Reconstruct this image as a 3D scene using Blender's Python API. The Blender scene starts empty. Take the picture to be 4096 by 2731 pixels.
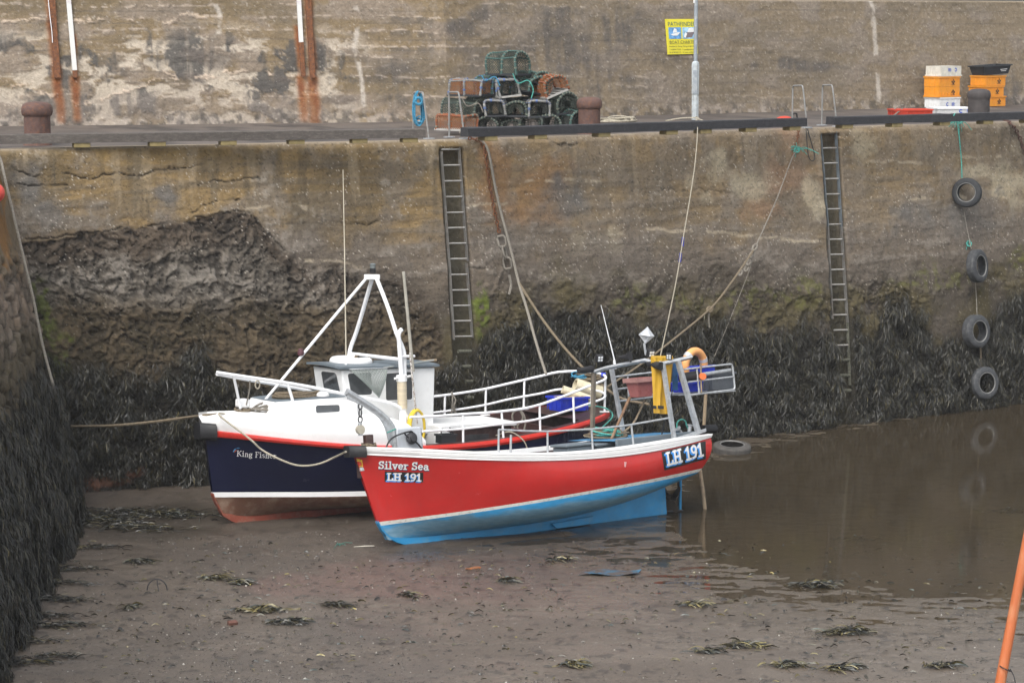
import bpy, math, random
import numpy as np
from mathutils import Vector, Matrix
R = math.radians
random.seed(7)
rng = np.random.default_rng(11)
scene = bpy.context.scene
COL = scene.collection

# ---------------------------------------------------------------- camera
F = 10100.0; CX, CY, HZ = 2048.0, 1365.5, 80.0
CAMZ = 8.6
PITCH = math.atan((CY - HZ) / F)
CP, SP = math.cos(PITCH), math.sin(PITCH)
CAM = np.array([0.0, 0.0, CAMZ])

def ray(px, py):
    a = (px - CX) / F; b = (CY - py) / F
    d = np.array([a, CP + b * SP, -SP + b * CP])
    return d
def project(p):
    p = np.asarray(p, float) - CAM
    zc = p[..., 1] * CP - p[..., 2] * SP
    yc = p[..., 1] * SP + p[..., 2] * CP
    return CX + F * p[..., 0] / zc, CY - F * yc / zc
def on_z(px, py, z):
    d = ray(px, py); t = (z - CAMZ) / d[2]
    return CAM + d * t
def at_y(px, py, y):
    d = ray(px, py); return CAM + d * (y / d[1])
def on_plane(px, py, p0, n):
    d = ray(px, py); n = np.asarray(n, float)
    t = np.dot(np.asarray(p0) - CAM, n) / np.dot(d, n)
    return CAM + d * t

cam_d = bpy.data.cameras.new('camera'); cam = bpy.data.objects.new('camera', cam_d); COL.objects.link(cam)
cam.location = CAM; cam.rotation_euler = (math.pi / 2 - PITCH, 0, 0)
cam_d.sensor_width = 36; cam_d.lens = 36 * F / 4096; cam_d.clip_end = 4000; cam_d.clip_start = 0.5
scene.camera = cam

# ---------------------------------------------------------------- numpy noise
def _h(ix, iy, s):
    h = (ix.astype(np.int64) * 374761393 + iy.astype(np.int64) * 668265263 + s * 974634777) & 0xFFFFFFFF
    h = ((h ^ (h >> 13)) * 1274126177) & 0xFFFFFFFF
    h = h ^ (h >> 16)
    return (h & 0xFFFFFF) / float(0xFFFFFF)
def vnoise(x, y, s=0):
    x = np.asarray(x, float); y = np.asarray(y, float)
    ix = np.floor(x); iy = np.floor(y); fx = x - ix; fy = y - iy
    fx = fx * fx * fx * (fx * (fx * 6 - 15) + 10); fy = fy * fy * fy * (fy * (fy * 6 - 15) + 10)
    a = _h(ix, iy, s); b = _h(ix + 1, iy, s); c = _h(ix, iy + 1, s); d = _h(ix + 1, iy + 1, s)
    return (a * (1 - fx) + b * fx) * (1 - fy) + (c * (1 - fx) + d * fx) * fy
def fbm(x, y, o=4, s=0, g=0.5):
    t = 0; a = 1; n = 0
    ca, sa = math.cos(0.6), math.sin(0.6)
    for i in range(o):
        t = t + a * vnoise(x, y, s + i * 17); n += a; a *= g
        x, y = (x * ca - y * sa) * 2.03 + 5.2, (x * sa + y * ca) * 2.03 + 1.3
    return t / n
def worley(x, y, s=0):
    ix = np.floor(x); iy = np.floor(y)
    f1 = np.full(np.shape(x), 9.0); f2 = np.full(np.shape(x), 9.0); cid = np.zeros(np.shape(x))
    for dx in (-1, 0, 1):
        for dy in (-1, 0, 1):
            cx = ix + dx; cy = iy + dy
            px = cx + _h(cx, cy, s); py = cy + _h(cx, cy, s + 1)
            d = np.hypot(x - px, y - py); c = _h(cx, cy, s + 2)
            m = d < f1
            f2 = np.where(m, f1, np.minimum(f2, d)); cid = np.where(m, c, cid); f1 = np.where(m, d, f1)
    return f1, f2, cid
def sm(a, b, x):
    t = np.clip((x - a) / (b - a), 0, 1); return t * t * (3 - 2 * t)
def itp(x, pts):
    p = np.array(pts, float); return np.interp(x, p[:, 0], p[:, 1])
def dist_poly(x, y, pts):
    d = np.full(np.shape(x), 1e9)
    for (ax, ay), (bx, by) in zip(pts[:-1], pts[1:]):
        vx, vy = bx - ax, by - ay; L = vx * vx + vy * vy + 1e-9
        t = np.clip(((x - ax) * vx + (y - ay) * vy) / L, 0, 1)
        d = np.minimum(d, np.hypot(x - ax - t * vx, y - ay - t * vy))
    return d
def inside(x, y, pts):
    r = np.zeros(np.shape(x), bool); n = len(pts)
    for i in range(n):
        ax, ay = pts[i]; bx, by = pts[(i + 1) % n]
        c = ((ay > y) != (by > y)) & (x < (bx - ax) * (y - ay) / (by - ay + 1e-12) + ax)
        r ^= c
    return r
def mixc(c, col, m):
    return c * (1 - m[..., None]) + np.array(col, float) * m[..., None]
def lin(r, g, b):
    return tuple(((v / 255 + 0.055) / 1.055) ** 2.4 if v > 10 else v / 255 / 12.92 for v in (r, g, b))

# ---------------------------------------------------------------- materials
def new_mat(name):
    m = bpy.data.materials.new(name); m.use_nodes = True
    nt = m.node_tree; b = nt.nodes['Principled BSDF']
    return m, nt, b
def N(nt, typ, **kw):
    n = nt.nodes.new(typ)
    for k, v in kw.items(): setattr(n, k, v)
    return n
def noise_node(nt, scale, detail=4, rough=0.55, vec=None):
    n = N(nt, 'ShaderNodeTexNoise'); n.inputs['Scale'].default_value = scale
    n.inputs['Detail'].default_value = detail; n.inputs['Roughness'].default_value = rough
    if vec is not None: nt.links.new(vec, n.inputs['Vector'])
    return n
def ramp(nt, fac, a, b, ca=(0, 0, 0, 1), cb=(1, 1, 1, 1)):
    r = N(nt, 'ShaderNodeValToRGB'); r.color_ramp.elements[0].position = a; r.color_ramp.elements[1].position = b
    r.color_ramp.elements[0].color = ca; r.color_ramp.elements[1].color = cb
    nt.links.new(fac, r.inputs[0]); return r.outputs[0]
def mixn(nt, fac, a, b, mode='MIX'):
    m = N(nt, 'ShaderNodeMix', data_type='RGBA', blend_type=mode)
    for sock, v in ((0, fac), (6, a), (7, b)):
        if hasattr(v, 'links'): nt.links.new(v, m.inputs[sock])
        elif sock == 0: m.inputs[0].default_value = v
        else: m.inputs[sock].default_value = (*v[:3], 1)
    return m.outputs[2]
MATS = {}
def mat(name, col, rough=0.5, metal=0.0, var=0.15, vscale=6.0, col2=None, amt=0.5, bump=0.0, bscale=40.0, spec=0.5, coat=0.0, thresh=(0.5, 0.65), stretch=None):
    """paint / metal / plastic with procedural tone variation, patches of a second colour and bump"""
    if name in MATS: return MATS[name]
    m, nt, b = new_mat(name); L = nt.links
    tc = N(nt, 'ShaderNodeTexCoord'); v = tc.outputs['Object']
    if stretch:
        mp = N(nt, 'ShaderNodeMapping'); mp.inputs['Scale'].default_value = stretch; L.new(v, mp.inputs['Vector']); v = mp.outputs[0]
    n1 = noise_node(nt, vscale, 5, 0.6, v)
    lo = tuple(c * (1 - var) for c in col); hi = tuple(min(1, c * (1 + var)) for c in col)
    c = mixn(nt, ramp(nt, n1.outputs['Fac'], 0.3, 0.7), lo, hi)
    if col2 is not None:
        n2 = noise_node(nt, vscale * 1.7, 8, 0.65, v)
        f = ramp(nt, n2.outputs['Fac'], thresh[0], thresh[1], (0, 0, 0, 1), (amt, amt, amt, 1))
        c = mixn(nt, f, c, col2)
    L.new(c, b.inputs['Base Color'])
    n3 = noise_node(nt, vscale * 2.3, 3, 0.5, v)
    mr = N(nt, 'ShaderNodeMapRange'); mr.inputs[3].default_value = max(0.02, rough - 0.08); mr.inputs[4].default_value = min(1, rough + 0.1)
    L.new(n3.outputs['Fac'], mr.inputs[0]); L.new(mr.outputs[0], b.inputs['Roughness'])
    b.inputs['Metallic'].default_value = metal; b.inputs['Specular IOR Level'].default_value = spec
    b.inputs['Coat Weight'].default_value = coat
    if bump > 0:
        nb = noise_node(nt, bscale, 4, 0.6, v); bp = N(nt, 'ShaderNodeBump'); bp.inputs['Strength'].default_value = bump; bp.inputs['Distance'].default_value = 0.02
        L.new(nb.outputs['Fac'], bp.inputs['Height']); L.new(bp.outputs[0], b.inputs['Normal'])
    MATS[name] = m; return m
def attr_mat(name, rough=0.85, speck=0.0, bump=0.3, bscale=25.0, var=0.18, vscale=14.0, rough_attr=False, spec=0.4, translucent=0.0):
    """vertex attribute 'Col' carries the weathering and, on the mud, painted shade; fine grain and pits come from node noise"""
    m, nt, b = new_mat(name); L = nt.links
    at = N(nt, 'ShaderNodeAttribute', attribute_name='Col')
    tc = N(nt, 'ShaderNodeTexCoord'); v = tc.outputs['Object']
    n1 = noise_node(nt, vscale, 8, 0.7, v)
    g = ramp(nt, n1.outputs['Fac'], 0.25, 0.75, (1 - var, 1 - var, 1 - var, 1), (1 + var, 1 + var, 1 + var, 1))
    c = mixn(nt, 1.0, at.outputs['Color'], g, 'MULTIPLY')
    if speck > 0:
        n2 = noise_node(nt, 38, 2, 0.5, v)
        f = ramp(nt, n2.outputs['Fac'], 0.70, 0.76, (0, 0, 0, 1), (speck, speck, speck, 1))
        c = mixn(nt, f, c, (0.55, 0.52, 0.48))
        n4 = noise_node(nt, 30, 3, 0.6, v)
        f2 = ramp(nt, n4.outputs['Fac'], 0.24, 0.34, (speck * 0.8, speck * 0.8, speck * 0.8, 1), (0, 0, 0, 1))
        c = mixn(nt, f2, c, (0.03, 0.028, 0.025))
    L.new(c, b.inputs['Base Color'])
    if rough_attr:
        ra = N(nt, 'ShaderNodeAttribute', attribute_name='Rough'); L.new(ra.outputs['Fac'], b.inputs['Roughness'])
    else: b.inputs['Roughness'].default_value = rough
    b.inputs['Specular IOR Level'].default_value = spec
    if bump > 0:
        nb = noise_node(nt, bscale, 6, 0.65, v); bp = N(nt, 'ShaderNodeBump'); bp.inputs['Strength'].default_value = bump; bp.inputs['Distance'].default_value = 0.03
        L.new(nb.outputs['Fac'], bp.inputs['Height']); L.new(bp.outputs[0], b.inputs['Normal'])
    return m

# ---------------------------------------------------------------- objects
INV = {}
def tag(o, label=None, cat=None, group=None, kind=None):
    if label: o['label'] = label
    if cat: o['category'] = cat
    if group: o['group'] = group
    if kind: o['kind'] = kind
    return o
def thing(name, label, cat, M, group=None):
    """an Empty at the base of a thing; M a location or a 4x4 matrix"""
    o = bpy.data.objects.new(name, None); COL.objects.link(o); o.empty_display_size = 0.2
    M = M if isinstance(M, Matrix) else Matrix.Translation(Vector(M))
    o.matrix_world = M; INV[o.name] = M.inverted()
    return tag(o, label, cat, group)
def link_mesh(name, me, parent=None):
    o = bpy.data.objects.new(name, me); COL.objects.link(o)
    if parent is not None:
        o.parent = parent; INV[o.name] = INV[parent.name]
    return o
class MB:
    """collects shapes (world coordinates) and links them as one mesh object"""
    def __init__(s): s.v = []; s.f = []; s.m = []; s.mi = 0
    def add(s, vs, fs):
        b = len(s.v); s.v += [tuple(map(float, p)) for p in vs]
        s.f += [tuple(b + i for i in f) for f in fs]; s.m += [s.mi] * len(fs); return s
    def box(s, c, size, rot=None):
        hx, hy, hz = (a / 2 for a in size)
        vs = [Vector((x, y, z)) for x in (-hx, hx) for y in (-hy, hy) for z in (-hz, hz)]
        if rot is not None: vs = [rot @ v for v in vs]
        c = Vector(c)
        return s.add([v + c for v in vs], [(0, 1, 3, 2), (4, 6, 7, 5), (0, 4, 5, 1), (2, 3, 7, 6), (0, 2, 6, 4), (1, 5, 7, 3)])
    def hexa(s, p):   # 8 points: bottom ring of four, top ring of four
        return s.add(p, [(3, 2, 1, 0), (4, 5, 6, 7), (0, 1, 5, 4), (1, 2, 6, 5), (2, 3, 7, 6), (3, 0, 4, 7)])
    def tube(s, pts, r, n=8, cap=True, closed=False):
        pts = [Vector(p) for p in pts]; k = len(pts)
        rr = r if hasattr(r, '__len__') else [r] * k
        vs = []; up = None
        for i, p in enumerate(pts):
            if closed: t = pts[(i + 1) % k] - pts[i - 1]
            else: t = pts[min(i + 1, k - 1)] - pts[max(i - 1, 0)]
            if t.length < 1e-9: t = Vector((0, 0, 1))
            t.normalize()
            if up is None:
                up = Vector((0, 0, 1)) if abs(t.z) < 0.9 else Vector((1, 0, 0))
            a = t.cross(up)
            if a.length < 1e-6: a = t.cross(Vector((0.3, 1, 0.2)))
            a.normalize(); b = a.cross(t).normalized(); up = b
            for j in range(n):
                th = 2 * math.pi * j / n
                vs.append(p + (a * math.cos(th) + b * math.sin(th)) * rr[i])
        fs = []
        for i in range(k if closed else k - 1):
            i2 = (i + 1) % k
            for j in range(n):
                j2 = (j + 1) % n
                fs.append((i * n + j, i * n + j2, i2 * n + j2, i2 * n + j))
        if cap and not closed:
            fs.append(tuple(range(n - 1, -1, -1))); fs.append(tuple((k - 1) * n + j for j in range(n)))
        return s.add(vs, fs)
    def lathe(s, prof, n=24, M=None, cap=True):
        M = M or Matrix.Identity(4); vs = []
        for (r, z) in prof:
            for j in range(n):
                a = 2 * math.pi * j / n; vs.append(M @ Vector((r * math.cos(a), r * math.sin(a), z)))
        fs = [(i * n + j, i * n + (j + 1) % n, (i + 1) * n + (j + 1) % n, (i + 1) * n + j) for i in range(len(prof) - 1) for j in range(n)]
        if cap:
            fs.append(tuple(range(n - 1, -1, -1))); k = len(prof) - 1; fs.append(tuple(k * n + j for j in range(n)))
        return s.add(vs, fs)
    def grid(s, rows, closed_u=False):
        nr, nc = len(rows), len(rows[0]); vs = [p for r in rows for p in r]
        fs = []
        for i in range(nr - 1):
            for j in range(nc if closed_u else nc - 1):
                j2 = (j + 1) % nc; fs.append((i * nc + j, i * nc + j2, (i + 1) * nc + j2, (i + 1) * nc + j))
        return s.add(vs, fs)
    def sheet(s, rows, th):   # a thick sheet following rows of points
        g = [[Vector(p) for p in r] for r in rows]; nr, nc = len(g), len(g[0]); back = []
        for i in range(nr):
            rb = []
            for j in range(nc):
                du = g[i][min(j + 1, nc - 1)] - g[i][max(j - 1, 0)]; dv = g[min(i + 1, nr - 1)][j] - g[max(i - 1, 0)][j]
                rb.append(g[i][j] - du.cross(dv).normalized() * th)
            back.append(rb)
        b = len(s.v); s.grid(g); b2 = len(s.v); s.grid([list(r) for r in back])
        edge = [(0, j) for j in range(nc)] + [(i, nc - 1) for i in range(1, nr)] + [(nr - 1, j) for j in range(nc - 2, -1, -1)] + [(i, 0) for i in range(nr - 2, 0, -1)]
        for (a, c), (d, e) in zip(edge, edge[1:] + edge[:1]):
            s.f.append((b + a * nc + c, b2 + a * nc + c, b2 + d * nc + e, b + d * nc + e)); s.m.append(s.mi)
        return s
    def build(s, name, mats, parent=None, smooth=True, bevel=0.0, origin=None, cols=None, angle=40, tri=False):
        me = bpy.data.meshes.new(name)
        if parent is not None: Mi = INV[parent.name]
        elif origin is not None: Mi = Matrix.Translation(-Vector(origin))
        else: Mi = None
        vs = s.v if Mi is None else [tuple(Mi @ Vector(p)) for p in s.v]
        me.from_pydata(vs, [], s.f); me.validate(clean_customdata=False)
        for m in (mats if isinstance(mats, (list, tuple)) else [mats]): me.materials.append(m)
        if any(s.m) and len(me.polygons) == len(s.m): me.polygons.foreach_set('material_index', s.m)
        if smooth:
            me.polygons.foreach_set('use_smooth', [True] * len(me.polygons)); me.set_sharp_from_angle(angle=R(angle))
        if cols is not None:
            a = me.color_attributes.new('Col', 'FLOAT_COLOR', 'POINT'); c = np.ones((len(vs), 4), np.float32); c[:, :3] = cols; a.data.foreach_set('color', c.ravel())
        o = link_mesh(name, me, parent)
        if parent is None: INV[o.name] = Mi or Matrix.Identity(4)
        if parent is None and origin is not None: o.location = origin
        if bevel > 0:
            md = o.modifiers.new('edge', 'BEVEL'); md.width = bevel; md.segments = 2; md.limit_method = 'ANGLE'; md.angle_limit = R(35)
        return o
def np_mesh(name, V, Fq, mats, cols=None, rough=None, smooth=True, parent=None, mi=None):
    """fast mesh from numpy quads"""
    me = bpy.data.meshes.new(name); n = len(V); k = len(Fq); q = Fq.shape[1]
    me.vertices.add(n); me.vertices.foreach_set('co', np.asarray(V, np.float32).ravel())
    me.loops.add(k * q); me.loops.foreach_set('vertex_index', Fq.astype(np.int32).ravel())
    me.polygons.add(k); me.polygons.foreach_set('loop_start', np.arange(0, k * q, q, dtype=np.int32))
    if smooth: me.polygons.foreach_set('use_smooth', np.ones(k, bool))
    for m in (mats if isinstance(mats, (list, tuple)) else [mats]): me.materials.append(m)
    if mi is not None: me.polygons.foreach_set('material_index', np.asarray(mi, np.int32))
    if cols is not None:
        a = me.color_attributes.new('Col', 'FLOAT_COLOR', 'POINT'); c = np.ones((n, 4), np.float32); c[:, :3] = cols.reshape(-1, 3); a.data.foreach_set('color', c.ravel())
    if rough is not None:
        a = me.attributes.new('Rough', 'FLOAT', 'POINT'); a.data.foreach_set('value', np.asarray(rough, np.float32).ravel())
    me.update(); me.validate(clean_customdata=False)
    return link_mesh(name, me, parent)
def grid_faces(n, m):
    i, j = np.meshgrid(np.arange(n - 1), np.arange(m - 1), indexing='ij'); a = (i * m + j).ravel()
    return np.stack([a, a + 1, a + m + 1, a + m], 1)
def bez(p, n=24):
    """Catmull-Rom through points"""
    p = [np.asarray(q, float) for q in p]; p = [2 * p[0] - p[1]] + p + [2 * p[-1] - p[-2]]; out = []
    k = len(p) - 3
    for i in range(k):
        a, b, c, d = p[i:i + 4]
        for t in np.linspace(0, 1, max(2, n // k + 1), endpoint=(i == k - 1)):
            out.append(0.5 * ((2 * b) + (-a + c) * t + (2 * a - 5 * b + 4 * c - d) * t * t + (-a + 3 * b - 3 * c + d) * t ** 3))
    return out
def fillet(p, r, n=5):
    p = [Vector(q) for q in p]; out = [p[0]]
    for a, b, c in zip(p, p[1:], p[2:]):
        u = (a - b); v = (c - b); d = min(r, u.length * 0.45, v.length * 0.45); u.normalize(); v.normalize()
        A = b + u * d; C = b + v * d
        for i in range(n + 1):
            t = i / n; out.append(A * (1 - t) ** 2 + b * 2 * t * (1 - t) + C * t * t)
    return out + [p[-1]]
def sag(a, b, drop, n=16):
    a = np.asarray(a, float); b = np.asarray(b, float)
    return [a + (b - a) * t - np.array([0, 0, 4 * drop * t * (1 - t)]) for t in np.linspace(0, 1, n)]

# ---------------------------------------------------------------- light
SUN_EL, SUN_AZ = R(52), R(205)       # azimuth of the direction towards the sun, clockwise from +Y
world = bpy.data.worlds.new('World'); scene.world = world; world.use_nodes = True
wn = world.node_tree; bg = wn.nodes['Background']
sky = wn.nodes.new('ShaderNodeTexSky'); sky.sky_type = 'NISHITA'; sky.sun_disc = False
sky.sun_elevation = SUN_EL; sky.sun_rotation = SUN_AZ; sky.dust_density = 4.0; sky.air_density = 1.3; sky.ozone_density = 1.0
hs = wn.nodes.new('ShaderNodeHueSaturation'); hs.inputs['Saturation'].default_value = 0.25
wn.links.new(sky.outputs[0], hs.inputs['Color']); wn.links.new(hs.outputs[0], bg.inputs[0]); bg.inputs[1].default_value = 0.13
sl = bpy.data.lights.new('overcast_sun', 'SUN'); sl.energy = 1.1; sl.angle = R(35); sl.color = (1.0, 0.97, 0.92)
so = bpy.data.objects.new('overcast_sun', sl); COL.objects.link(so)
sd = Vector((math.sin(SUN_AZ) * math.cos(SUN_EL), math.cos(SUN_AZ) * math.cos(SUN_EL), math.sin(SUN_EL)))
so.rotation_euler = sd.to_track_quat('Z', 'Y').to_euler(); so.location = (0, 0, 60)
scene.view_settings.view_transform = 'Standard'; scene.view_settings.look = 'None'; scene.view_settings.gamma = 1
scene.view_settings.exposure = 0.95
scene.cycles.max_bounces = 6; scene.cycles.transparent_max_bounces = 12
scene.cycles.use_denoising = True
# ================================================================ SETTING
VS = 1.741497            # photo measurements below in a 2352-wide frame where noted
ZQ = 6.31                # quay level above the water (water is z = 0)
E0, E1, E2 = (on_z(x, y, ZQ) for x, y in ((0, 597), (1800, 560), (4096, 486)))
def unit(v): v = np.asarray(v, float); return v / np.linalg.norm(v)
DA, DB = unit(E1 - E0), unit(E2 - E1)
NA, NB = np.array([DA[1], -DA[0], 0]), np.array([DB[1], -DB[0], 0])    # towards the water
BAT = 0.13
LA = np.linalg.norm(E1 - E0)
def wall_pt(s, h, d=0.0):
    """point on the quay wall: s along the edge from E1 (negative to the west), h below the edge, d out from the face"""
    s = np.asarray(s, float); h = np.asarray(h, float)
    w = sm(-0.5, 0.5, s)[..., None]
    base = E1 + np.where(s[..., None] < 0, DA * s[..., None], DB * s[..., None])
    n = NA * (1 - w) + NB * w
    return base + n * (BAT * np.maximum(h, 0) + d)[..., None] - np.array([0, 0, 1.0]) * h[..., None]
def on_wall(px, py, d=0.0):
    """pixel -> (point, s, h) on the battered quay face"""
    best = None
    for D, n, side in ((DA, NA, -1), (DB, NB, 1)):
        nn = n + np.array([0, 0, BAT]); p = on_plane(px, py, E1 + n * d, nn)
        s = np.dot(p - E1, D)
        if s * side >= -0.3 or best is None: best = (p, s, ZQ - p[2])
    return best
def wp(px, py, d=0.0): return on_wall(px, py, d)[0]
UB = [on_z(x, y, ZQ) for x, y in ((-150, 505.5), (1800, 484), (4300, 411))]
UDA, UDB = unit(UB[1] - UB[0]), unit(UB[2] - UB[1])
UNA, UNB = np.array([UDA[1], -UDA[0], 0]), np.array([UDB[1], -UDB[0], 0])
UH = 2.80
def upper_pt(s, h, d=0.0):
    s = np.asarray(s, float); h = np.asarray(h, float); w = sm(-0.5, 0.5, s)[..., None]
    base = UB[1] + np.where(s[..., None] < 0, UDA * s[..., None], UDB * s[..., None]); n = UNA * (1 - w) + UNB * w
    return base + n * (-BAT * h + d)[..., None] + np.array([0, 0, 1.0]) * h[..., None]
def on_upper(px, py, d=0.0):
    best = None
    for D, n, side in ((UDA, UNA, -1), (UDB, UNB, 1)):
        p = on_plane(px, py, UB[1] + n * d, n + np.array([0, 0, BAT])); s = np.dot(p - UB[1], D)
        if s * side >= -0.3 or best is None: best = (p, n)
    return best

LICHEN = lin(142, 116, 66)
def ell(u, v, l, wob):
    m = np.zeros(u.shape)
    for (x, y, a, b) in l: m = np.maximum(m, sm(1.35, 0.35, np.hypot((u - x) / a, (v - y) / b) + wob))
    return m
def lines(u, v, ls, width, wu, wv, amp):
    d = np.full(u.shape, 1e9)
    for l in ls:
        xs = [p[0] for p in l]; lo, hi = min(xs) - 20, max(xs) + 20
        m = (u > lo) & (u < hi)
        if m.any(): d[m] = np.minimum(d[m], dist_poly((u + wu * amp)[m], (v + wv * amp)[m], l))
    return sm(width, width * 0.25, d)

WEEDTOP = [(0, 880), (130, 835), (250, 850), (330, 862), (380, 850), (430, 812), (460, 800), (500, 850), (600, 880), (700, 890), (900, 870), (1000, 850), (1080, 790), (1120, 748), (1180, 738), (1230, 695), (1290, 692), (1340, 715), (1400, 725), (1450, 735), (1550, 742), (1650, 742), (1750, 752), (1880, 745), (1940, 748), (1965, 725), (2000, 770), (2035, 672), (2075, 685), (2110, 705), (2150, 775), (2230, 780), (2290, 700), (2352, 660), (2500, 640)]
ERO = [(-200, 560), (0, 560), (130, 548), (200, 541), (290, 521), (380, 522), (440, 506), (500, 493), (545, 487), (590, 500), (620, 540), (650, 566), (700, 592), (760, 612), (860, 618), (940, 645), (1005, 705), (1020, 780)]
CRACKS = [[(20, 384), (60, 402), (100, 405), (200, 406), (270, 400), (330, 396), (400, 388), (470, 378)],
          [(440, 424), (520, 418), (560, 405), (640, 396), (700, 390), (800, 376)], [(430, 500), (480, 470), (540, 455)],
          [(60, 550), (110, 546), (200, 540), (290, 520), (380, 521), (440, 505), (500, 492), (545, 486), (590, 498), (625, 545), (660, 580)],
          [(660, 508), (740, 510), (820, 512), (1000, 505)], [(1480, 452), (1520, 440), (1600, 436), (1680, 444)], [(1530, 600), (1620, 596), (1700, 606), (1770, 600)],
          [(1075, 612), (1140, 612)], [(1400, 560), (1440, 556)], [(40, 425), (100, 428), (160, 432)], [(1940, 556), (2050, 560), (2180, 564), (2290, 556)],
          [(1250, 318), (1290, 330), (1330, 322)], [(1180, 700), (1215, 690), (1225, 660)], [(700, 640), (760, 740), (800, 800), (830, 860)]]
PALE = [[(1420, 536), (1520, 530), (1600, 534), (1700, 538), (1790, 544), (1880, 552)], [(1080, 475), (1100, 470), (1160, 466)], [(560, 480), (620, 470), (700, 476)],
        [(1950, 380), (2100, 372), (2200, 360), (2330, 356)], [(1210, 420), (1300, 410), (1380, 416)], [(2090, 455), (2200, 452), (2320, 448)], [(700, 600), (760, 602), (830, 612)]]

# slots in the quay face that hold the two ladders (s range), from the pixels of their edges at the top
S1a, S1b = on_wall(1756, 640)[1], on_wall(1850, 640)[1]
S2a, S2b = on_wall(3285, 560)[1], on_wall(3362, 560)[1]
def slot_mask(s, h, u, v):
    x, y = u * VS, v * VS; j = 10 * (fbm(h * 3, s * 2, 3, 71) - .5)
    a = sm(-4, 4, x - itp(y, [(560, 1756), (600, 1758), (1100, 1798), (1360, 1812), (1650, 1830)])) * sm(7, -6, x + j - itp(y, [(560, 1848), (600, 1851), (1100, 1884), (1360, 1900), (1650, 1915)])) * sm(0.12, 0.3, h)
    b = sm(-4, 4, x - itp(y, [(520, 3284), (906, 3310), (1270, 3329), (1600, 3358)])) * sm(5, -5, x + j * .4 - itp(y, [(520, 3357), (906, 3380), (1270, 3402), (1600, 3416)])) * sm(0.12, 0.18, h)
    return np.maximum(a, b)

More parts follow.
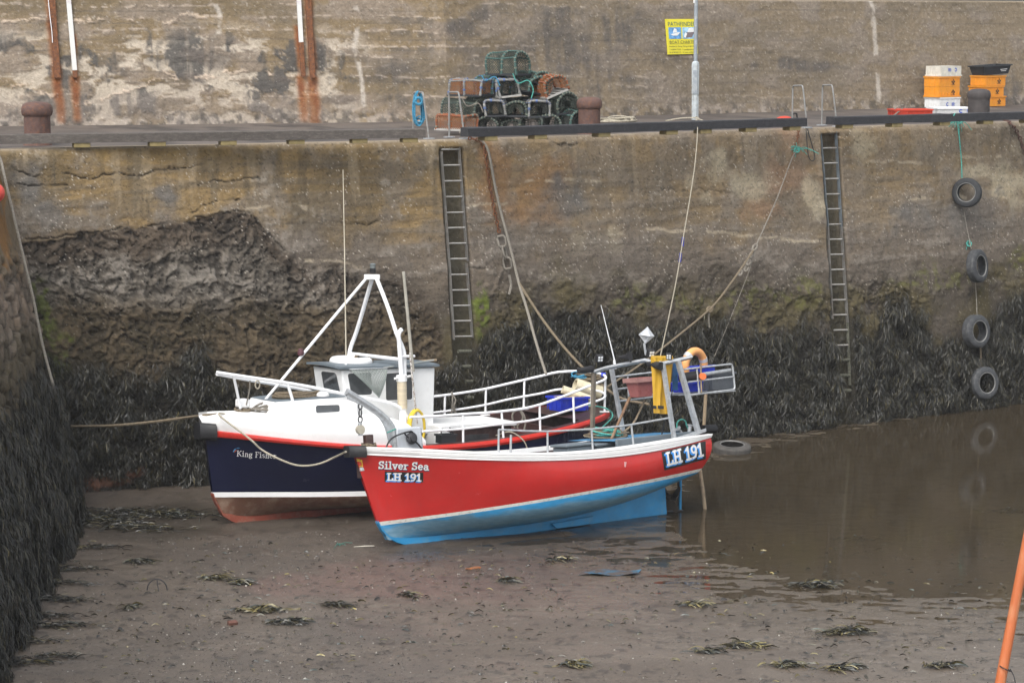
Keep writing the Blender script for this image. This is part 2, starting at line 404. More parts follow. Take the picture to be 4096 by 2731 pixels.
def paint_quay(s, h):
    P = wall_pt(s, h); px, py = project(P); u, v = px / VS, py / VS
    wu, wv = fbm(s * 2.1, h * 2.1, 5, 3) - 0.5, fbm(s * 2.1, h * 2.1, 5, 4) - 0.5
    fine = fbm(s * 9, h * 9, 4, 5); mid = fbm(s * 1.6, h * 1.6, 5, 6); big = fbm(s * 0.45, h * 0.6, 4, 7); strat = fbm(s * 0.8, h * 7, 4, 8)
    vert = fbm(s * 5, h * 0.35, 4, 9)
    c = np.zeros(s.shape + (3,)) + np.array(lin(122, 102, 70))
    c = mixc(c, lin(114, 104, 92), sm(0.5, 0.68, mid) * .8); c = mixc(c, lin(84, 72, 52), sm(0.5, 0.68, big) * 0.7)
    c = mixc(c, lin(92, 82, 68), sm(0.5, 0.66, strat) * 0.6)
    c = mixc(c, lin(138, 130, 118), sm(0.6, 0.72, fine * 0.5 + mid * 0.5) * 0.55)
    c = mixc(c, lin(140, 126, 104), sm(0.58, 0.72, vert) * sm(1.9, 0.3, h) * 0.5)
    c = mixc(c, lin(62, 56, 46), sm(0.56, 0.68, fbm(s * 4, h * 0.5, 4, 19)) * sm(2.6, 0.5, h) * 0.45)
    top = sm(0.45, 0.0, h + (mid - 0.5) * 0.5); c = mixc(c, LICHEN, top * 0.38 * sm(2352, 300, u + 200)); c = mixc(c, lin(150, 138, 122), sm(0.06, 0.0, h) * 0.7)
    c = mixc(c, lin(112, 102, 90), sm(1000, 1250, u) * (.35 + .3 * sm(.4, .6, fbm(s * 2.5, h * 2.5, 4, 15))))
    # rusty concrete east of the first ladder and by the second
    rust = ell(u, v, [(1135, 430, 40, 110), (1115, 350, 25, 50), (1250, 430, 70, 60), (1220, 500, 90, 40)], wu * 1.6)
    c = mixc(c, lin(128, 94, 58), rust * 0.6)
    c = mixc(c, lin(132, 104, 82), ell(u, v, [(1820, 340, 30, 60), (1800, 420, 60, 50), (1760, 480, 50, 26)], wu * 2) * 0.55)
    c = mixc(c, lin(160, 150, 128), ell(u, v, [(1640, 400, 44, 44), (1720, 420, 50, 30), (1880, 480, 24, 40), (1860, 440, 18, 26), (1990, 340, 26, 40), (1370, 555, 60, 30), (2320, 420, 50, 60), (2230, 395, 50, 16)], wu * 2.4 + wv) * 0.6)
    c = mixc(c, lin(90, 88, 86), ell(u, v, [(390, 450, 40, 26), (70, 440, 50, 60), (110, 480, 60, 40), (1320, 460, 60, 50), (1150, 560, 60, 40), (2200, 500, 120, 50)], wu * 2 + wv) * 0.8)
    # grey tidal band, then brown-green algae
    g0 = itp(u, [(0, 520), (600, 520), (1000, 520), (1080, 500), (1400, 520), (1900, 540), (2352, 470)]); g = sm(-50, 60, v - g0 + wv * 130 + (mid - .5) * 80)
    c = mixc(c, lin(92, 84, 76), g * 0.85); c = mixc(c, lin(126, 118, 108), g * sm(0.5, 0.66, strat * .6 + fine * .4) * 0.55)
    d0 = itp(u, [(0, 640), (1000, 640), (1100, 640), (1400, 610), (1900, 620), (2352, 560)]); dk = sm(-30, 60, v - d0 + wv * 110)
    c = mixc(c, lin(64, 57, 48), dk * 0.8)
    a0 = itp(u, WEEDTOP) - 90; al = sm(-40, 50, v - a0 + wv * 90); c = mixc(c, lin(74, 66, 40), al * sm(0.35, 0.6, mid) * 0.8)
    # broken rubble core on the west part
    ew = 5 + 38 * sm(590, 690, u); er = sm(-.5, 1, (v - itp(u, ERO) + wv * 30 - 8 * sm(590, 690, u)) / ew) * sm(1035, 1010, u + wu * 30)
    wx_, wy_ = fbm(s * 1.2, h * 1.2, 4, 23) - .5, fbm(s * 1.2, h * 1.2, 4, 24) - .5
    f1, f2, cid = worley(s * 2.7 + wx_ * 5 + wu * 1.5, h * 3.4 + wy_ * 5 + wv * 1.5, 21); g1, g2, gid = worley(s * 11 + wu * 5, h * 12 + wv * 5, 25); k1, k2, kid = worley(s * 5.2 + wx_ * 6 + wu * 2, h * 6.8 + wy_ * 6 + wv * 2, 26)
    lump = fbm(s * 2.4 + wu, h * 3.0 + wv, 6, 27, .6); grit = fbm(s * 8, h * 9, 5, 28, .65); stm = sm(.46, .6, fbm(s * .8, h * .8, 4, 29)); edge = sm(.10, .0, f2 - f1) * stm; pit = sm(.26, .08, g1) * (gid > .74); fac = sm(.05, 0, k2 - k1) * sm(.4, .55, fbm(s * 1.7, h * 1.7, 3, 30))
    ec = np.zeros(c.shape) + np.array(lin(96, 89, 80)); ec = ec * (0.44 + 0.22 * sm(.3, .68, lump) + .45 * sm(.35, .65, grit) + .5 * (kid - .5) + .25 * (cid - .5) * stm)[..., None]
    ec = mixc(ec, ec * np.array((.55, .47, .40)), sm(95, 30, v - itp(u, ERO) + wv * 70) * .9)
    ec = mixc(ec, lin(132, 126, 118), ell(u, v, [(200, 640, 190, 50), (560, 655, 200, 60), (380, 640, 200, 60)], wu * 2) * sm(.48, .62, grit * .6 + lump * .4) * .45)
    ec = mixc(ec, ec * np.array((.62, .52, .34)), sm(665, 745, v + wv * 90) * .9); ec = mixc(ec, lin(52, 45, 30), sm(675, 745, v + wv * 90) * sm(.5, .4, lump) * .8); ec = mixc(ec, lin(26, 22, 18), np.maximum(np.maximum(edge * .6, fac * .55), pit * .8))
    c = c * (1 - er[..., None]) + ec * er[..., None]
    # stones showing elsewhere low down
    st = sm(590, 680, v + wv * 60) * (1 - er) * sm(.42, .6, big + .1); c = mixc(c, lin(34, 29, 24), st * np.maximum(edge * .7, pit * .5))
    cr = lines(u, v, CRACKS, 2.4, wu + .3 * (fbm(s * 9, h * 9, 3, 35) - .5), wv + .3 * (fbm(s * 9, h * 9, 3, 36) - .5), 30) * (0.25 + 0.75 * sm(0.4, 0.6, fbm(s * 2.2, h * 2.2, 4, 31))) * sm(2600, 500, u); c = mixc(c, lin(36, 31, 26), cr * 0.8)
    pl = lines(u, v, PALE, 6.0, wu, wv, 22) * sm(0.38, 0.55, fbm(s * 4, h * 6, 4, 33)); c = mixc(c, lin(160, 148, 128), pl * 0.6)
    hs_ = _h(np.round(s / .023), np.round(h / .023), 41); c = mixc(c, lin(190, 182, 170), (hs_ > .975) * (.25 + .5 * _h(np.round(s / .023), np.round(h / .023), 42)) * sm(.3, .6, fbm(s * 3, h * 3, 3, 44)) * sm(860, 560, v)); c = mixc(c, lin(36, 32, 28), (hs_ < .03) * .5)
    c = mixc(c, lin(30, 27, 23), sm(0.82, 0.88, fbm(s * 19, h * 22, 2, 43, .35)) * 0.5)
    gr = ell(u, v, [(80, 735, 26, 60), (140, 860, 40, 50), (90, 800, 40, 40), (1105, 715, 14, 45), (1460, 690, 60, 22), (1790, 680, 110, 32), (1850, 655, 50, 16), (2080, 652, 40, 14), (2345, 600, 30, 30), (1850, 885, 60, 40), (1620, 690, 60, 30), (2180, 640, 90, 30)], wu * 2.2 + (mid - .5))
    c = mixc(c, lin(88, 90, 30), gr * sm(.42, .64, fine) * 0.45)
    gc = ell(u, v, [(78, 735, 30, 66), (135, 850, 44, 54), (95, 800, 46, 40), (1108, 712, 16, 50)], wu * 2.2 + (mid - .5)); c = mixc(c, lin(84, 98, 22), gc * sm(.36, .6, fine) * .7)
    c = c * (1 + .10 * sm(700, 560, v))[..., None]
    wd = sm(-26, 46, v - itp(u, WEEDTOP) + wv * 80); c = mixc(c, lin(25, 23, 17), wd * 0.92)
    pk = ell(u, v, [(250, 1105, 60, 16), (310, 1085, 30, 14), (195, 1132, 34, 10)], wu * 2); c = mixc(c, lin(128, 90, 72), pk * 0.9)
    sl_ = slot_mask(s, h, u, v); c = mixc(c, lin(66, 62, 48), sl_ * 0.85 * sm(0.0, 0.5, h))
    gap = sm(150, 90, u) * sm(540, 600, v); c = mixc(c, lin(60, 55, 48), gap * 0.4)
    # relief
    disp = (mid - 0.5) * 0.07 + (fine - 0.5) * 0.022 + (strat - .5) * 0.035 * sm(330, 420, v) - cr * 0.04 - sm(0.12, 0.0, h) * 0.05
    disp += er * (-0.02 + (lump - .5) * .06 + (grit - .5) * .085 - edge * .03 + (cid - .5) * .06 * stm + (kid - .5) * .05 - fac * .025 - pit * .05)
    disp += st * ((lump - .5) * .22 + (grit - .5) * .07 - edge * .04)
    return c, disp - 0.26 * sl_, u, v, wd * (1 - pk), sl_

def surf_mesh(name, fpt, S, H, paint, mats, lip=None):
    s, h = np.meshgrid(S, H, indexing='ij'); c, disp = paint(s, h)[:2]
    P = fpt(s, h, disp); n, m = s.shape; V = P.reshape(-1, 3); Fq = grid_faces(n, m); C = c.reshape(-1, 3)
    for (off_n, off_z) in (lip or []):     # rows continuing behind the top edge and down the back, so the wall has a body
        pass
    return P, c

stone = attr_mat('weathered_concrete', rough=0.9, speck=0.4, bump=0.8, bscale=26, var=0.30, vscale=13)
s_left = -LA - 3.2; s_right = np.linalg.norm(E2 - E1) + 3.0
S = np.arange(s_left, s_right, 0.023); H = np.arange(0, 6.75, 0.023)
sg, hg = np.meshgrid(S, H, indexing='ij')
wc, wdisp, wu_, wv_, wweed, wslot = paint_quay(sg, hg)
# behind-the-edge rows: top lip and a back face
P = wall_pt(sg, hg, wdisp)
lipP = [wall_pt(S, np.full(S.shape, -0.0), np.full(S.shape, -0.10)), wall_pt(S, np.full(S.shape, 0.012), np.full(S.shape, -0.6)), wall_pt(S, np.full(S.shape, 6.0), np.full(S.shape, -2.2))]
full = np.concatenate([lipP[2][:, None], lipP[1][:, None], lipP[0][:, None], P], 1); fc = np.concatenate([wc[:, :1]] * 3 + [wc], 1)
n, m = full.shape[:2]
quay = np_mesh('quay_wall', full.reshape(-1, 3), grid_faces(n, m), stone, fc)
tag(quay, 'tall weathered concrete quay wall standing behind the two moored boats', 'wall')

# ---- upper harbour wall
UL = [[(0, 45), (300, 48), (480, 40)], [(0, 200), (60, 195), (180, 240), (240, 232)], [(240, 232), (330, 195), (420, 180), (460, 185), (520, 178), (560, 172)], [(180, 328), (320, 318)], [(200, 318), (330, 316), (560, 322), (620, 300), (700, 300), (760, 282)],
      [(380, 160), (440, 190), (500, 170), (620, 170)], [(620, 365), (740, 350), (840, 352), (1000, 362), (1100, 386)], [(0, 350), (90, 345), (200, 330)], [(300, 390), (500, 392), (800, 380)]]
JOINTS = [[(816, 0), (824, 60), (812, 110), (828, 150), (834, 200), (840, 275)], [(2002, 0), (2008, 60), (2014, 130), (2016, 190), (2020, 248)], [(486, 0), (500, 30), (504, 70), (492, 100)], [(1395, 0), (1400, 20)]]
def paint_upper(s, h):
    P = upper_pt(s, h); px, py = project(P); u, v = px / VS, py / VS
    wu, wv = fbm(s * 1.7, h * 2.4, 5, 103) - 0.5, fbm(s * 1.7, h * 2.4, 5, 104) - 0.5
    fine = fbm(s * 8, h * 9, 4, 105); mid = fbm(s * 1.3, h * 2.4, 5, 106); big = fbm(s * 0.4, h * 1.1, 4, 107); vert = fbm(s * 5, h * 0.5, 4, 109)
    L = sm(880, 760, u + wu * 120); c = np.zeros(s.shape + (3,)) + np.array(lin(120, 104, 80))
    c = mixc(c, lin(126, 114, 102), sm(0.45, 0.62, mid) * 0.8); c = mixc(c, lin(98, 86, 66), sm(0.5, 0.66, big) * 0.6)
    c = mixc(c, lin(150, 140, 128), sm(.6, .75, fine) * .3)
    # east: formwork lines with pale lips and dark runs below them
    for i, y0 in enumerate((14, 38, 72, 108, 128, 152, 176, 196, 222)):
        yy = y0 + (fbm(s * 0.5, s * 0 + i * 3.1, 3, 120 + i) - .5) * 16 + (fbm(s * 3, s * 0 + i, 3, 150 + i) - .5) * 7 + (u - 1200) * 0.003
        seg = sm(.47, .6, fbm(s * 0.55, s * 0 + i * 7.7, 3, 130 + i)) * sm(2500, 1100, u)
        c = mixc(c, lin(84, 78, 72), sm(0, 2, v - yy) * sm(34, 2, v - yy) * seg * sm(.3, .55, vert) * 0.65 * (1 - L * .6))
        c = mixc(c, lin(172, 158, 144), sm(3.2, .8, np.abs(v - yy)) * seg * sm(.38, .55, fine) * .75)
    c = mixc(c, lin(116, 108, 98), sm(900, 1300, u) * .35)
    for i, y0 in enumerate((26, 54, 92, 118, 140, 164, 188, 210, 234)):
        yy = y0 + (fbm(s * .25, s * 0 + i * 5.3, 2, 170 + i) - .5) * 10; c = mixc(c, lin(88, 81, 74), sm(2.2, .4, np.abs(v - yy)) * sm(.35, .6, fbm(s * 1.2, s * 0 + i, 4, 180 + i)) * .5)
    dk = ell(u, v, [(1330, 120, 150, 70), (1420, 80, 90, 40), (1080, 60, 60, 30), (1260, 200, 140, 40), (900, 190, 60, 50), (2070, 165, 60, 10), (2310, 190, 40, 40), (1880, 150, 120, 12)], wu * 2.6 + wv)
    c = mixc(c, lin(82, 77, 73), dk * sm(.3, .6, mid * .5 + vert * .5) * 0.8)
    # west: patched render, pale lime and sooty grey
    pale = sm(.47, .56, fbm(s * 1.3 + wu, h * 3.0, 6, 111, .6)); soot = sm(.49, .58, fbm(s * 1.5, h * 2.2 + wu, 6, 112, .6))
    low = sm(40, 110, v + wv * 60); c = mixc(c, lin(176, 165, 150), L * pale * low * 0.8); c = mixc(c, lin(70, 68, 66), L * soot * low * 0.9 * sm(.25, .55, vert))
    c = mixc(c, lin(128, 118, 110), L * sm(200, 240, v + wv * 60) * .4)
    c = mixc(c, lin(92, 84, 78), L * ell(u, v, [(480, 140, 70, 22), (650, 185, 40, 12), (800, 228, 60, 10), (440, 175, 60, 18)], wu * 2) * .7)
    ll = lines(u * 1.0, v, UL, 3.4, wu + .5 * (fbm(s * 9, h * 12, 3, 117) - .5), wv + .5 * (fbm(s * 9, h * 12, 3, 118) - .5), 30) * sm(.40, .55, fbm(s * 3, h * 5, 4, 113)); c = mixc(c, lin(186, 168, 150), ll * L * .8)
    jt = lines(u, v, JOINTS, 8.0, wu, wv, 16); c = mixc(c, lin(176, 168, 158), jt * sm(.35, .55, fbm(s * 4, h * 4, 4, 114)) * .75)
    foot = sm(0.35, 0.05, h + (fine - .5) * .4); c = mixc(c, lin(150, 140, 130), foot * sm(.5, .6, fbm(s * 6, h * 6, 4, 115)) * .8); c = mixc(c, lin(70, 66, 62), foot * sm(.5, .62, fbm(s * 7, h * 7, 4, 116)) * .7)
    for (x0, x1, a, b, w) in ((128, 138, 150, 278, 17), (170, 177, 176, 274, 16), (693, 700, 176, 274, 17), (716, 726, 176, 282, 20), (112, 128, -20, 180, 17), (167, 172, 80, 178, 9), (683, 695, 60, 180, 12), (707, 718, -20, 180, 16)):
        x = x0 + (x1 - x0) * (v - a) / (b - a); k = sm(w, w * .15, np.abs(u - x + wu * 12)) * sm(a - 6, a + 4, v) * (.7 + .3 * sm(b + 4, a + 20, v)) * sm(b + 14, b - 4, v); e_ = sm(.2, .5, vert * .6 + fine * .4)
        c = mixc(c, lin(146, 96, 50), k * .75); c = mixc(c, lin(104, 54, 26), k * k * .85 * e_)
    hs_ = _h(np.round(s / .03), np.round(h / .0295), 141); c = mixc(c, lin(190, 182, 170), (hs_ > .983) * (.1 + .45 * fine)); c = mixc(c, lin(48, 45, 42), sm(.80, .88, fbm(s * 15, h * 16, 2, 143, .4)) * .4)
    c = c * 1.12
    disp = (mid - .5) * .05 + (fine - .5) * .02 + ll * L * .02 + (soot * .5 - pale * .5) * L * low * .03
    return c, disp
S2 = np.arange(-np.linalg.norm(UB[1] - UB[0]) - 4, np.linalg.norm(UB[2] - UB[1]) + 4, 0.03); H2 = np.arange(-0.06, UH + .001, 0.0295)
sg2, hg2 = np.meshgrid(S2, H2, indexing='ij'); uc, ud = paint_upper(sg2, hg2)
ud = ud * sm(UH, UH - .15, hg2); UP = upper_pt(sg2, hg2, ud)
topb = upper_pt(S2, np.full(S2.shape, UH), np.full(S2.shape, -0.9)) + np.array([0, 0, .01]); bot = upper_pt(S2, np.full(S2.shape, 0.), np.full(S2.shape, -1.4))
full = np.concatenate([UP, topb[:, None], bot[:, None]], 1); fc = np.concatenate([uc, uc[:, -1:], uc[:, -1:]], 1)
upper = np_mesh('harbour_wall', full.reshape(-1, 3), grid_faces(*full.shape[:2])[:, ::-1], stone, fc)
tag(upper, 'long stained concrete harbour wall rising behind the quay deck', 'wall')

# ---- quay deck
dk_s = np.arange(s_left, s_right + 16, 0.12); dk_t = np.linspace(-0.07, -14.5, 90)
ds, dt = np.meshgrid(dk_s, dk_t, indexing='ij'); DP = wall_pt(ds, ds * 0, dt); DP[..., 2] = ZQ - 0.0 + (fbm(ds, dt, 3, 201) - .5) * .02 - .012
nz = fbm(ds * .9, dt * .9, 5, 203); dcol = np.zeros(ds.shape + (3,)) + np.array((0.078, 0.064, 0.055)); dcol = mixc(dcol, (0.11, .09, .076), sm(.4, .62, nz)); dcol = mixc(dcol, (.035, .03, .027), sm(.55, .7, fbm(ds * 2, dt * .7, 4, 207)) * .7)
deck_m = attr_mat('quay_asphalt', rough=0.75, speck=0.25, bump=0.3, bscale=30)
deck = np_mesh('quay_deck', DP.reshape(-1, 3), grid_faces(*ds.shape), deck_m, dcol); deck['kind'] = 'structure'

# ---- side wall closing the basin on the west
A0 = on_z(292, 2085, 0.1); A1 = on_z(0, 2660, 0.12); B0 = on_z(-22, 597, ZQ)
ad = unit(A1 - A0); bvec = B0 - A0; sn = np.cross(ad, unit(bvec)); sn = sn if sn[0] > 0 else -sn
LS = 21.0
def side_pt(t, h, d=0.0):   # t from the corner towards the viewer, h below the top
    t = np.asarray(t, float); h = np.asarray(h, float)
    return B0 + ad * t[..., None] - bvec * (h / (ZQ - .1))[..., None] + sn * np.asarray(d + 0 * h)[..., None]
def paint_side(t, h):
    wu, wv = fbm(t * 1.7, h * 2.0, 5, 303) - .5, fbm(t * 1.7, h * 2.0, 5, 304) - .5; fine = fbm(t * 8, h * 8, 4, 305); mid = fbm(t * 1.3, h * 1.6, 5, 306)
    c = np.zeros(t.shape + (3,)) + np.array(lin(122, 88, 46)); c = mixc(c, lin(104, 90, 70), sm(.42, .6, mid))
    c = mixc(c, lin(112, 102, 92), sm(1.7, 2.2, h + wv) * .8); c = mixc(c, lin(70, 63, 54), sm(.5, .62, fbm(t * 2, h * 2, 5, 307)) * sm(1.6, 2.2, h) * .8)
    c = mixc(c, lin(66, 58, 40), sm(2.7, 3.2, h + wv) * .85); c = mixc(c, lin(24, 22, 16), sm(3.4, 4.0, h + wv * 1.6) * .93)
    f1, f2, cid = worley(t * 3.2 + wu, h * 3.8 + wv, 311); k = sm(1.4, 2, h); c = mixc(c, lin(26, 22, 18), k * sm(.1, 0, f2 - f1) * .7)
    disp = (mid - .5) * .08 + (fine - .5) * .03 + k * ((cid - .5) * .12 + .08 * sm(0, .3, f2 - f1))
    return c, disp
T3 = np.arange(-0.4, LS, 0.03); H3 = np.arange(0, ZQ + .4, 0.03); t3, h3 = np.meshgrid(T3, H3, indexing='ij'); sc, sdp = paint_side(t3, h3)
SPt = side_pt(t3, h3, sdp); back = side_pt(T3, T3 * 0, T3 * 0 - 3.0); back2 = side_pt(T3, T3 * 0 + ZQ, T3 * 0 - 3.0)
full = np.concatenate([back2[:, None], back[:, None], SPt], 1); fc = np.concatenate([sc[:, :1]] * 2 + [sc], 1)
side = np_mesh('side_wall', full.reshape(-1, 3), grid_faces(*full.shape[:2])[:, ::-1], stone, fc)
tag(side, 'seaweed-covered side wall meeting the quay wall at a dark corner', 'wall')

# ---- mud and water
WATER = [on_z(x, y, 0)[:2] for x, y in ((2630, 2072), (2690, 2120), (2780, 2195), (2900, 2270), (3100, 2318), (3350, 2356), (3700, 2388), (4096, 2404), (5200, 2440))] + [(40, 60), (14, 60)] + [on_z(x, y, 0)[:2] for x, y in ((3500, 1690), (3100, 1760), (2960, 1808), (2850, 1826), (2760, 1850), (2680, 1920), (2630, 2000))]
WATER = [tuple(p) for p in WATER]
def mud_z(x, y):
    x = np.asarray(x, float); y = np.asarray(y, float)
    d = dist_poly(x, y, WATER + [WATER[0]]); ins = inside(x, y, WATER)
    land = 0.004 * np.minimum(d, 3) + 0.017 * np.maximum(d - 2.0, 0) * sm(1.5, 5, d)
    z = np.where(ins, -0.022 * np.minimum(d, 4), np.minimum(land, 0.22))
    return z
KEEL1 = [tuple(on_z(*q, .06)[:2]) for q in ((1610, 2177), (2250, 2118))]; KEEL2 = [tuple(on_z(*q, .15)[:2]) for q in ((935, 2092), (1500, 2036))]
def mud_full(x, y):
    z = mud_z(x, y); d = dist_poly(x, y, WATER + [WATER[0]]); ins = inside(x, y, WATER)
    near = np.where(ins, sm(2.0, 0.0, d), sm(6.5, 0.5, d))
    rp = fbm(x * 2.6 + y * .6, y * 6.5, 4, 401) - .5
    kd = np.minimum(dist_poly(x, y, KEEL1), dist_poly(x, y, KEEL2)); z = z + (.06 * sm(.34, .06, kd) - .03 * sm(.9, .3, kd)) * np.where(ins, 0, 1)
    run = np.abs(fbm(x * .35 + y * .25, y * .9 - x * .12, 4, 407) - .5); z = z - .02 * sm(.035, 0, run) * (1 - near * .6)
    return z + (fbm(x * .5, y * .5, 4, 403) - .5) * .06 * (1 - near) + rp * (.010 + .028 * near) + (fbm(x * 7, y * 7, 3, 405) - .5) * .012
ys = 1.0 / np.linspace(1 / 62.0, 1 / 24.0, 640); rs = np.linspace(-0.29, 0.33, 900)
rr, yy = np.meshgrid(rs, ys, indexing='ij'); mx, my = rr * yy, yy; mz = mud_full(mx, my)
mpx, mpy = project(np.stack([mx, my, mz], -1)); mu, mv = mpx / VS, mpy / VS
d = dist_poly(mx, my, WATER + [WATER[0]]); ins = inside(mx, my, WATER); near = np.where(ins, 1, sm(3.5, 0.3, d))
mid = fbm(mx * .8, my * .8, 5, 411); fine = fbm(mx * 6, my * 6, 4, 413); wob = fbm(mx * .7, my * .9, 4, 415) - .5
mc = np.zeros(mx.shape + (3,)) + np.array((0.120, 0.097, 0.076)); mc = mixc(mc, (0.090, .071, .055), sm(.42, .62, mid) * .8)
mc = mixc(mc, (.060, .047, .036), sm(1400, 1250, mv + wob * 160) * .55)  # shade near the wall and boats put into the mud colour
mc = mixc(mc, (.14, .085, .07), ell(mu, mv, [(960, 1345, 170, 40), (640, 1350, 90, 30), (820, 1330, 120, 40)], wob * 2.6) * .55)
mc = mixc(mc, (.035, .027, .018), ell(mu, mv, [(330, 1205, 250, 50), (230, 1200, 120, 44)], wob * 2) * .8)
mc = mixc(mc, (.082, .068, .056), ell(mu, mv, [(560, 1540, 330, 60), (900, 1560, 200, 60), (760, 1440, 130, 50), (1080, 1300, 220, 60)], wob * 3) * .7)
mc = mixc(mc, (.088, .070, .047), np.where(ins, 1.0, near * .5))
kd_ = np.minimum(dist_poly(mx, my, KEEL1), dist_poly(mx, my, KEEL2)); mc = mixc(mc, (.048, .038, .029), sm(1.1, .1, kd_ + wob) * np.where(ins, 0, .75))  # contact shade under the hulls, painted into the mud round the keels
mc = mixc(mc, (.025, .02, .016), sm(.66, .74, fine) * .6); mc = mixc(mc, (.30, .28, .25), sm(.88, .94, fbm(mx * 18, my * 18, 2, 417, .3)) * .4 * (1 - near * .5))
nearw = np.where(ins, 1, sm(7.0, .5, d + wob * 3)); mrough = np.clip(.52 + (mid - .5) * .5 - nearw * .32, .12, .85); mrough = np.where(ins, .5, mrough)
mud_m = attr_mat('wet_mud', rough_attr=True, bump=0.5, bscale=30, var=.25, vscale=18, spec=.55)
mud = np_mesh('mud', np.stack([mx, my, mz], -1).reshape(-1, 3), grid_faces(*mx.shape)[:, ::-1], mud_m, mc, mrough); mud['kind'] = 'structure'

wm, nt, b = new_mat('harbour_water'); L = nt.links; nt.nodes.remove(b); out = nt.nodes['Material Output']
fr = N(nt, 'ShaderNodeFresnel'); fr.inputs[0].default_value = 1.33
tr = N(nt, 'ShaderNodeBsdfTransparent'); tr.inputs[0].default_value = (.80, .73, .60, 1)
df = N(nt, 'ShaderNodeBsdfDiffuse'); df.inputs[0].default_value = (.062, .049, .032, 1)
gl = N(nt, 'ShaderNodeBsdfGlossy'); gl.inputs['Roughness'].default_value = .012; gl.inputs[0].default_value = (.92, .92, .92, 1)
tc = N(nt, 'ShaderNodeTexCoord'); mp = N(nt, 'ShaderNodeMapping'); mp.inputs['Scale'].default_value = (3.0, 9.0, 1); mp.inputs['Rotation'].default_value = (0, 0, .25)
L.new(tc.outputs['Object'], mp.inputs[0]); nn = noise_node(nt, 1.3, 4, .55, mp.outputs[0]); bp = N(nt, 'ShaderNodeBump'); bp.inputs['Strength'].default_value = .05; bp.inputs['Distance'].default_value = .02
L.new(nn.outputs['Fac'], bp.inputs['Height']); L.new(bp.outputs[0], gl.inputs['Normal']); L.new(bp.outputs[0], fr.inputs['Normal'])
m0 = N(nt, 'ShaderNodeMixShader'); m0.inputs[0].default_value = .4; L.new(tr.outputs[0], m0.inputs[1]); L.new(df.outputs[0], m0.inputs[2])
m1 = N(nt, 'ShaderNodeMixShader'); L.new(fr.outputs[0], m1.inputs[0]); L.new(m0.outputs[0], m1.inputs[1]); L.new(gl.outputs[0], m1.inputs[2]); L.new(m1.outputs[0], out.inputs['Surface'])
wx = np.array([[-14, 22, 0], [45, 22, 0], [45, 63, 0], [-14, 63, 0]], float)
water = np_mesh('water', wx, np.array([[0, 1, 2, 3]]), wm); water['kind'] = 'structure'
# sea floor / land continuing past the basin
gm = mat('sea_surface', (.16, .21, .23), .35)
g = MB(); g.box((0, 200, -1.2), (900, 900, .5)); go = g.build('sea', gm, smooth=False); go['kind'] = 'structure'

# ---- hanging seaweed
weed_m = attr_mat('bladder_wrack', rough=.4, bump=0, var=.5, vscale=9, spec=.5)
WEEDCOL = np.array([(.020, .019, .013), (.034, .032, .020), (.013, .014, .012), (.050, .043, .020), (.026, .031, .028), (.07, .058, .022), (.016, .014, .010)])
def ribbons(root, down, side, out, length, width, k=5, bow=.0, seed=0):
    """root (n,3); strips of k rows running along `down`, waving sideways; returns verts, faces, colours"""
    r = np.random.default_rng(seed); n = len(root); t = np.linspace(0, 1, k)
    ph = r.uniform(0, 6.28, (n, 1)); amp = r.uniform(.0, .16, (n, 1)) * length[:, None]
    sway = amp * np.sin(ph + t[None] * r.uniform(2, 6, (n, 1))); lean = r.normal(0, .24, (n, 1)) * length[:, None] * t[None]
    bulge = bow * np.sin(np.pi * t)[None] * r.uniform(.3, 1.3, (n, 1)) * length[:, None]
    c = root[:, None] + down[:, None] * (length[:, None] * t[None])[..., None] + side[:, None] * (sway + lean)[..., None] + out[:, None] * bulge[..., None]
    a = r.uniform(-1.2, 1.2, n); wd = side * np.cos(a)[:, None] + out * np.sin(a)[:, None]
    taper = np.array([.5, 1, 1, .9, .35])[None] if k == 5 else np.interp(t, [0, .2, .7, 1], [.5, 1, 1, .3])[None]
    off = wd[:, None] * (width[:, None] * taper / 2)[..., None]
    V = np.stack([c - off, c + off], 2).reshape(-1, 3)
    base = (np.arange(n) * 2 * k)[:, None] + (np.arange(k - 1) * 2)[None]; q = np.stack([base, base + 1, base + 3, base + 2], -1).reshape(-1, 4)
    return V, q
def weed_colors(n, k, seed, bright=1.0, pick=None):
    r = np.random.default_rng(seed); idx = r.choice(len(WEEDCOL), n, p=pick); c = WEEDCOL[idx] * np.exp(r.normal(-.1, .5, (n, 1))) * bright
    tip = np.interp(np.linspace(0, 1, k), [0, .6, 1], [.8, 1, 1.5]); return np.repeat((c[:, None] * tip[None, :, None])[:, :, None], 2, 2).reshape(-1, 3)
n0 = 340000; r = np.random.default_rng(5); ss = r.uniform(-LA - .4, s_right - 1.2, n0); hh = r.uniform(2.6, 6.35, n0)
ci = np.interp(ss, S, np.arange(len(S))).astype(int); hi_ = np.clip((hh / .023).astype(int), 0, len(H) - 1)
pr = wweed[ci, hi_] * (1 - .8 * wslot[ci, hi_]); cl = fbm(ss * 4.2, hh * 3.2, 4, 501); keep = r.uniform(0, 1, n0) < pr * sm(.32, .46, cl + pr * .06)
ss, hh, cl = ss[keep], hh[keep], cl[keep]; w_ = sm(-.5, .5, ss)[:, None]; nrm = NA * (1 - w_) + NB * w_; along = DA * (1 - w_) + DB * w_
root = wall_pt(ss, hh, wdisp[ci, hi_][keep] + .02 + .15 * sm(.42, .68, cl) + r.uniform(0, .06, len(ss)))
dn = -np.array([0, 0, 1.0]) + nrm * (BAT + r.normal(.06, .2, (len(ss), 1))) + along * r.normal(0, .5, (len(ss), 1)); ln = r.uniform(.045, .17, len(ss)) * (.7 + .6 * sm(.4, .65, cl)); ln = np.minimum(ln, np.maximum(root[:, 2] - .02, .06))
V, q = ribbons(root, dn, along, nrm, ln, r.uniform(.005, .013, len(ss)), 5, .25, 9)
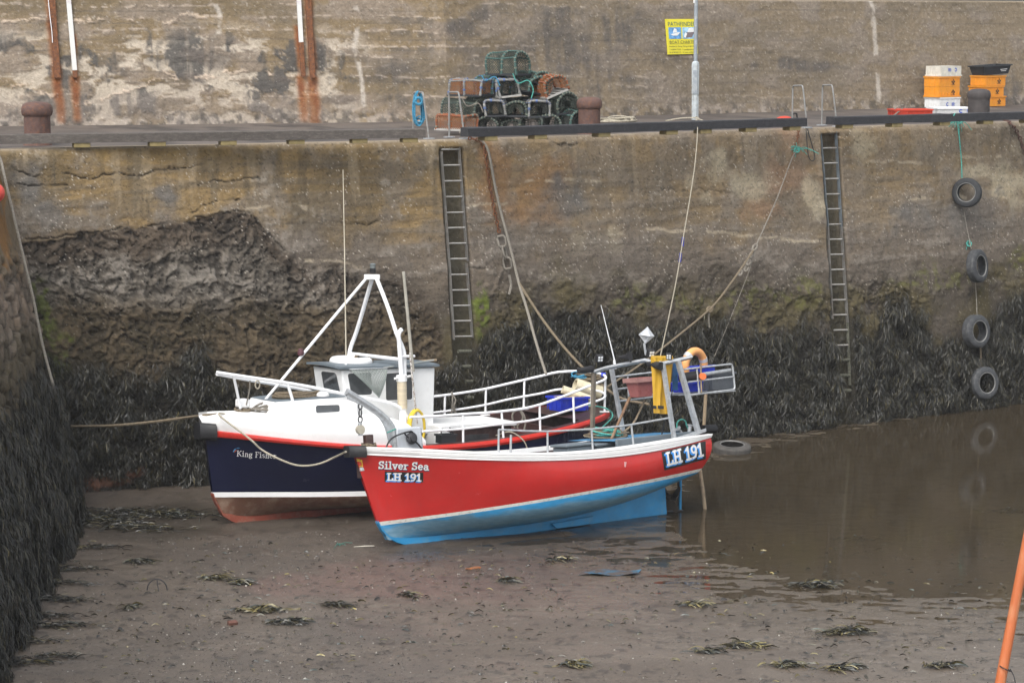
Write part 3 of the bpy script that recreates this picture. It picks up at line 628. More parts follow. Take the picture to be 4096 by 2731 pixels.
wq = np_mesh('hanging_seaweed', V, q, weed_m, weed_colors(len(ss), 5, 10, .7, [.24, .24, .1, .14, .08, .08, .12])); tag(wq, 'dark bladder wrack hanging over the lower quay wall', 'seaweed', kind='stuff')
n0 = 250000; tt = r.uniform(0, 15.5, n0); hh = r.uniform(3.3, 6.3, n0); cl = fbm(tt * 3.6, hh * 2.2, 4, 511)
keep = r.uniform(0, 1, n0) < sm(3.5, 4.15, hh + (fbm(tt * 1.2, hh, 3, 512) - .5) * 1.4) * sm(.32, .46, cl); tt, hh, cl = tt[keep], hh[keep], cl[keep]
root = side_pt(tt, hh, .04 + .22 * sm(.4, .65, cl) + r.uniform(0, .06, len(tt))); k = len(tt)
dn = np.tile(-unit(bvec), (k, 1)) + sn * r.normal(.04, .1, (k, 1)) + ad * r.normal(0, .3, (k, 1)); ln = r.uniform(.06, .24, k); ln = np.minimum(ln, np.maximum((root[:, 2] - .05), .08))
V, q = ribbons(root, dn, np.tile(ad, (k, 1)), np.tile(sn, (k, 1)), ln, r.uniform(.005, .013, k), 5, .2, 19)
ws = np_mesh('hanging_seaweed', V, q, weed_m, weed_colors(k, 5, 20, .55, [.24, .24, .1, .16, .06, .08, .12])); tag(ws, 'long dark wrack hanging down the side wall', 'seaweed', kind='stuff')

# ---- weed and litter on the mud
def mud_at(px, py):
    p = on_z(px, py, .05)
    for _ in range(3): p = on_z(px, py, float(mud_z(p[0], p[1])))
    return p
def mud_clump(px, py, rx, ry, n, seed, ang=0.0, l=(.08, .25), hgt=.05, w=(.012, .03)):
    """fronds lying on the mud round a spot; sizes in metres"""
    r = np.random.default_rng(seed); c = mud_at(px, py); g = r.normal(0, .45, (n, 2)); g /= np.maximum(1, np.hypot(g[:, 0], g[:, 1]) / 1.1)[:, None]
    ca, sa = math.cos(ang), math.sin(ang); x = g[:, 0] * rx; y = g[:, 1] * ry; rx_, ry_ = x * ca - y * sa, x * sa + y * ca
    X, Y = c[0] + rx_, c[1] + ry_; hump = hgt * np.exp(-2.0 * (g ** 2).sum(1)); Z = mud_full(X, Y) + .012 + hump * r.uniform(.2, 1, n)
    a = np.where(r.uniform(0, 1, n) < .7, r.normal(ang, .5, n), r.uniform(0, 6.28, n)); dn = np.stack([np.cos(a), np.sin(a), r.normal(0, .10, n)], 1)
    sd_ = np.stack([-np.sin(a), np.cos(a), a * 0], 1); L_ = r.uniform(*l, n)
    return ribbons(np.stack([X, Y, Z], 1), dn, sd_, np.tile((0, 0, 1.0), (n, 1)), L_, r.uniform(*w, n), 5, .18, seed + 1)
def join_q(parts):
    Vs, Qs, o = [], [], 0
    for V, q in parts: Vs.append(V); Qs.append(q + o); o += len(V)
    return np.concatenate(Vs), np.concatenate(Qs)
PY = [.1, .15, .05, .25, .1, .3, .05]; PD = None; PG = None
CL = [  # u, v (2352 frame), rx, ry, n, palette, label
    (315, 1293, .22, .10, 60, PD, 'small dark weed tuft on mud, uppermost one below the corner heap'),
    (492, 1330, .22, .12, 80, PY, 'yellow-brown weed tuft on the mud below the blue boat'),
    (545, 1342, .24, .08, 70, PD, 'flat dark weed patch touching the yellow-brown tuft'),
    (590, 1406, .42, .09, 130, PY, 'long streak of olive weed on mud below the blue bow'),
    (655, 1434, .26, .12, 90, PD, 'blackish weed clump just below the long olive streak'),
    (765, 1392, .26, .10, 70, PD, 'dark weed scatter on mud beside the brown stain'),
    (293, 1398, .15, .06, 45, PY, 'lone small yellow weed tuft on bare mud by the side wall'),
    (1155, 1334, .18, .08, 50, PD, 'small dark weed tuft on the mud under the red hull'),
    (1280, 1288, .2, .08, 50, PD, 'dark weed crumbs on mud below the red boat stern'),
    (930, 1367, .16, .07, 40, PD, 'little weed tuft on mud below the red boat bow'),
    (1875, 1345, .38, .17, 150, PD, 'large spiky weed clump at the shallow water edge'),
    (1590, 1392, .3, .08, 60, PY, 'green-yellow weed strip on wet mud'),
    (1938, 1455, .42, .14, 140, PD, 'dark weed heap with green fringe on rippled mud'),
    (1700, 1487, .36, .11, 100, PY, 'olive weed patch on mud halfway to the orange pole'),
    (1800, 1530, .3, .09, 80, PY, 'green algae-streaked weed on mud at the lower edge'),
    (1925, 1536, .3, .10, 90, PD, 'dark weed clump by the lower edge near the orange pole'),
    (1620, 1500, .22, .09, 60, PD, 'small weed clump beside the olive patch on the mud'),
    (1960, 1240, .34, .05, 50, PD, 'thin weed film floating flat on the shallow water'),
    (2310, 1178, .36, .08, 70, PD, 'dark weed mat in the water below the hanging tyres'),
    (2160, 1532, .3, .1, 80, PD, 'dark weed clump on mud just beside the orange pole'),
    (1320, 1530, .26, .08, 60, PY, 'yellowish weed smear on the open mud at the lower edge'),
]
for i, (u, v, rx, ry, n, pal, lab) in enumerate(CL):
    V, q = mud_clump(u * VS, v * VS, rx, ry, n, 600 + i * 3, .1, hgt=.06 if n > 80 else .035)
    o = np_mesh('seaweed_clump', V, q, weed_m, weed_colors(n, 5, 700 + i, 1.6, pal)); tag(o, lab, 'seaweed', 'loose weed clumps on the mud')
parts, cols = [], []
lst = [(300, 1180, 1.5, .4, 600), (230, 1200, .8, .6, 500), (390, 1188, 1.3, .3, 300), (310, 1216, .9, .25, 220)]            # drift weed at the corner
lst += [(40 + 18 * i, y, .55, .10, 150) for i, y in enumerate((1520, 1476, 1440, 1418, 1378, 1345, 1310))] + [(150, 1383, .4, .06, 80), (150, 1438, .5, .06, 90), (120, 1508, .45, .08, 90), (215, 1260, .5, .12, 120)]
for i, (u, v, rx, ry, n) in enumerate(lst):
    parts.append(mud_clump(u * VS, v * VS, rx, ry, n, 900 + i, .05, l=(.06, .22), hgt=.05, w=(.006, .02))); cols.append(weed_colors(n, 5, 950 + i, .9))
n = 2600; r = np.random.default_rng(77); uu, vv = r.uniform(60, 2330, n), 1568 - 330 * r.uniform(0, 1, n) ** .8; X, Y = np.array([mud_at(a * VS, b * VS)[:2] for a, b in zip(uu, vv)]).T
kp = ((fbm(X * .9, Y * .9, 4, 421) > .46) | (r.uniform(0, 1, n) < .3)) & ~((uu > 830) & (uu < 1560) & (vv < 1262)); X, Y = X[kp], Y[kp]; n = len(X); a = r.normal(.1, .7, n)
parts.append(ribbons(np.stack([X, Y, mud_full(X, Y) + .012], 1), np.stack([np.cos(a), np.sin(a), a * 0], 1), np.stack([-np.sin(a), np.cos(a), a * 0], 1), np.tile((0, 0, 1.), (n, 1)), r.uniform(.02, .13, n), r.uniform(.008, .03, n), 5, .2, 79)); cols.append(weed_colors(n, 5, 80, 1.5))
V, q = join_q(parts); o = np_mesh('seaweed_litter', V, q, weed_m, np.concatenate(cols)); tag(o, 'brown wrack drifted along the wall foot and strewn over the mud', 'seaweed', kind='stuff')
# pebbles and shell bits
n = 9500; r = np.random.default_rng(99); uu = np.where(r.uniform(0, 1, n) < .55, r.normal(640, 250, n), r.uniform(40, 2330, n)); vv = 1572 - 350 * r.uniform(0, 1, n) ** 1.3
PQ = np.array([mud_at(a * VS, b * VS) for a, b in zip(uu, vv)]); sz = r.uniform(.005, .017, n) * np.where(r.uniform(0, 1, n) < .05, 2, 1)
oc = np.array([(1, 0, 0), (0, 1, 0), (-1, 0, 0), (0, -1, 0), (0, 0, .7), (0, 0, -.5)], float); of = np.array([(0, 1, 4), (1, 2, 4), (2, 3, 4), (3, 0, 4), (1, 0, 5), (2, 1, 5), (3, 2, 5), (0, 3, 5)])
V = PQ[:, None] + oc[None] * sz[:, None, None] * r.uniform(.5, 1.3, (n, 6, 1)); V[..., 2] = V[..., 2] - PQ[:, None, 2] + mud_full(PQ[:, 0], PQ[:, 1])[:, None]
pc = np.where((r.uniform(0, 1, n) < .05)[:, None], np.array((.42, .40, .36)), np.array((.09, .08, .072)) * r.uniform(.4, 1.6, (n, 1)))
o = np_mesh('pebbles', V.reshape(-1, 3), (of[None] + (np.arange(n) * 6)[:, None, None]).reshape(-1, 3), attr_mat('pebble_stone', rough=.7, bump=.2), np.repeat(pc, 6, 0), smooth=False); tag(o, 'grey pebbles and white shell bits scattered over the mud', 'pebbles', kind='stuff')

# damp sea air
hz_ = MB(); hz_.box((12, 42, 6.2), (72, 100, 15.4)); hm = bpy.data.materials.new('damp_air'); hm.use_nodes = True; nt = hm.node_tree; nt.nodes.remove(nt.nodes['Principled BSDF'])
pv = N(nt, 'ShaderNodeVolumePrincipled'); pv.inputs['Color'].default_value = (.93, .95, 1, 1); pv.inputs['Density'].default_value = .0004; nt.links.new(pv.outputs[0], nt.nodes['Material Output'].inputs['Volume'])
ho = hz_.build('haze', hm, smooth=False); ho['kind'] = 'stuff'
# ================================================================ BOATS
class Frame:
    """boat frame: u from the forefoot aft, b to port (towards the water side), z up, leaning and trimmed as the boat lies"""
    def __init__(s, O, al, heel, trim):
        al, heel, trim = map(R, (al, heel, trim)); s.O = np.array(O)
        w0 = np.array([math.cos(al), math.sin(al), 0]); t0 = np.array([math.sin(al), -math.cos(al), 0]); z = np.array([0, 0, 1.])
        s.w = w0 * math.cos(trim) - z * math.sin(trim); k0 = z * math.cos(trim) + w0 * math.sin(trim)
        s.t = t0 * math.cos(heel) + k0 * math.sin(heel); s.k = k0 * math.cos(heel) - t0 * math.sin(heel)
    def P(s, u, b, z):
        u, b, z = np.broadcast_arrays(*[np.asarray(a, float) for a in (u, b, z)])
        return s.O + u[..., None] * s.w + b[..., None] * s.t + z[..., None] * s.k
    def uz(s, px, py, b=0.0):
        d = ray(px, py); x = np.linalg.solve(np.stack([s.w, s.k, -d], 1), CAM - s.O - b * s.t); return x[0], x[1]
    def at(s, px, py, b=0.0):
        if callable(b):
            bb = b(2.0)
            for _ in range(12): u, z = s.uz(px, py, bb); bb = float(b(u))
            return s.P(u, bb, z)
        return s.P(*(lambda q: (q[0], b, q[1]))(s.uz(px, py, b)))
    def fit(s, pts, bf, deg=3):
        uz = []
        for px, py in pts:
            b = bf(1.0)
            for _ in range(15): u, z = s.uz(px, py, b); b = float(bf(u))
            uz.append((u, z))
        uz = np.array(uz); return np.poly1d(np.polyfit(uz[:, 0], uz[:, 1], deg))
    def matrix(s):
        y = -s.t; return Matrix(((s.w[0], y[0], s.k[0], s.O[0]), (s.w[1], y[1], s.k[1], s.O[1]), (s.w[2], y[2], s.k[2], s.O[2]), (0, 0, 0, 1)))
    def rot(s): return s.matrix().to_3x3()
    def box(s, mb, u, b, z, du, db, dz): return mb.box(s.P(u, b, z), (du, db, dz), s.rot())
def hermite(x, pts):
    p = np.array(pts, float); X, Y = p[:, 0], p[:, 1]; m = np.gradient(Y, X); x = np.clip(x, X[0], X[-1]); i = np.clip(np.searchsorted(X, x) - 1, 0, len(X) - 2)
    h = X[i + 1] - X[i]; t = (x - X[i]) / h; return (2*t**3 - 3*t*t + 1) * Y[i] + (t**3 - 2*t*t + t) * h * m[i] + (-2*t**3 + 3*t*t) * Y[i+1] + (t**3 - t*t) * h * m[i+1]

white = mat('white_paint', (.82, .82, .82), .42, var=.03, col2=(.6, .57, .5), amt=.22, vscale=5, thresh=(.56, .72), bump=.12, bscale=30)
white_rough = mat('white_house_paint', (.80, .81, .81), .45, var=.04, col2=(.62, .6, .55), amt=.3, vscale=4, thresh=(.58, .75), bump=.3, bscale=45)
def hull_paint(name, col, worn, streak, coat):
    m = mat(name, col, .22, var=.10, vscale=1.6, col2=worn, amt=.25, thresh=(.45, .7), coat=coat, bump=.03, bscale=3); nt = m.node_tree; L = nt.links; b = nt.nodes['Principled BSDF']; src = b.inputs['Base Color'].links[0].from_socket
    tc = N(nt, 'ShaderNodeTexCoord'); mp = N(nt, 'ShaderNodeMapping'); mp.inputs['Scale'].default_value = (9, 9, .5); L.new(tc.outputs['Object'], mp.inputs[0]); n1 = noise_node(nt, 2.2, 5, .6, mp.outputs[0]); n2 = noise_node(nt, 14, 6, .7, tc.outputs['Object']); n3 = noise_node(nt, 1.1, 3, .5, tc.outputs['Object'])
    c = mixn(nt, ramp(nt, n1.outputs['Fac'], .56, .74, (0, 0, 0, 1), (.22, .22, .22, 1)), src, streak); sc = ramp(nt, n2.outputs['Fac'], .66, .70, (0, 0, 0, 1), (.55, .55, .55, 1)); g = N(nt, 'ShaderNodeMath', operation='MULTIPLY'); L.new(sc, g.inputs[0]); L.new(ramp(nt, n3.outputs['Fac'], .5, .62), g.inputs[1])
    L.new(mixn(nt, g.outputs[0], c, tuple(min(1, x * 1.5 + .06) for x in col)), b.inputs['Base Color']); return m
red_hull = hull_paint('red_hull_paint', (.44, .014, .012), (.44, .045, .035), (.26, .03, .028), .3)
red_strake = mat('red_strake_paint', (.52, .025, .016), .4, var=.1, col2=(.25, .05, .04), amt=.6, thresh=(.6, .7), vscale=9)
navy = hull_paint('navy_hull_paint', (.003, .005, .026), (.005, .007, .03), (.02, .022, .035), .0); navy.node_tree.nodes['Principled BSDF'].inputs['Specular IOR Level'].default_value = .3
stripe_m = mat('boot_stripe_paint', (.55, .54, .50), .6, var=.1, col2=(.13, .11, .08), amt=.7, vscale=9, thresh=(.52, .7), bump=.2, stretch=(1, 1, 2))
blue_bottom = mat('blue_antifouling', (.012, .15, .34), .55, var=.15, col2=(.15, .19, .19), amt=.85, vscale=1.6, thresh=(.38, .56), bump=.2, bscale=20, stretch=(.5, 2, 2.2))
def banded_bottom():
    m, nt, b = new_mat('blue_antifouling_slimed'); L = nt.links; tc = N(nt, 'ShaderNodeTexCoord'); sx = N(nt, 'ShaderNodeSeparateXYZ'); L.new(tc.outputs['Object'], sx.inputs[0])
    mp = N(nt, 'ShaderNodeMapping'); mp.inputs['Scale'].default_value = (.5, 1.6, 2.2); L.new(tc.outputs['Object'], mp.inputs[0]); n1 = noise_node(nt, 2.2, 6, .65, mp.outputs[0]); n2 = noise_node(nt, 9, 5, .6, mp.outputs[0])
    a = N(nt, 'ShaderNodeMath', operation='MULTIPLY_ADD'); L.new(n1.outputs['Fac'], a.inputs[0]); a.inputs[1].default_value = .5; L.new(sx.outputs['Z'], a.inputs[2])
    x = N(nt, 'ShaderNodeMath', operation='MULTIPLY_ADD'); L.new(sx.outputs['X'], x.inputs[0]); x.inputs[1].default_value = -.035; L.new(a.outputs[0], x.inputs[2])
    r = N(nt, 'ShaderNodeValToRGB'); e = r.color_ramp.elements; e[0].position = .30; e[0].color = (0, 0, 0, 1); e[1].position = .44; e[1].color = (.8, .8, .8, 1)
    for p, v in ((.56, .75), (.66, .05)): q = e.new(p); q.color = (v, v, v, 1)
    L.new(x.outputs[0], r.inputs[0]); c1 = mixn(nt, ramp(nt, n2.outputs['Fac'], .35, .65), (.016, .21, .42), (.022, .27, .56)); c2 = mixn(nt, ramp(nt, n2.outputs['Fac'], .35, .65), (.11, .20, .25), (.19, .28, .32))
    L.new(mixn(nt, r.outputs[0], c1, c2), b.inputs['Base Color']); b.inputs['Roughness'].default_value = .55; return m
blue_slimed = banded_bottom()
blue_keel = mat('blue_keel_paint', (.016, .23, .48), .5, var=.15, col2=(.10, .25, .36), amt=.6, vscale=3, thresh=(.5, .7), bump=.1)
brown_bottom = mat('brown_antifouling', (.16, .075, .045), .65, var=.2, col2=(.30, .22, .16), amt=.7, vscale=2, thresh=(.45, .65), bump=.3, bscale=20)
brown_wood = mat('brown_deck_paint', (.040, .018, .016), .5, var=.25, col2=(.10, .07, .06), amt=.5, vscale=7, bump=.2)
rubber = mat('black_rubber', (.012, .012, .014), .55, var=.3, bump=.15)
galv = mat('galvanised_steel', (.42, .44, .46), .5, .35, var=.2, vscale=10, col2=(.25, .26, .28), amt=.6, bump=.15)
grey_blue = mat('grey_blue_paint', (.135, .165, .19), .55, var=.1, bump=.15)
glass_dark = mat('window_glass', (.06, .065, .07), .06, var=.4, vscale=3, spec=.8)
rope_tan = mat('tan_rope', (.19, .15, .10), .9, var=.35, vscale=40, bump=.8, bscale=120)
rope_grey = mat('grey_rope', (.22, .20, .17), .9, var=.35, vscale=40, bump=.8, bscale=120)
rope_pale = mat('pale_rope', (.42, .38, .30), .85, var=.3, vscale=40, bump=.8, bscale=120)
rope_green = mat('green_twine', (.07, .32, .27), .85, var=.4, vscale=30, bump=.6, bscale=90)
rope_blue = mat('blue_rope', (.04, .22, .36), .8, var=.4, vscale=30, bump=.6, bscale=90)
wood_pale = mat('weathered_wood', (.30, .23, .15), .8, var=.3, vscale=12, col2=(.12, .09, .07), amt=.6, bump=.4, stretch=(1, 1, .2))
steel_dark = mat('dark_steel', (.06, .06, .065), .5, .5, var=.3, bump=.2)
white_metal = mat('white_tube_paint', (.82, .83, .85), .35, var=.04, col2=(.5, .45, .4), amt=.3, vscale=12, thresh=(.62, .75))
blue_plastic = mat('blue_plastic', (.012, .035, .46), .4, var=.15, col2=(.05, .07, .35), amt=.5, vscale=5)
decal_white = mat('white_lettering', (.72, .72, .72), .4, var=.05)
decal_black = mat('black_lettering_panel', (.012, .012, .012), .35, var=.2)
decal_blue = mat('blue_lettering', (.03, .28, .75), .4, var=.05)

# ---- stroke lettering (slab-serif capitals and a few lower-case letters), unit height
def arc(cx, cy, rx, ry, a0, a1, n=10): return [(cx + rx * math.cos(R(a)), cy + ry * math.sin(R(a))) for a in np.linspace(a0, a1, n)]
GL = {
 'L': (.62, [[(.18, 0), (.18, 1)], [(.02, .06), (.58, .06), (.58, .3)], [(.02, .95), (.36, .95)]]),
 'H': (.82, [[(.18, 0), (.18, 1)], [(.64, 0), (.64, 1)], [(.18, .5), (.64, .5)], [(.02, .05), (.34, .05)], [(.02, .95), (.34, .95)], [(.48, .05), (.8, .05)], [(.48, .95), (.8, .95)]]),
 '1': (.46, [[(.24, 0), (.24, 1)], [(.02, .05), (.46, .05)], [(.03, .74), (.24, .96)]]),
 '9': (.62, [arc(.3, .69, .21, .25, 0, 360, 18), [(.51, .69), (.5, .4), (.38, .12), (.1, .06)]]),
 'S': (.6, [arc(.29, .73, .2, .21, 30, 270, 12) + arc(.29, .28, .21, .23, 90, -150, 12)[1:], [(.49, .98), (.49, .74)], [(.07, .02), (.07, .26)]]),
 'i': (.36, [[(.18, 0), (.18, .66)], [(.02, .04), (.34, .04)], [(.04, .63), (.18, .63)], [(.17, .84), (.17, .98)]]),
 'l': (.34, [[(.17, 0), (.17, 1)], [(.02, .04), (.33, .04)], [(.03, .96), (.17, .96)]]),
 'v': (.56, [[(.08, .66), (.28, .02), (.48, .66)], [(0, .63), (.2, .63)], [(.36, .63), (.56, .63)]]),
 'e': (.54, [[(.08, .36), (.46, .36)] + arc(.27, .34, .2, .3, 5, 315, 14)]),
 'r': (.44, [[(.14, 0), (.14, .66)], [(.0, .04), (.3, .04)], [(.0, .63), (.14, .63)], [(.14, .42), (.26, .6), (.42, .6)]]),
 'a': (.54, [arc(.24, .2, .17, .18, 0, 360, 14), [(.08, .56), (.24, .65), (.4, .56), (.4, .06), (.54, .04)]]),
 'K': (.74, [[(.15, 0), (.15, 1)], [(.62, .98), (.17, .48)], [(.28, .6), (.68, .02)], [(.03, .02), (.28, .02)], [(.03, .98), (.28, .98)], [(.52, .98), (.74, .98)]]),
 'n': (.58, [[(.13, 0), (.13, .64)], [(.13, .46), (.26, .63), (.4, .6), (.45, .46), (.45, 0)], [(.03, .02), (.23, .02)], [(.35, .02), (.55, .02)]]),
 'g': (.54, [arc(.25, .42, .17, .21, 0, 360, 14), [(.12, .2), (.14, .06), (.4, .02), (.46, -.16), (.25, -.28), (.06, -.18), (.14, .0)], [(.38, .58), (.52, .64)]]),
 'F': (.6, [[(.15, 0), (.15, 1)], [(.03, .97), (.56, .97), (.56, .8)], [(.15, .52), (.44, .52)], [(.03, .02), (.3, .02)]]),
 's': (.42, [arc(.2, .49, .13, .14, 30, 270, 9) + arc(.2, .19, .14, .16, 90, -150, 9)[1:]]),
 'h': (.58, [[(.13, 0), (.13, 1)], [(.13, .46), (.26, .63), (.4, .6), (.45, .46), (.45, 0)], [(.03, .02), (.23, .02)], [(.35, .02), (.55, .02)], [(.03, .97), (.13, .97)]]),
 ' ': (.3, []),
}
def text_quads(txt, track=.06, wt=.13, thin=None):
    """strokes of a line of lettering as small quads in text space, and its width"""
    x0 = 0; out = []
    for ch in txt:
        w, st = GL[ch]
        for pl in st:
            for (ax, ay), (bx, by) in zip(pl, pl[1:]):
                L_ = math.hypot(bx - ax, by - ay)
                if L_ < 1e-6: continue
                dx, dy = (bx - ax) / L_, (by - ay) / L_; t_ = wt * (thin if (thin and abs(dx) > .6) else 1)
                ax2, ay2, bx2, by2 = ax - dx * t_ * .3, ay - dy * t_ * .3, bx + dx * t_ * .3, by + dy * t_ * .3; k = max(1, int(L_ / .25)); nx, ny = -dy * t_ / 2, dx * t_ / 2
                for i in range(k):
                    p, q = i / k, (i + 1) / k; a = (ax2 + (bx2 - ax2) * p, ay2 + (by2 - ay2) * p); b = (ax2 + (bx2 - ax2) * q, ay2 + (by2 - ay2) * q)
                    out.append([(x0 + a[0] + nx, a[1] + ny), (x0 + a[0] - nx, a[1] - ny), (x0 + b[0] - nx, b[1] - ny), (x0 + b[0] + nx, b[1] + ny)])
        x0 += w + track
    return out, x0 - track
def decal_text(mb, txt, bl, br, tl, surf, e, wt=.13, thin=None, shift=(0, 0), only=None):
    """lettering between pixel corners, laid on a surface"""
    q, W = text_quads(txt, wt=wt, thin=thin); bl, br, tl = map(np.array, (bl, br, tl))
    if only is not None:
        sp = text_quads(txt.split(' ')[0], wt=wt)[1] + .2; q = [a for a in q if (a[0][0] > sp) == bool(only)]
    for i, quad in enumerate(q):
        vs = []
        for x, y in quad:
            p = bl + (br - bl) * (x / W + shift[0]) + (tl - bl) * (y + shift[1]); vs.append(surf(p[0], p[1], e + i * 2e-5))
        mb.add(vs, [(0, 1, 2, 3)])
def decal_rect(mb, corners, surf, e, n=8, m=3):
    a, b, c, d = map(np.array, corners); rows = []   # bl, br, tr, tl
    for i in range(m + 1):
        t = i / m; rows.append([surf(*((a + (d - a) * t) * (1 - s) + (b + (c - b) * t) * s), e) for s in np.linspace(0, 1, n + 1)])
    mb.grid(rows)

class Hull:
    def __init__(s, fr, stem, rows, tail):
        s.fr, s.stem, s.rows, s.tail = fr, np.array(stem), rows, tail
    def u_stem(s, z): o = np.argsort(s.stem[:, 1]); return np.interp(z, s.stem[o, 1], s.stem[o, 0])

def hull_rows(defs, N, pw=1.35):
    """each def: us, ue, bfun(s), zfun(u) -> array N x 3 of (u, b, z)"""
    t = np.linspace(0, 1, N) ** pw; out = []
    for us, ue, bf, zf in defs:
        u = us + (ue - us) * t; out.append(np.stack([u, bf(t), zf(u)], 1))
    return out
def loft(fr, rows, name, m, parent, closed_ends=(), angle=30, extra=None):
    mb = MB()
    for sg in (1, -1):
        g = [[fr.P(p[0], sg * p[1], p[2]) for p in r] for r in rows]
        if sg < 0: g = g[::-1]
        mb.grid(g)
    if 'stern' in closed_ends:
        e = [fr.P(r[-1][0], r[-1][1], r[-1][2]) for r in rows] + [fr.P(r[-1][0], -r[-1][1], r[-1][2]) for r in rows[::-1]]
        mb.add(e, [tuple(range(len(e)))])
    if extra: extra(mb)
    return mb.build(name, m, parent, angle=angle)
def strip(fr, prof, name, m, parent, sides=(1, -1), angle=35):
    """prof: list of rows (u,b,z arrays) forming a closed profile swept along the hull"""
    mb = MB()
    for sg in sides:
        g = [[fr.P(p[0], sg * p[1], p[2]) for p in r] for r in prof]; g = g + [g[0]]
        if sg < 0: g = g[::-1]
        mb.grid(g)
        for i in (0, -1):
            e = [r[i] for r in g[:-1]]; mb.add(e, [tuple(range(len(e)))])
    return mb.build(name, m, parent, angle=angle)
def off(r, db=0, dz=0, du=0): return r + np.array([du, db, dz])

# ---------------------------------------------------------------- red boat
SF = Frame(mud_at(1640, 2178), 34, 7.5, 0.5)
sv = thing('fishing_boat', 'bright red open fishing boat with light blue bottom standing on the mud', 'boat', SF.matrix())
us, ue = -1.03, 5.77
def bG(s): return hermite(s, [(0, .03), (.04, .19), (.1, .42), (.2, .70), (.3, .88), (.45, 1.02), (.6, 1.06), (.75, 1.02), (.9, .91), (1, .82)])
def bS(s): return hermite(s, [(0, .025), (.05, .11), (.1, .22), (.2, .47), (.3, .69), (.45, .92), (.6, .99), (.75, .96), (.9, .82), (1, .70)])
bGu = lambda u: bG(np.clip((u - us) / (ue - us), 0, 1)); bSu = lambda u: bS(np.clip((u + .6) / 6.2, 0, 1))
zG = SF.fit([(1390, 1790), (1451, 1787), (1683, 1798), (1989, 1811), (2197, 1810.5), (2350, 1802), (2500, 1790), (2697, 1754), (2842, 1738)], bGu, 4)
zW = SF.fit([(1399, 1815), (1453, 1815), (1683, 1828), (1930, 1839), (2083, 1841), (2274, 1837), (2500, 1821), (2559, 1812), (2750, 1773.5), (2842, 1747)], bGu, 4)
zS1 = SF.fit([(1508, 2088), (1603, 2075), (1699, 2064), (1800, 2051), (2100, 2007), (2330, 1967), (2559, 1925), (2712, 1894), (2819, 1870)], bSu, 4)
zS2 = SF.fit([(1519, 2102), (1610, 2091), (1700, 2078), (1800, 2064), (2100, 2018), (2330, 1980), (2559, 1938), (2712, 1907), (2804, 1885)], bSu, 4)
zK = lambda u: hermite(u, [(-.6, .13), (0, .11), (1, .10), (2, .11), (3.0, .15), (3.5, .20), (4.1, .28), (4.7, .39), (5.1, .48), (5.55, .60)])
dfW = (-.955, 5.76, lambda s: bG(s) * .985, zW); dfG = (us, ue, bG, zG); dfS1 = (-.605, 5.61, bS, zS1); dfS2 = (-.565, 5.53, lambda s: bS(s) * .985, zS2)
NST = 110
rG, rW, rS1, rS2 = hull_rows([dfG, dfW, dfS1, dfS2], NST)
top = [rW]; K_ = 26
for j in range(1, K_):
    f = j / K_; r_ = rW * (1 - f) + rS1 * f; s_ = np.linspace(0, 1, NST) ** 1.35
    r_[:, 1] += .05 * math.sin(math.pi * f) * (sm(.15, .5, s_) - .8 * sm(.25, .02, s_) * sm(0, .03, s_)); r_[:, 0] += (.06 * math.sin(math.pi * f)) * sm(.85, 1, s_); top.append(r_)
top.append(rS1)
bot = [rS2]; t_ = np.linspace(0, 1, NST) ** 1.35; ee = hermite(t_, [(0, 2.0), (.12, 1.7), (.3, 1.15), (.55, .95), (.8, 1.0), (1, 1.2)])
uK = -.42 + (5.47 + .42) * t_
for j in range(1, 9):
    th = math.pi / 2 * j / 8; cb = np.cos(th) ** ee if j < 8 else 0 * ee; sz_ = np.sin(th) ** ee
    u_ = rS2[:, 0] * (1 - j / 8) + uK * (j / 8); b_ = .045 + (rS2[:, 1] - .045).clip(0) * cb; z_ = rS2[:, 2] + (zK(u_) - rS2[:, 2]) * sz_
    bot.append(np.stack([u_, b_, z_], 1))
hull = loft(SF, top, 'hull', red_hull, sv, ('stern',))
loft(SF, [rS1, rS2], 'boot_stripe', stripe_m, hull); loft(SF, bot, 'bottom', blue_slimed, hull, ('stern',))
mb = MB()     # keel bar, forefoot and deadwood
ku = np.array([-.60, -.57, -.53, -.46, -.38, -.28, -.15, 0, .3, .8, 1.4, 2, 2.8, 3.5, 4.2, 4.8, 5.27]); kb = np.interp(ku, [-.60, -.57, -.53, -.43, -.28, -.12, .05, .8, 1.4, 2.8, 4.2, 5.27], [.42, .36, .28, .17, .075, .015, -.015, -.03, -.05, -.075, -.05, -.02])
kt = np.maximum(zK(ku) + .035, kb + .03); kt[:5] = np.maximum(kt[:5], kb[:5] + .04)
g = [[SF.P(u_, -.05, zt) for u_, zt in zip(ku, kt)], [SF.P(u_, -.045, z0) for u_, z0 in zip(ku, kb)], [SF.P(u_, .045, z0) for u_, z0 in zip(ku, kb)], [SF.P(u_, .05, zt) for u_, zt in zip(ku, kt)]]; g.append(g[0]); mb.grid(g)
for i in (0, -1): mb.add([r_[i] for r_ in g[:4]], [(0, 1, 2, 3)])
mb.build('keel', blue_keel, hull, angle=30)
mb = MB(); mb.hexa([SF.at(2206, 2094, .11), SF.at(2228, 2114, .11), SF.at(2358, 2096, .11), SF.at(2374, 2062, .11)] + [SF.at(2206, 2094, .07), SF.at(2228, 2114, .07), SF.at(2358, 2096, .07), SF.at(2374, 2062, .07)]); mb.build('cooling_plate', blue_keel, hull, bevel=.01)
r1, r2 = off(rG, .03, .012), off(rG, -.10, .012)
r2[:, 1] = np.maximum(r2[:, 1], .004); ri = off(rG, -.10, -.06); ri[:, 1] = np.maximum(ri[:, 1], .004)
lerp = lambda a, b, f: a * (1 - f) + b * f
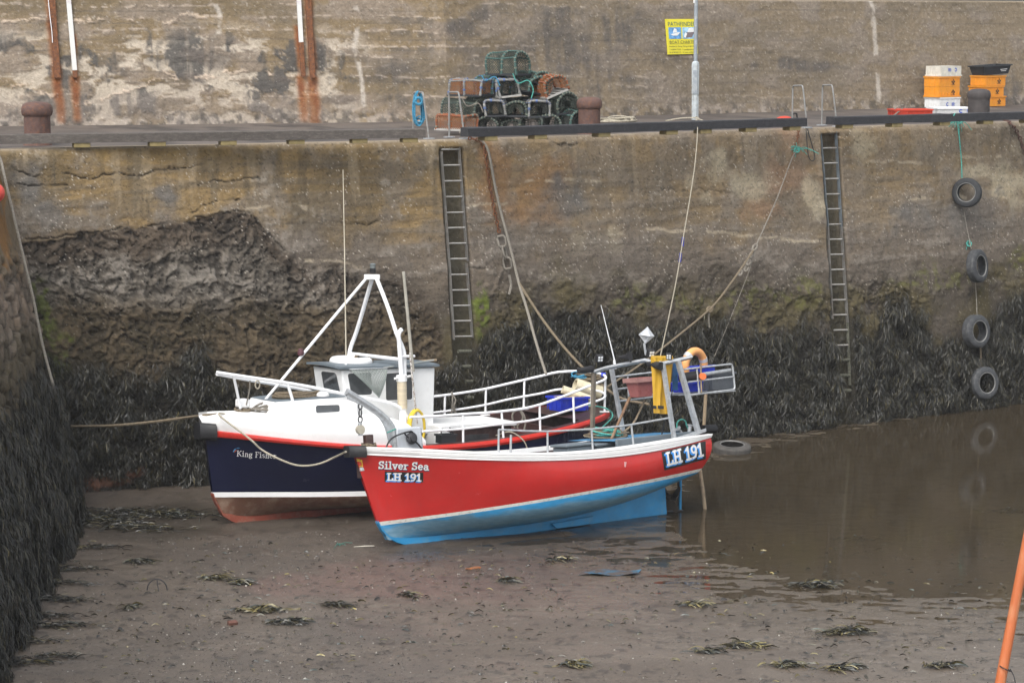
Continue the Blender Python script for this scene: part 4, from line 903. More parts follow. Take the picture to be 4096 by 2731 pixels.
prof = [ri, r2, r1, off(lerp(rG, rW, .22), .036), off(lerp(rG, rW, .30), .020), off(lerp(rG, rW, .38), .034), off(lerp(rG, rW, .72), .032), off(lerp(rG, rW, .8), .02), off(rW, .03, .015), off(rW, .026, -.006), off(rW, .0, -.006)]
strip(SF, prof, 'gunwale', white, sv)
mb = MB(); SF.box(mb, 5.74, 0, float(zG(5.74)) - .05, .07, 1.5, .13); mb.build('transom_cap', brown_wood, sv, bevel=.01)
# open interior
zD = lambda u: zG(u) - .50
inn = [off(rG, -.09, -.02), off(rG, -.13, -.26), off(rG, -.17, 0)]; inn[2][:, 2] = zD(inn[2][:, 0])
HU = np.array([r_[:, 0] for r_ in top + [rS1]]); HB = np.array([r_[:, 1] for r_ in top + [rS1]]); HZ_ = np.array([r_[:, 2] for r_ in top + [rS1]])
def hull_b(u, z):
    cu = [np.interp(u, a, b) for a, b in zip(HU, HB)]; cz = [np.interp(u, a, b) for a, b in zip(HU, HZ_)]; return float(np.interp(z, cz[::-1], cu[::-1]))
for a in inn: a[:, 1] = np.maximum([min(p[1], hull_b(p[0], p[2]) - .05) for p in a], .004); a[:, 0] = np.clip(a[:, 0], us + .12, 5.68)
loft(SF, inn[::-1], 'inner_lining', brown_wood, sv)
mb = MB(); mb.grid([[SF.P(p[0], f * p[1], zD(p[0])) for p in inn[2]] for f in (-1, -.5, 0, .5, 1)]); mb.build('deck', grey_blue, sv)
ud, zd = SF.uz(2600, 1737, -.3); mb = MB(); aft = rG[(rG[:, 0] > 3.9) & (rG[:, 0] < 5.72)]
mb.grid([[SF.P(p[0], f * (p[1] - .12), zd) for p in aft] for f in (-1, -.4, .2, .62)]); bp_ = mat('pale_blue_deck', (.05, .22, .42), .5, var=.15, col2=(.2, .28, .33), amt=.5); mb.build('aft_deck', bp_, sv)
mb = MB(); SF.box(mb, 4.75, .62, zd - .06, 1.8, .06, .20); mb.build('coaming', grey_blue, sv, bevel=.015)
# rubber stem band, stern roller
mb = MB()
ps = [(p[0], p[1] + .035, p[2]) for p in rG if p[0] < -.80]; g = []
for dz, db in ((.03, -.07), (.03, .0), (.0, .035), (-.10, .045), (-.16, .02), (-.16, -.05)):
    port = [SF.P(u_ - .05 * (1 if i == 0 else .6 ** i), max(b_ + db, .0), z_ + dz) for i, (u_, b_, z_) in enumerate(ps)]
    star = [SF.P(u_ - .05 * (1 if i == 0 else .6 ** i), -max(b_ + db, .0), z_ + dz) for i, (u_, b_, z_) in enumerate(ps)]
    g.append(star[::-1] + port)
mb.grid(g); mb.build('stem_fender', rubber, sv, angle=60)
mb = MB(); p0, p1 = SF.at(2812, 1716, -.1), SF.at(2862, 1714, -.1); mb.tube([p0, p1], .075, 14); mb.build('stern_roller', rubber, sv)
# lettering
def bvh_surf(o, side):
    from mathutils.bvhtree import BVHTree
    Mi = INV[o.name].inverted(); V = [Mi @ v.co for v in o.data.vertices]; tree = BVHTree.FromPolygons(V, [tuple(p.vertices) for p in o.data.polygons]); c0 = Vector(CAM)
    def f(px, py, e):
        d = Vector(ray(px, py)); hit, n, _, _ = tree.ray_cast(c0, d.normalized())
        if hit is None:
            hit, n, _, _ = tree.find_nearest(c0 + d * (SF.O[1] / d.y))
        n = -n if n.dot(d) > 0 else n
        return hit + n * e
    return f
s_surf = bvh_surf(hull, 1)
def words_(txt, *a, **k):
    for w_i in range(len(txt.split(' '))): yield w_i
LM = [decal_black, decal_blue, decal_white]
def number_plate(rect, t1, t2, wt):
    mb = MB(); decal_rect(mb, rect, s_surf, .004, 14, 6); mb.mi = 1; decal_text(mb, 'LH 191', *t1, s_surf, .007, wt=wt); mb.mi = 2; decal_text(mb, 'LH 191', *t2, s_surf, .011, wt=wt); mb.build('number_panel', LM, hull, smooth=False)
number_plate([(1538, 1925), (1693, 1928), (1693, 1889), (1539, 1884)], ((1544, 1925), (1681, 1928), (1545, 1893)), ((1548, 1920), (1684, 1923), (1549, 1890)), .17)
number_plate([(2657, 1881), (2823, 1835), (2822, 1763), (2645, 1807)], ((2664, 1868), (2808, 1829), (2656, 1816)), ((2668, 1862), (2812, 1822), (2661, 1811)), .165)
NM = [mat('dark_blue_lettering', (.02, .02, .10), .4), decal_white]
for only in (0, 1):
    mb = MB(); decal_text(mb, 'Silver Sea', (1515, 1876), (1715, 1882), (1516, 1846), s_surf, .004, wt=.22, only=only); mb.mi = 1; decal_text(mb, 'Silver Sea', (1514, 1873), (1714, 1879), (1515, 1843), s_surf, .008, wt=.155, only=only); mb.build('name_lettering', NM, hull, smooth=False)
for cc, colr, nm in (([(1430, 1866), (1452, 1866), (1448, 1838), (1426, 1832)], (.62, .38, .03), 'crest'), ([(1434, 1884), (1458, 1881), (1452, 1868), (1432, 1868)], (.45, .5, .52), 'crest_base'), ([(1436, 1862), (1447, 1861), (1445, 1846), (1434, 1844)], (.5, .05, .02), 'crest_figure')):
    mb = MB(); decal_rect(mb, cc, s_surf, .006 if nm != 'crest_figure' else .011, 3, 3); mb.build(nm, mat('paint_' + nm, colr, .4, var=.5, vscale=30), hull)
mb = MB(); decal_rect(mb, [(2497, 1866), (2502, 1868), (2506, 1847), (2496, 1846)], s_surf, .004, 1, 2); mb.build('scuff_mark', mat('scuff', (.55, .3, .3), .6), hull)
# side rail
gal = lambda pts, r, nm, parent=sv, m=galv, fl=None: (lambda mb: mb.tube(fillet(pts, fl) if fl else pts, r, 8).build(nm, m, parent))(MB())
bR_ = lambda u: float(bGu(u)) - .05
gal([SF.at(1995, 1717.6, bR_), SF.at(2100, 1723, bR_), SF.at(2190, 1725, bR_), SF.at(2366, 1716, bR_), SF.at(2500, 1702, bR_), SF.at(2678, 1671, bR_)], .017, 'side_rail')
srail = [o for o in sv.children if o.name.startswith('side_rail')][0]
# rudder, propeller
mb = MB(); a, b_ = SF.at(2716, 1930, 0), SF.at(2727, 2043, 0); zz = [SF.uz(2716, 1930, 0), SF.uz(2727, 2043, 0)]
mb.box(SF.P((zz[0][0] + zz[1][0]) / 2, 0, (zz[0][1] + zz[1][1]) / 2) + np.array([.0, .15, .03]), (.045, .36, zz[0][1] - zz[1][1] + .1)); mb.build('rudder', blue_keel, sv, bevel=.015)
mb = MB(); mb.tube([SF.P(5.2, 0, .02), SF.P(zz[1][0] + .02, 0, zz[1][1] + .01)], .018, 6); mb.build('sole_bar', steel_dark, sv); gal([SF.P(zz[0][0], 0, zz[0][1] - .1), SF.P(zz[0][0], 0, zz[0][1] + .3)], .03, 'rudder_stock', sv, steel_dark)
mb = MB(); hub = SF.P(5.42, 0, .26); mb.lathe([(.02, -.1), (.06, -.06), (.06, .06), (.03, .14)], 12, Matrix.Translation(hub) @ SF.matrix().to_3x3().to_4x4() @ Matrix.Rotation(R(90), 4, 'Y')); bz = mat('bronze', (.05, .04, .03), .6, .4, var=.3)
mb.build('propeller', bz, sv)
prop = [o for o in sv.children if o.name.startswith('propeller')][0]
for k in range(3):
    mb = MB(); an = R(k * 120 + 20); rows = []
    for rr_, wd in ((.05, .04), (.12, .09), (.19, .12), (.25, .10), (.285, .04)):
        rows.append([hub + SF.w * (x * wd * .7) + (SF.t * math.cos(an) + SF.k * math.sin(an)) * rr_ + (-SF.t * math.sin(an) + SF.k * math.cos(an)) * (x * wd) for x in (-1, -.5, 0, .5, 1)])
    mb.sheet(rows, .012); mb.build('blade', bz, prop)
for (x0, y0, x1, y1) in ((1995, 1717, 1994, 1814), (2190, 1725, 2191, 1816), (2366, 1716, 2372, 1806), (2525, 1697, 2535, 1786)): gal([SF.at(x0, y0, bR_), SF.at(x1, y1, bR_)], .018, 'rail_post', srail)
gal([SF.at(2044, 1738, bR_), SF.at(2042, 1816, bR_)], .02, 'thole_post')
# stern gantry
def bar(pts, w, nm, parent, m=galv, n=4):
    mb = MB(); mb.tube(pts, w * .72, n); return mb.build(nm, m, parent, angle=30)
bp, bs = .80, -.80
gn = bar([SF.at(2374, 1488, bs), SF.at(2420, 1473, -.55), SF.at(2468, 1463, -.2), SF.at(2580, 1441, .35), SF.at(2620, 1449, .6), SF.at(2651, 1454, bp), SF.at(2713, 1440, bp), SF.at(2767, 1427, bp)], .05, 'gantry', sv)
bar([SF.at(2651, 1452, bp), SF.at(2697, 1757, bp)], .062, 'gantry_leg', gn); bar([SF.at(2711, 1442, bp), SF.at(2791, 1722, bp)], .075, 'gantry_leg', gn)
bar([SF.at(2445, 1468, bs), SF.at(2498, 1760, bs)], .062, 'gantry_leg', gn); bar([SF.at(2375, 1483, bs), SF.at(2368, 1800, bs)], .062, 'gantry_leg', gn, mat('grey_timber', (.14, .12, .095), .8, var=.25, bump=.3))
mb = MB(); mb.hexa([SF.at(2694, 1766, .86), SF.at(2826, 1726, .86), SF.at(2826, 1726, .76), SF.at(2694, 1766, .76), SF.at(2694, 1752, .86), SF.at(2824, 1712, .86), SF.at(2824, 1712, .76), SF.at(2694, 1752, .76)]); mb.build('gantry_foot', galv, gn, bevel=.006)
for (x, y, b_, a2) in ((2338, 1481, bs, (2314, 1483)), ):
    mb = MB(); mb.tube([SF.at(x + 30, y - 6, b_), SF.at(*a2, b_)], [.062, .05], 14); mb.build('rubber_sleeve', rubber, gn)
mb = MB(); mb.tube([SF.at(2592, 1455, .55), SF.at(2604, 1456, .62), SF.at(2644, 1464, .84)], [.04, .05, .075], 14); mb.build('rubber_sleeve', rubber, gn)
# stern basket rails
aw = SF.uz(2905, 1456, bp); 
def loopr(y0, y1, nm): return gal([SF.at(2734, y0, bp), SF.at(2928 if y1 > 1500 else 2929, y1, bp)], .017, nm, gn)
bas = gal([SF.at(2736, 1477, bp), SF.at(2929, 1455, bp), SF.at(2940, 1557, bp), SF.at(2766, 1579, bp)], .017, 'basket_rail', gn, fl=.06)
gal([SF.at(2751, 1528, bp), SF.at(2935, 1506, bp)], .015, 'rail_bar', bas); gal([SF.at(2787, 1473, bp), SF.at(2797, 1574, bp)], .015, 'rail_bar', bas)
ue2 = SF.uz(2940, 1557, bp)[0]
def far_bar(y0, y1, x0, r, nm, par):
    a, b_ = SF.uz(x0, y0, bs), SF.uz(2602, y1, bs); k = (b_[1] - a[1]) / (b_[0] - a[0]); return gal([SF.P(a[0], bs, a[1]), SF.P(ue2, bs, a[1] + k * (ue2 - a[0]))], r, nm, par)
bas2 = far_bar(1507, 1490, 2460, .017, 'basket_rail', gn)
for y0, y1, x0 in ((1556, 1541, 2468), (1604, 1589, 2476)): far_bar(y0, y1, x0, .016, 'rail_bar', bas2)
gal([SF.at(2511, 1503, bs), SF.at(2515, 1598, bs)], .016, 'rail_bar', bas2)
un, zn = SF.uz(2797, 1576, bp); uf, zf_ = SF.uz(2515, 1600, bs); mb = MB(); 
for b_ in np.linspace(bs, bp, 7): mb.tube([SF.P(un - .25, b_, zn + .0), SF.P(ue2, b_, zn + .0)], .012, 6)
mb.build('basket_floor_bars', galv, gn)
# lamps, horn, antenna, radar reflector on the gantry
def lamp(x, y, b_, s_, yaw, nm='work_lamp'):
    c = SF.at(x, y, b_); rot = Matrix.Rotation(R(yaw), 3, 'Z') @ Matrix.Rotation(R(12), 3, 'X'); mb = MB(); mb.box(c, (s_, s_ * .7, s_ * 1.05), rot); mb.tube([c - np.array([0, 0, s_ * .5]), c - np.array([0, 0, s_ * .95])], s_ * .16, 6); o = mb.build(nm, rubber, gn, bevel=.012)
    f_ = rot @ Vector((0, -s_ * .36, 0)); mb = MB()
    for i in (-1, 1):
        for j in (-1, 1): mb.box(Vector(c) + f_ + rot @ Vector((i * s_ * .2, 0, j * s_ * .2)), (s_ * .3, .012, s_ * .3), rot)
    mb.build('lens', mat('lamp_lens', (.7, .72, .74), .15, var=.2), o)
lamp(2397, 1432, -.6, .125, 25); lamp(2602, 1412, .45, .125, 28); lamp(2676, 1424, .8, .10, -10)
mb = MB(); mb.lathe([(.085, -.02), (.075, .0), (.04, .07), (.03, .17), (.035, .2)], 16, Matrix.Translation(SF.at(2518, 1424, .1)) @ Matrix.Rotation(R(60), 4, 'Z') @ Matrix.Rotation(R(80), 4, 'X') @ Matrix.Rotation(R(180), 4, 'X')); mb.tube([SF.at(2522, 1430, .1), SF.at(2522, 1448, .1)], .015, 6); mb.build('horn', rubber, gn)
gal([SF.at(2459, 1445, -.35), SF.at(2404, 1220, -.35)], [.012, .005], 'whip_aerial', gn, white_metal); gal([SF.at(2461, 1475, -.35), SF.at(2457, 1440, -.35)], .022, 'aerial_mount', gn, white_metal)
gal([SF.at(2584, 1420, .3), SF.at(2576, 1372, .3)], .022, 'reflector_mast', gn); c = SF.P(*(lambda q: (q[0], .3, q[1]))(SF.uz(2586, 1341, .3))); mb = MB(); rr_ = .15
rx = Matrix.Rotation(R(20), 3, 'Z') @ Matrix.Rotation(R(8), 3, 'Y')
for ax in (((1, 0, 0), (0, 1, 0)), ((0, 1, 0), (0, 0, 1)), ((1, 0, 0), (0, 0, 1))):
    a, b_ = (rx @ Vector(v) for v in ax); nn_ = a.cross(b_) * .004; q = [a * rr_, b_ * rr_, -a * rr_, -b_ * rr_]; cv = Vector(c)
    mb.hexa([cv + p - nn_ for p in q] + [cv + p + nn_ for p in q])
mb.build('radar_reflector', mat('reflector_alloy', (.62, .64, .67), .45, .3, var=.1), gn, smooth=False)
# mooring bollards on the quarter
for (x, y, x1, y1) in ((2712, 1716, 2728, 1736), (2760, 1702, 2757, 1728)):
    a, b_ = SF.at(x, y, .45), SF.at(x1, y1, .45); mb = MB(); mb.tube([b_, a], .035, 10); mb.tube([a, a + (a - b_) / np.linalg.norm(a - b_) * .02], .06, 10); mb.build('mooring_bitt', galv, sv)
# bow davit
bd = -.05; dav = [(1386, 1566), (1450, 1606), (1520, 1654), (1556, 1690), (1573, 1725), (1583, 1800)]
dp = bez([SF.at(x, y, bd) for x, y in dav], 30); dv = gal(dp, .058, 'davit', sv)
mb = MB(); lo = [(1388, 1595), (1432, 1614), (1476, 1640), (1515, 1672), (1540, 1715), (1552, 1765)]; hi_p = dav[:6]
g = [[SF.at(x, y, bd + .012) for x, y in hi_p], [SF.at(x, y, bd + .012) for x, y in lo]]; mb.sheet([[Vector(p) for p in bez(r_, 20)] for r_ in g], .02); mb.build('web_plate', galv, dv)
mb = MB(); mb.hexa([SF.at(1588, 1800, .1), SF.at(1694, 1806, .1), SF.at(1694, 1806, .02), SF.at(1588, 1800, .02), SF.at(1584, 1711, .1), SF.at(1683, 1704, .1), SF.at(1683, 1704, .02), SF.at(1584, 1711, .02)]); mb.build('winch_plate', mat('silver_paint', (.50, .53, .57), .5, .1, var=.1, bump=.5, bscale=30), dv, bevel=.03)
gal(bez([SF.at(x, y, .16) for x, y in ((1543, 1792), (1560, 1760), (1590, 1740), (1640, 1725), (1652, 1730))], 20), .014, 'cable', dv, rubber); gal(bez([SF.at(x, y, .16) for x, y in ((1618, 1733), (1640, 1755), (1665, 1768), (1690, 1797))], 16), .014, 'cable', dv, rubber)
mb = MB(); c = SF.at(1645, 1752, .13); mb.lathe([(.10, 0), (.10, .03), (.05, .05), (.05, .08)], 14, Matrix.Translation(c) @ SF.matrix().to_3x3().to_4x4() @ Matrix.Rotation(R(90), 4, 'X')); mb.tube([SF.at(1640, 1725, .14), SF.at(1646, 1742, .16)], .02, 6); mb.build('hydraulic_motor', steel_dark, dv)
mb = MB(); mb.tube([SF.at(1548, 1730, .02), SF.at(1583, 1715, .10)], .012, 6); mb.build('green_lashing', rope_green, dv)
# samson post with turns of rope
mb = MB(); u_, z_ = SF.uz(1474, 1770, .0); SF.box(mb, u_, 0, z_, .13, .13, .26); mb.build('samson_post', brown_wood, sv, bevel=.012)
mb = MB(); cp = []
for i in range(60): th = i * .52; cp.append(SF.P(u_ + .12 * math.cos(th) * (1 + .1 * math.sin(i)), .12 * math.sin(th), z_ - .09 + .07 * (i / 60) + .02 * math.sin(i * 1.7)))
mb.tube(cp, .014, 6)
rp = thing('mooring_rope', 'tan rope turned round the brown bow post of the red boat', 'rope', cp[0]); mb.build('rope_turns', rope_tan, rp)
# lidded grey boxes amidships
def lidded(x0, y0, x1, y1, b_, dp_, hgt, lab):
    u0, z0 = SF.uz(x0, y0, b_); u1, z1 = SF.uz(x1, y1, b_); um = (u0 + u1) / 2; zt = (z0 + z1) / 2
    t = thing('locker_box', lab, 'box', Matrix.Translation(Vector(SF.P(um, b_ - dp_ / 2, zt - hgt))))
    mb = MB(); SF.box(mb, um, b_ - dp_ / 2, zt - hgt / 2 - .03, u1 - u0 - .08, dp_ - .06, hgt); mb.build('body', grey_blue, t, bevel=.01)
    mb = MB(); SF.box(mb, um, b_ - dp_ / 2, zt, u1 - u0, dp_, .045); mb.build('lid', grey_blue, t, bevel=.012); return t
lidded(2266, 1780, 2378, 1778, .25, .5, .42, 'grey-blue lidded box amidships in the red boat, nearer its bow')
lidded(2384, 1779, 2494, 1772, .25, .5, .42, 'grey-blue lidded box beside the rope heap in the red boat')

# ---------------------------------------------------------------- blue boat
KF = Frame(mud_at(945, 2091), 34, 2.0, 3.0)
kf = thing('fishing_boat', 'navy blue and white fishing boat with wheelhouse and white rails', 'boat', KF.matrix())
kus, kue = -.66, 7.60
bRt = [(0, .04), (.03, .24), (.08, .52), (.15, .82), (.25, 1.08), (.4, 1.25), (.55, 1.30), (.7, 1.28), (.8, 1.20), (.88, 1.05), (.94, .82), (.975, .55), (1, .12)]
bKs = lambda s: hermite(s, bRt); bKu = lambda u: bKs(np.clip((u - kus) / (kue - kus), 0, 1))
bKst = lambda s: hermite(s, [(0, .03), (.05, .18), (.1, .34), (.2, .66), (.3, .92), (.45, 1.14), (.6, 1.22), (.75, 1.15), (.86, .92), (.95, .5), (1, .06)])
tops = [(853, 1724), (1044, 1745), (1236, 1765), (1389, 1779), (1530, 1781), (1696, 1784), (1836, 1779), (2044, 1750), (2197, 1723), (2350, 1685), (2405, 1661)]
zR1 = KF.fit(tops, bKu, 4); zR2 = KF.fit([(859, 1746), (1083, 1767), (1274, 1784), (1389, 1794), (1702, 1801), (1874, 1796), (2044, 1768), (2197, 1741), (2350, 1704), (2408, 1680)], bKu, 4)
kS1 = lambda u: .555 + .0 * u + .02 * u * sm(1, 7, u); kS2 = lambda u: kS1(u) - .085
zKK = lambda u: hermite(u, [(-.5, .2), (0, .12), (1, .14), (3, .2), (5, .32), (6.5, .55), (7.6, .75)])
dR1 = (kus, kue, bKs, zR1); dR2 = (kus + .03, kue, bKs, zR2); dS1 = (-.475, 7.3, bKst, kS1); dS2 = (-.455, 7.25, bKst, kS2)
kR1, kR2, kSa, kSb = hull_rows([dR1, dR2, dS1, dS2], NST, 1.2); tk = np.linspace(0, 1, NST) ** 1.2
top = [kR2]
for j in range(1, 22):
    f = j / 22; r_ = kR2 * (1 - f) + kSa * f; r_[:, 1] += .05 * math.sin(math.pi * f) * (sm(.15, .5, tk) - .7 * sm(.25, .02, tk) * sm(0, .03, tk)); top.append(r_)
top.append(kSa); ktop = top
bot = [kSb]; ee = hermite(tk, [(0, 2.0), (.15, 1.6), (.35, 1.1), (.6, 1.0), (1, 1.3)]); uK = -.25 + 7.2 * tk
for j in range(1, 8):
    th = math.pi / 2 * j / 7; cb = np.cos(th) ** ee if j < 7 else 0 * ee; u_ = kSb[:, 0] * (1 - j / 7) + uK * (j / 7)
    bot.append(np.stack([u_, .05 + (kSb[:, 1] - .05).clip(0) * cb, kSb[:, 2] + (zKK(u_) - kSb[:, 2]) * np.sin(th) ** ee], 1))
khull = loft(KF, top, 'hull', navy, kf, ('stern',)); loft(KF, [kSa, kSb], 'boot_stripe', white, khull); loft(KF, bot, 'bottom', brown_bottom, khull, ('stern',))
mb = MB(); ku = np.array([-.47, -.44, -.41, -.34, -.28, -.2, -.11, .03, .5, 1.25, 3, 5, 6.2]); kb = np.interp(ku, [-.47, -.44, -.41, -.28, -.11, .03, 1.25, 3, 5, 6.2], [.5, .43, .37, .15, .04, .0, .02, .0, .0, .0]); kt = np.maximum(zKK(ku) + .03, kb + .04)
g = [[KF.P(u_, -.055, zt) for u_, zt in zip(ku, kt)], [KF.P(u_, -.05, z0) for u_, z0 in zip(ku, kb)], [KF.P(u_, .05, z0) for u_, z0 in zip(ku, kb)], [KF.P(u_, .055, zt) for u_, zt in zip(ku, kt)]]; g.append(g[0]); mb.grid(g)
for i in (0, -1): mb.add([r_[i] for r_ in g[:4]], [(0, 1, 2, 3)])
mb.build('keel', mat('red_keel_paint', (.30, .075, .045), .6, var=.2, col2=(.3, .2, .15), amt=.5), khull, angle=30)
strip(KF, [off(kR1, -.06, .0), off(kR1, .0, .014), off(kR1, .04, .0), off(lerp(kR1, kR2, .5), .055), off(kR2, .04, .0), off(kR2, .0, -.01)], 'rubbing_strake', red_strake, kf)
# raised white bow
fw = kR1[kR1[:, 0] < 3.02]
zT = lambda u: hermite(u, [(-.8, 1.86), (-.4, 1.875), (.2, 1.86), (1.1, 1.83), (2.0, 1.80), (2.5, 1.77), (2.7, 1.70), (2.85, 1.58), (3.05, 1.38)])
def fr_(f, db): 
    r_ = fw.copy(); r_[:, 2] = fw[:, 2] * (1 - f) + zT(fw[:, 0]) * f; r_[:, 1] = np.maximum(fw[:, 1] + db, .0); r_[:, 0] -= .09 * f * sm(.6, -.66, fw[:, 0]); return r_
rows = [fr_(0, -.005), fr_(.3, .012), fr_(.6, .008), fr_(.82, -.02), fr_(.94, -.055), fr_(1.0, -.12)]
dkr = fr_(1.0, -.2); dkr[:, 2] += .012; dkc = dkr.copy(); dkc[:, 1] *= .5; dkc[:, 2] += .03; dk0 = dkr.copy(); dk0[:, 1] = 0; dk0[:, 2] += .04
loft(KF, (rows + [dkr, dkc, dk0])[::-1], 'raised_foredeck', white, kf, angle=50)
# bow fender
mb = MB(); g = []; ps = [p for p in kR1 if p[0] < -.47]
for dz, db in ((.13, -.02), (.13, .03), (.08, .075), (-.10, .085), (-.15, .05), (-.15, -.02)):
    port = [KF.P(u_ - .11 * .6 ** i, max(b_ + db, 0), z_ + dz) for i, (u_, b_, z_) in enumerate(ps)]; star = [KF.P(u_ - .11 * .6 ** i, -max(b_ + db, 0), z_ + dz) for i, (u_, b_, z_) in enumerate(ps)]; g.append(star[::-1] + port)
mb.grid(g); mb.build('bow_fender', rubber, kf, angle=60)
# after deck: brown capping, inner lining, well deck
af = kR1[kR1[:, 0] > 2.7]; cap_o, cap_i = off(af, .0, .012), off(af, -.17, .016); cap_i[:, 1] = np.maximum(cap_i[:, 1], .0); cap_i[:, 0] = np.minimum(cap_i[:, 0], kue - .12)
lo_ = off(cap_i, -.03, -.46); lo_[:, 1] = np.maximum(lo_[:, 1], 0)
loft(KF, [lo_, off(cap_i, 0, -.05), cap_i, cap_o], 'bulwark_capping', brown_wood, kf)
mb = MB(); mb.grid([[KF.P(p[0], f * p[1], p[2]) for p in lo_] for f in (-1, 0, 1)]); mb.build('well_deck', mat('red_brown_deck', (.075, .022, .02), .45, var=.25, col2=(.03, .015, .014), amt=.6), kf)
mb = MB(); KF.box(mb, 6.1, 0, 1.30, .05, 2.0, .34); mb.build('fish_pound_board', brown_wood, kf); mb = MB(); KF.box(mb, 5.45, -.1, 1.30, .05, 1.9, .3); mb.build('fish_pound_board', mat('red_board', (.13, .03, .03), .4, var=.2), kf)
# stern deck in front of the taffrail
mb = MB(); st = kR1[kR1[:, 0] > 6.45]; mb.grid([[KF.P(p[0] - .03, f * max(p[1] - .1, 0), p[2] + .01) for p in st] for f in (-1, -.5, 0, .5, 1)]); mb.build('stern_deck', brown_wood, kf)
# trunk cabin
TN = np.cross(np.array([.47, .46, 2.09]) - np.array([.38, .52, 1.84]), np.array([1.95, .74, 1.80]) - np.array([.38, .52, 1.84])); TB = float(.74 - (TN[2] * .36) / TN[1])
def hexb(fr, c8, nm, m, parent, bev=.02): mb = MB(); mb.hexa([fr.P(*q) for q in c8]); return mb.build(nm, m, parent, bevel=bev)
tr_ = hexb(KF, [(.38, .52, 1.84), (.38, -.52, 1.84), (1.95, -.74, 1.80), (1.95, .74, 1.80), (.47, .46, 2.09), (.47, -.46, 2.09), (1.95, -TB, 2.16), (1.95, TB, 2.16)], 'trunk_cabin', white, kf, .03)
hexb(KF, [(.48, .44, 2.092), (.48, -.44, 2.092), (1.85, -TB + .04, 2.156), (1.85, TB - .04, 2.156), (.50, .43, 2.105), (.50, -.43, 2.105), (1.85, -TB + .06, 2.172), (1.85, TB - .06, 2.172)], 'roof_panel', grey_blue, tr_, .004)
def k_plane(p, n_): return lambda px, py, e: on_plane(px, py, np.array(p) + np.array(n_) * e, n_)
def quadpane(fr, surf, c, nm_f, nm_p, parent, rim=6, m=glass_dark, rmat=white):
    """window: frame rim and pane from pixel corners on a plane"""
    c = [np.array(p, float) for p in c]; ctr = sum(c) / len(c); pts = []
    for i, p in enumerate(c):       # rounded corners
        a, b_ = c[i - 1], c[(i + 1) % len(c)]; da = (a - p) / np.linalg.norm(a - p); db_ = (b_ - p) / np.linalg.norm(b_ - p); rad = min(10, .3 * min(np.linalg.norm(a - p), np.linalg.norm(b_ - p)))
        for t in np.linspace(0, 1, 5): pts.append((p + da * rad) * (1 - t) ** 2 + p * 2 * t * (1 - t) + (p + db_ * rad) * t * t)
    mb = MB(); n_ = len(pts); inn_ = [surf(*p, .016) for p in pts]; bk = [surf(*p, -.01) for p in pts]; ou = [surf(*(p + (p - ctr) / np.linalg.norm(p - ctr) * rim), .016) for p in pts]; ob = [surf(*(p + (p - ctr) / np.linalg.norm(p - ctr) * rim), -.01) for p in pts]
    g = [bk, inn_, ou, ob]; mb.grid([r_ + [r_[0]] for r_ in g]); fo = mb.build(nm_f, rmat, parent, angle=30)
    mb = MB(); mb.add([surf(*p, .006) for p in pts], [tuple(range(n_))]); mb.add([surf(*p, .001) for p in pts], [tuple(range(n_ - 1, -1, -1))]); mb.build(nm_p, m, fo, smooth=False)
tn = np.cross(KF.P(.47, .46, 2.09) - KF.P(.38, .52, 1.84), KF.P(1.95, .74, 1.80) - KF.P(.38, .52, 1.84)); tn = unit(tn); tn = tn if np.dot(tn, KF.t) > 0 else -tn
quadpane(KF, k_plane(KF.P(.38, .52, 1.84), tn), [(1263, 1621), (1358, 1618), (1360, 1646), (1264, 1652)], 'port_window', 'pane', tr_)
mb = MB(); c = KF.P(1.45, .35, 2.16); mb.lathe([(.11, 0), (.11, .03), (.085, .06), (.04, .07)], 18, Matrix.Translation(c)); mb.build('vent_cap', white, tr_)
# wheelhouse
wy = .50; zt = KF.uz(1560, 1474, wy)[1]; uft, ufb, uat = KF.uz(1366, 1490, wy)[0], KF.uz(1388, 1583, wy)[0] + .03, KF.uz(1740, 1470, wy)[0]
WH = [(ufb, wy, 1.78), (ufb, -wy, 1.78), (uat, -wy, 1.40), (uat, wy, 1.40), (uft, wy, zt), (uft, -wy, zt), (uat, -wy, zt), (uat, wy, zt)]
wh = hexb(KF, WH, 'wheelhouse', white_rough, kf, .025)
mb = MB(); rows = []
for b_ in np.linspace(-1, 1, 9): rows.append([KF.P(u_, b_ * (wy + .07), zt + .02 + .02 * (1 - b_ * b_)) for u_ in (uft - .09, 2.2, 2.9, uat + .05)])
mb.sheet(rows, .038); mb.build('roof', grey_blue, wh, angle=50)
nr = unit(np.cross(KF.P(uat, wy, zt) - KF.P(uft, wy, zt), KF.P(uft, wy, zt) - KF.P(ufb, wy, 1.78))); nr = nr if np.dot(nr, KF.t) > 0 else -nr
sN = k_plane(KF.P(uft, wy, zt), nr); nf = unit(np.cross(KF.t, KF.P(uft, 0, zt) - KF.P(ufb, 0, 1.78))); nf = nf if np.dot(nf, KF.w) < 0 else -nf; sFr = k_plane(KF.P(uft, 0, zt), nf)
quadpane(KF, sN, [(1390, 1494), (1485, 1489), (1488, 1577), (1438, 1580), (1404, 1570)], 'side_window', 'pane', wh); quadpane(KF, sN, [(1543, 1494), (1648, 1486), (1649, 1597), (1544, 1601)], 'side_window', 'pane', wh)
quadpane(KF, sFr, [(1284, 1484), (1344, 1491), (1362, 1574), (1297, 1562)], 'front_window', 'pane', wh)
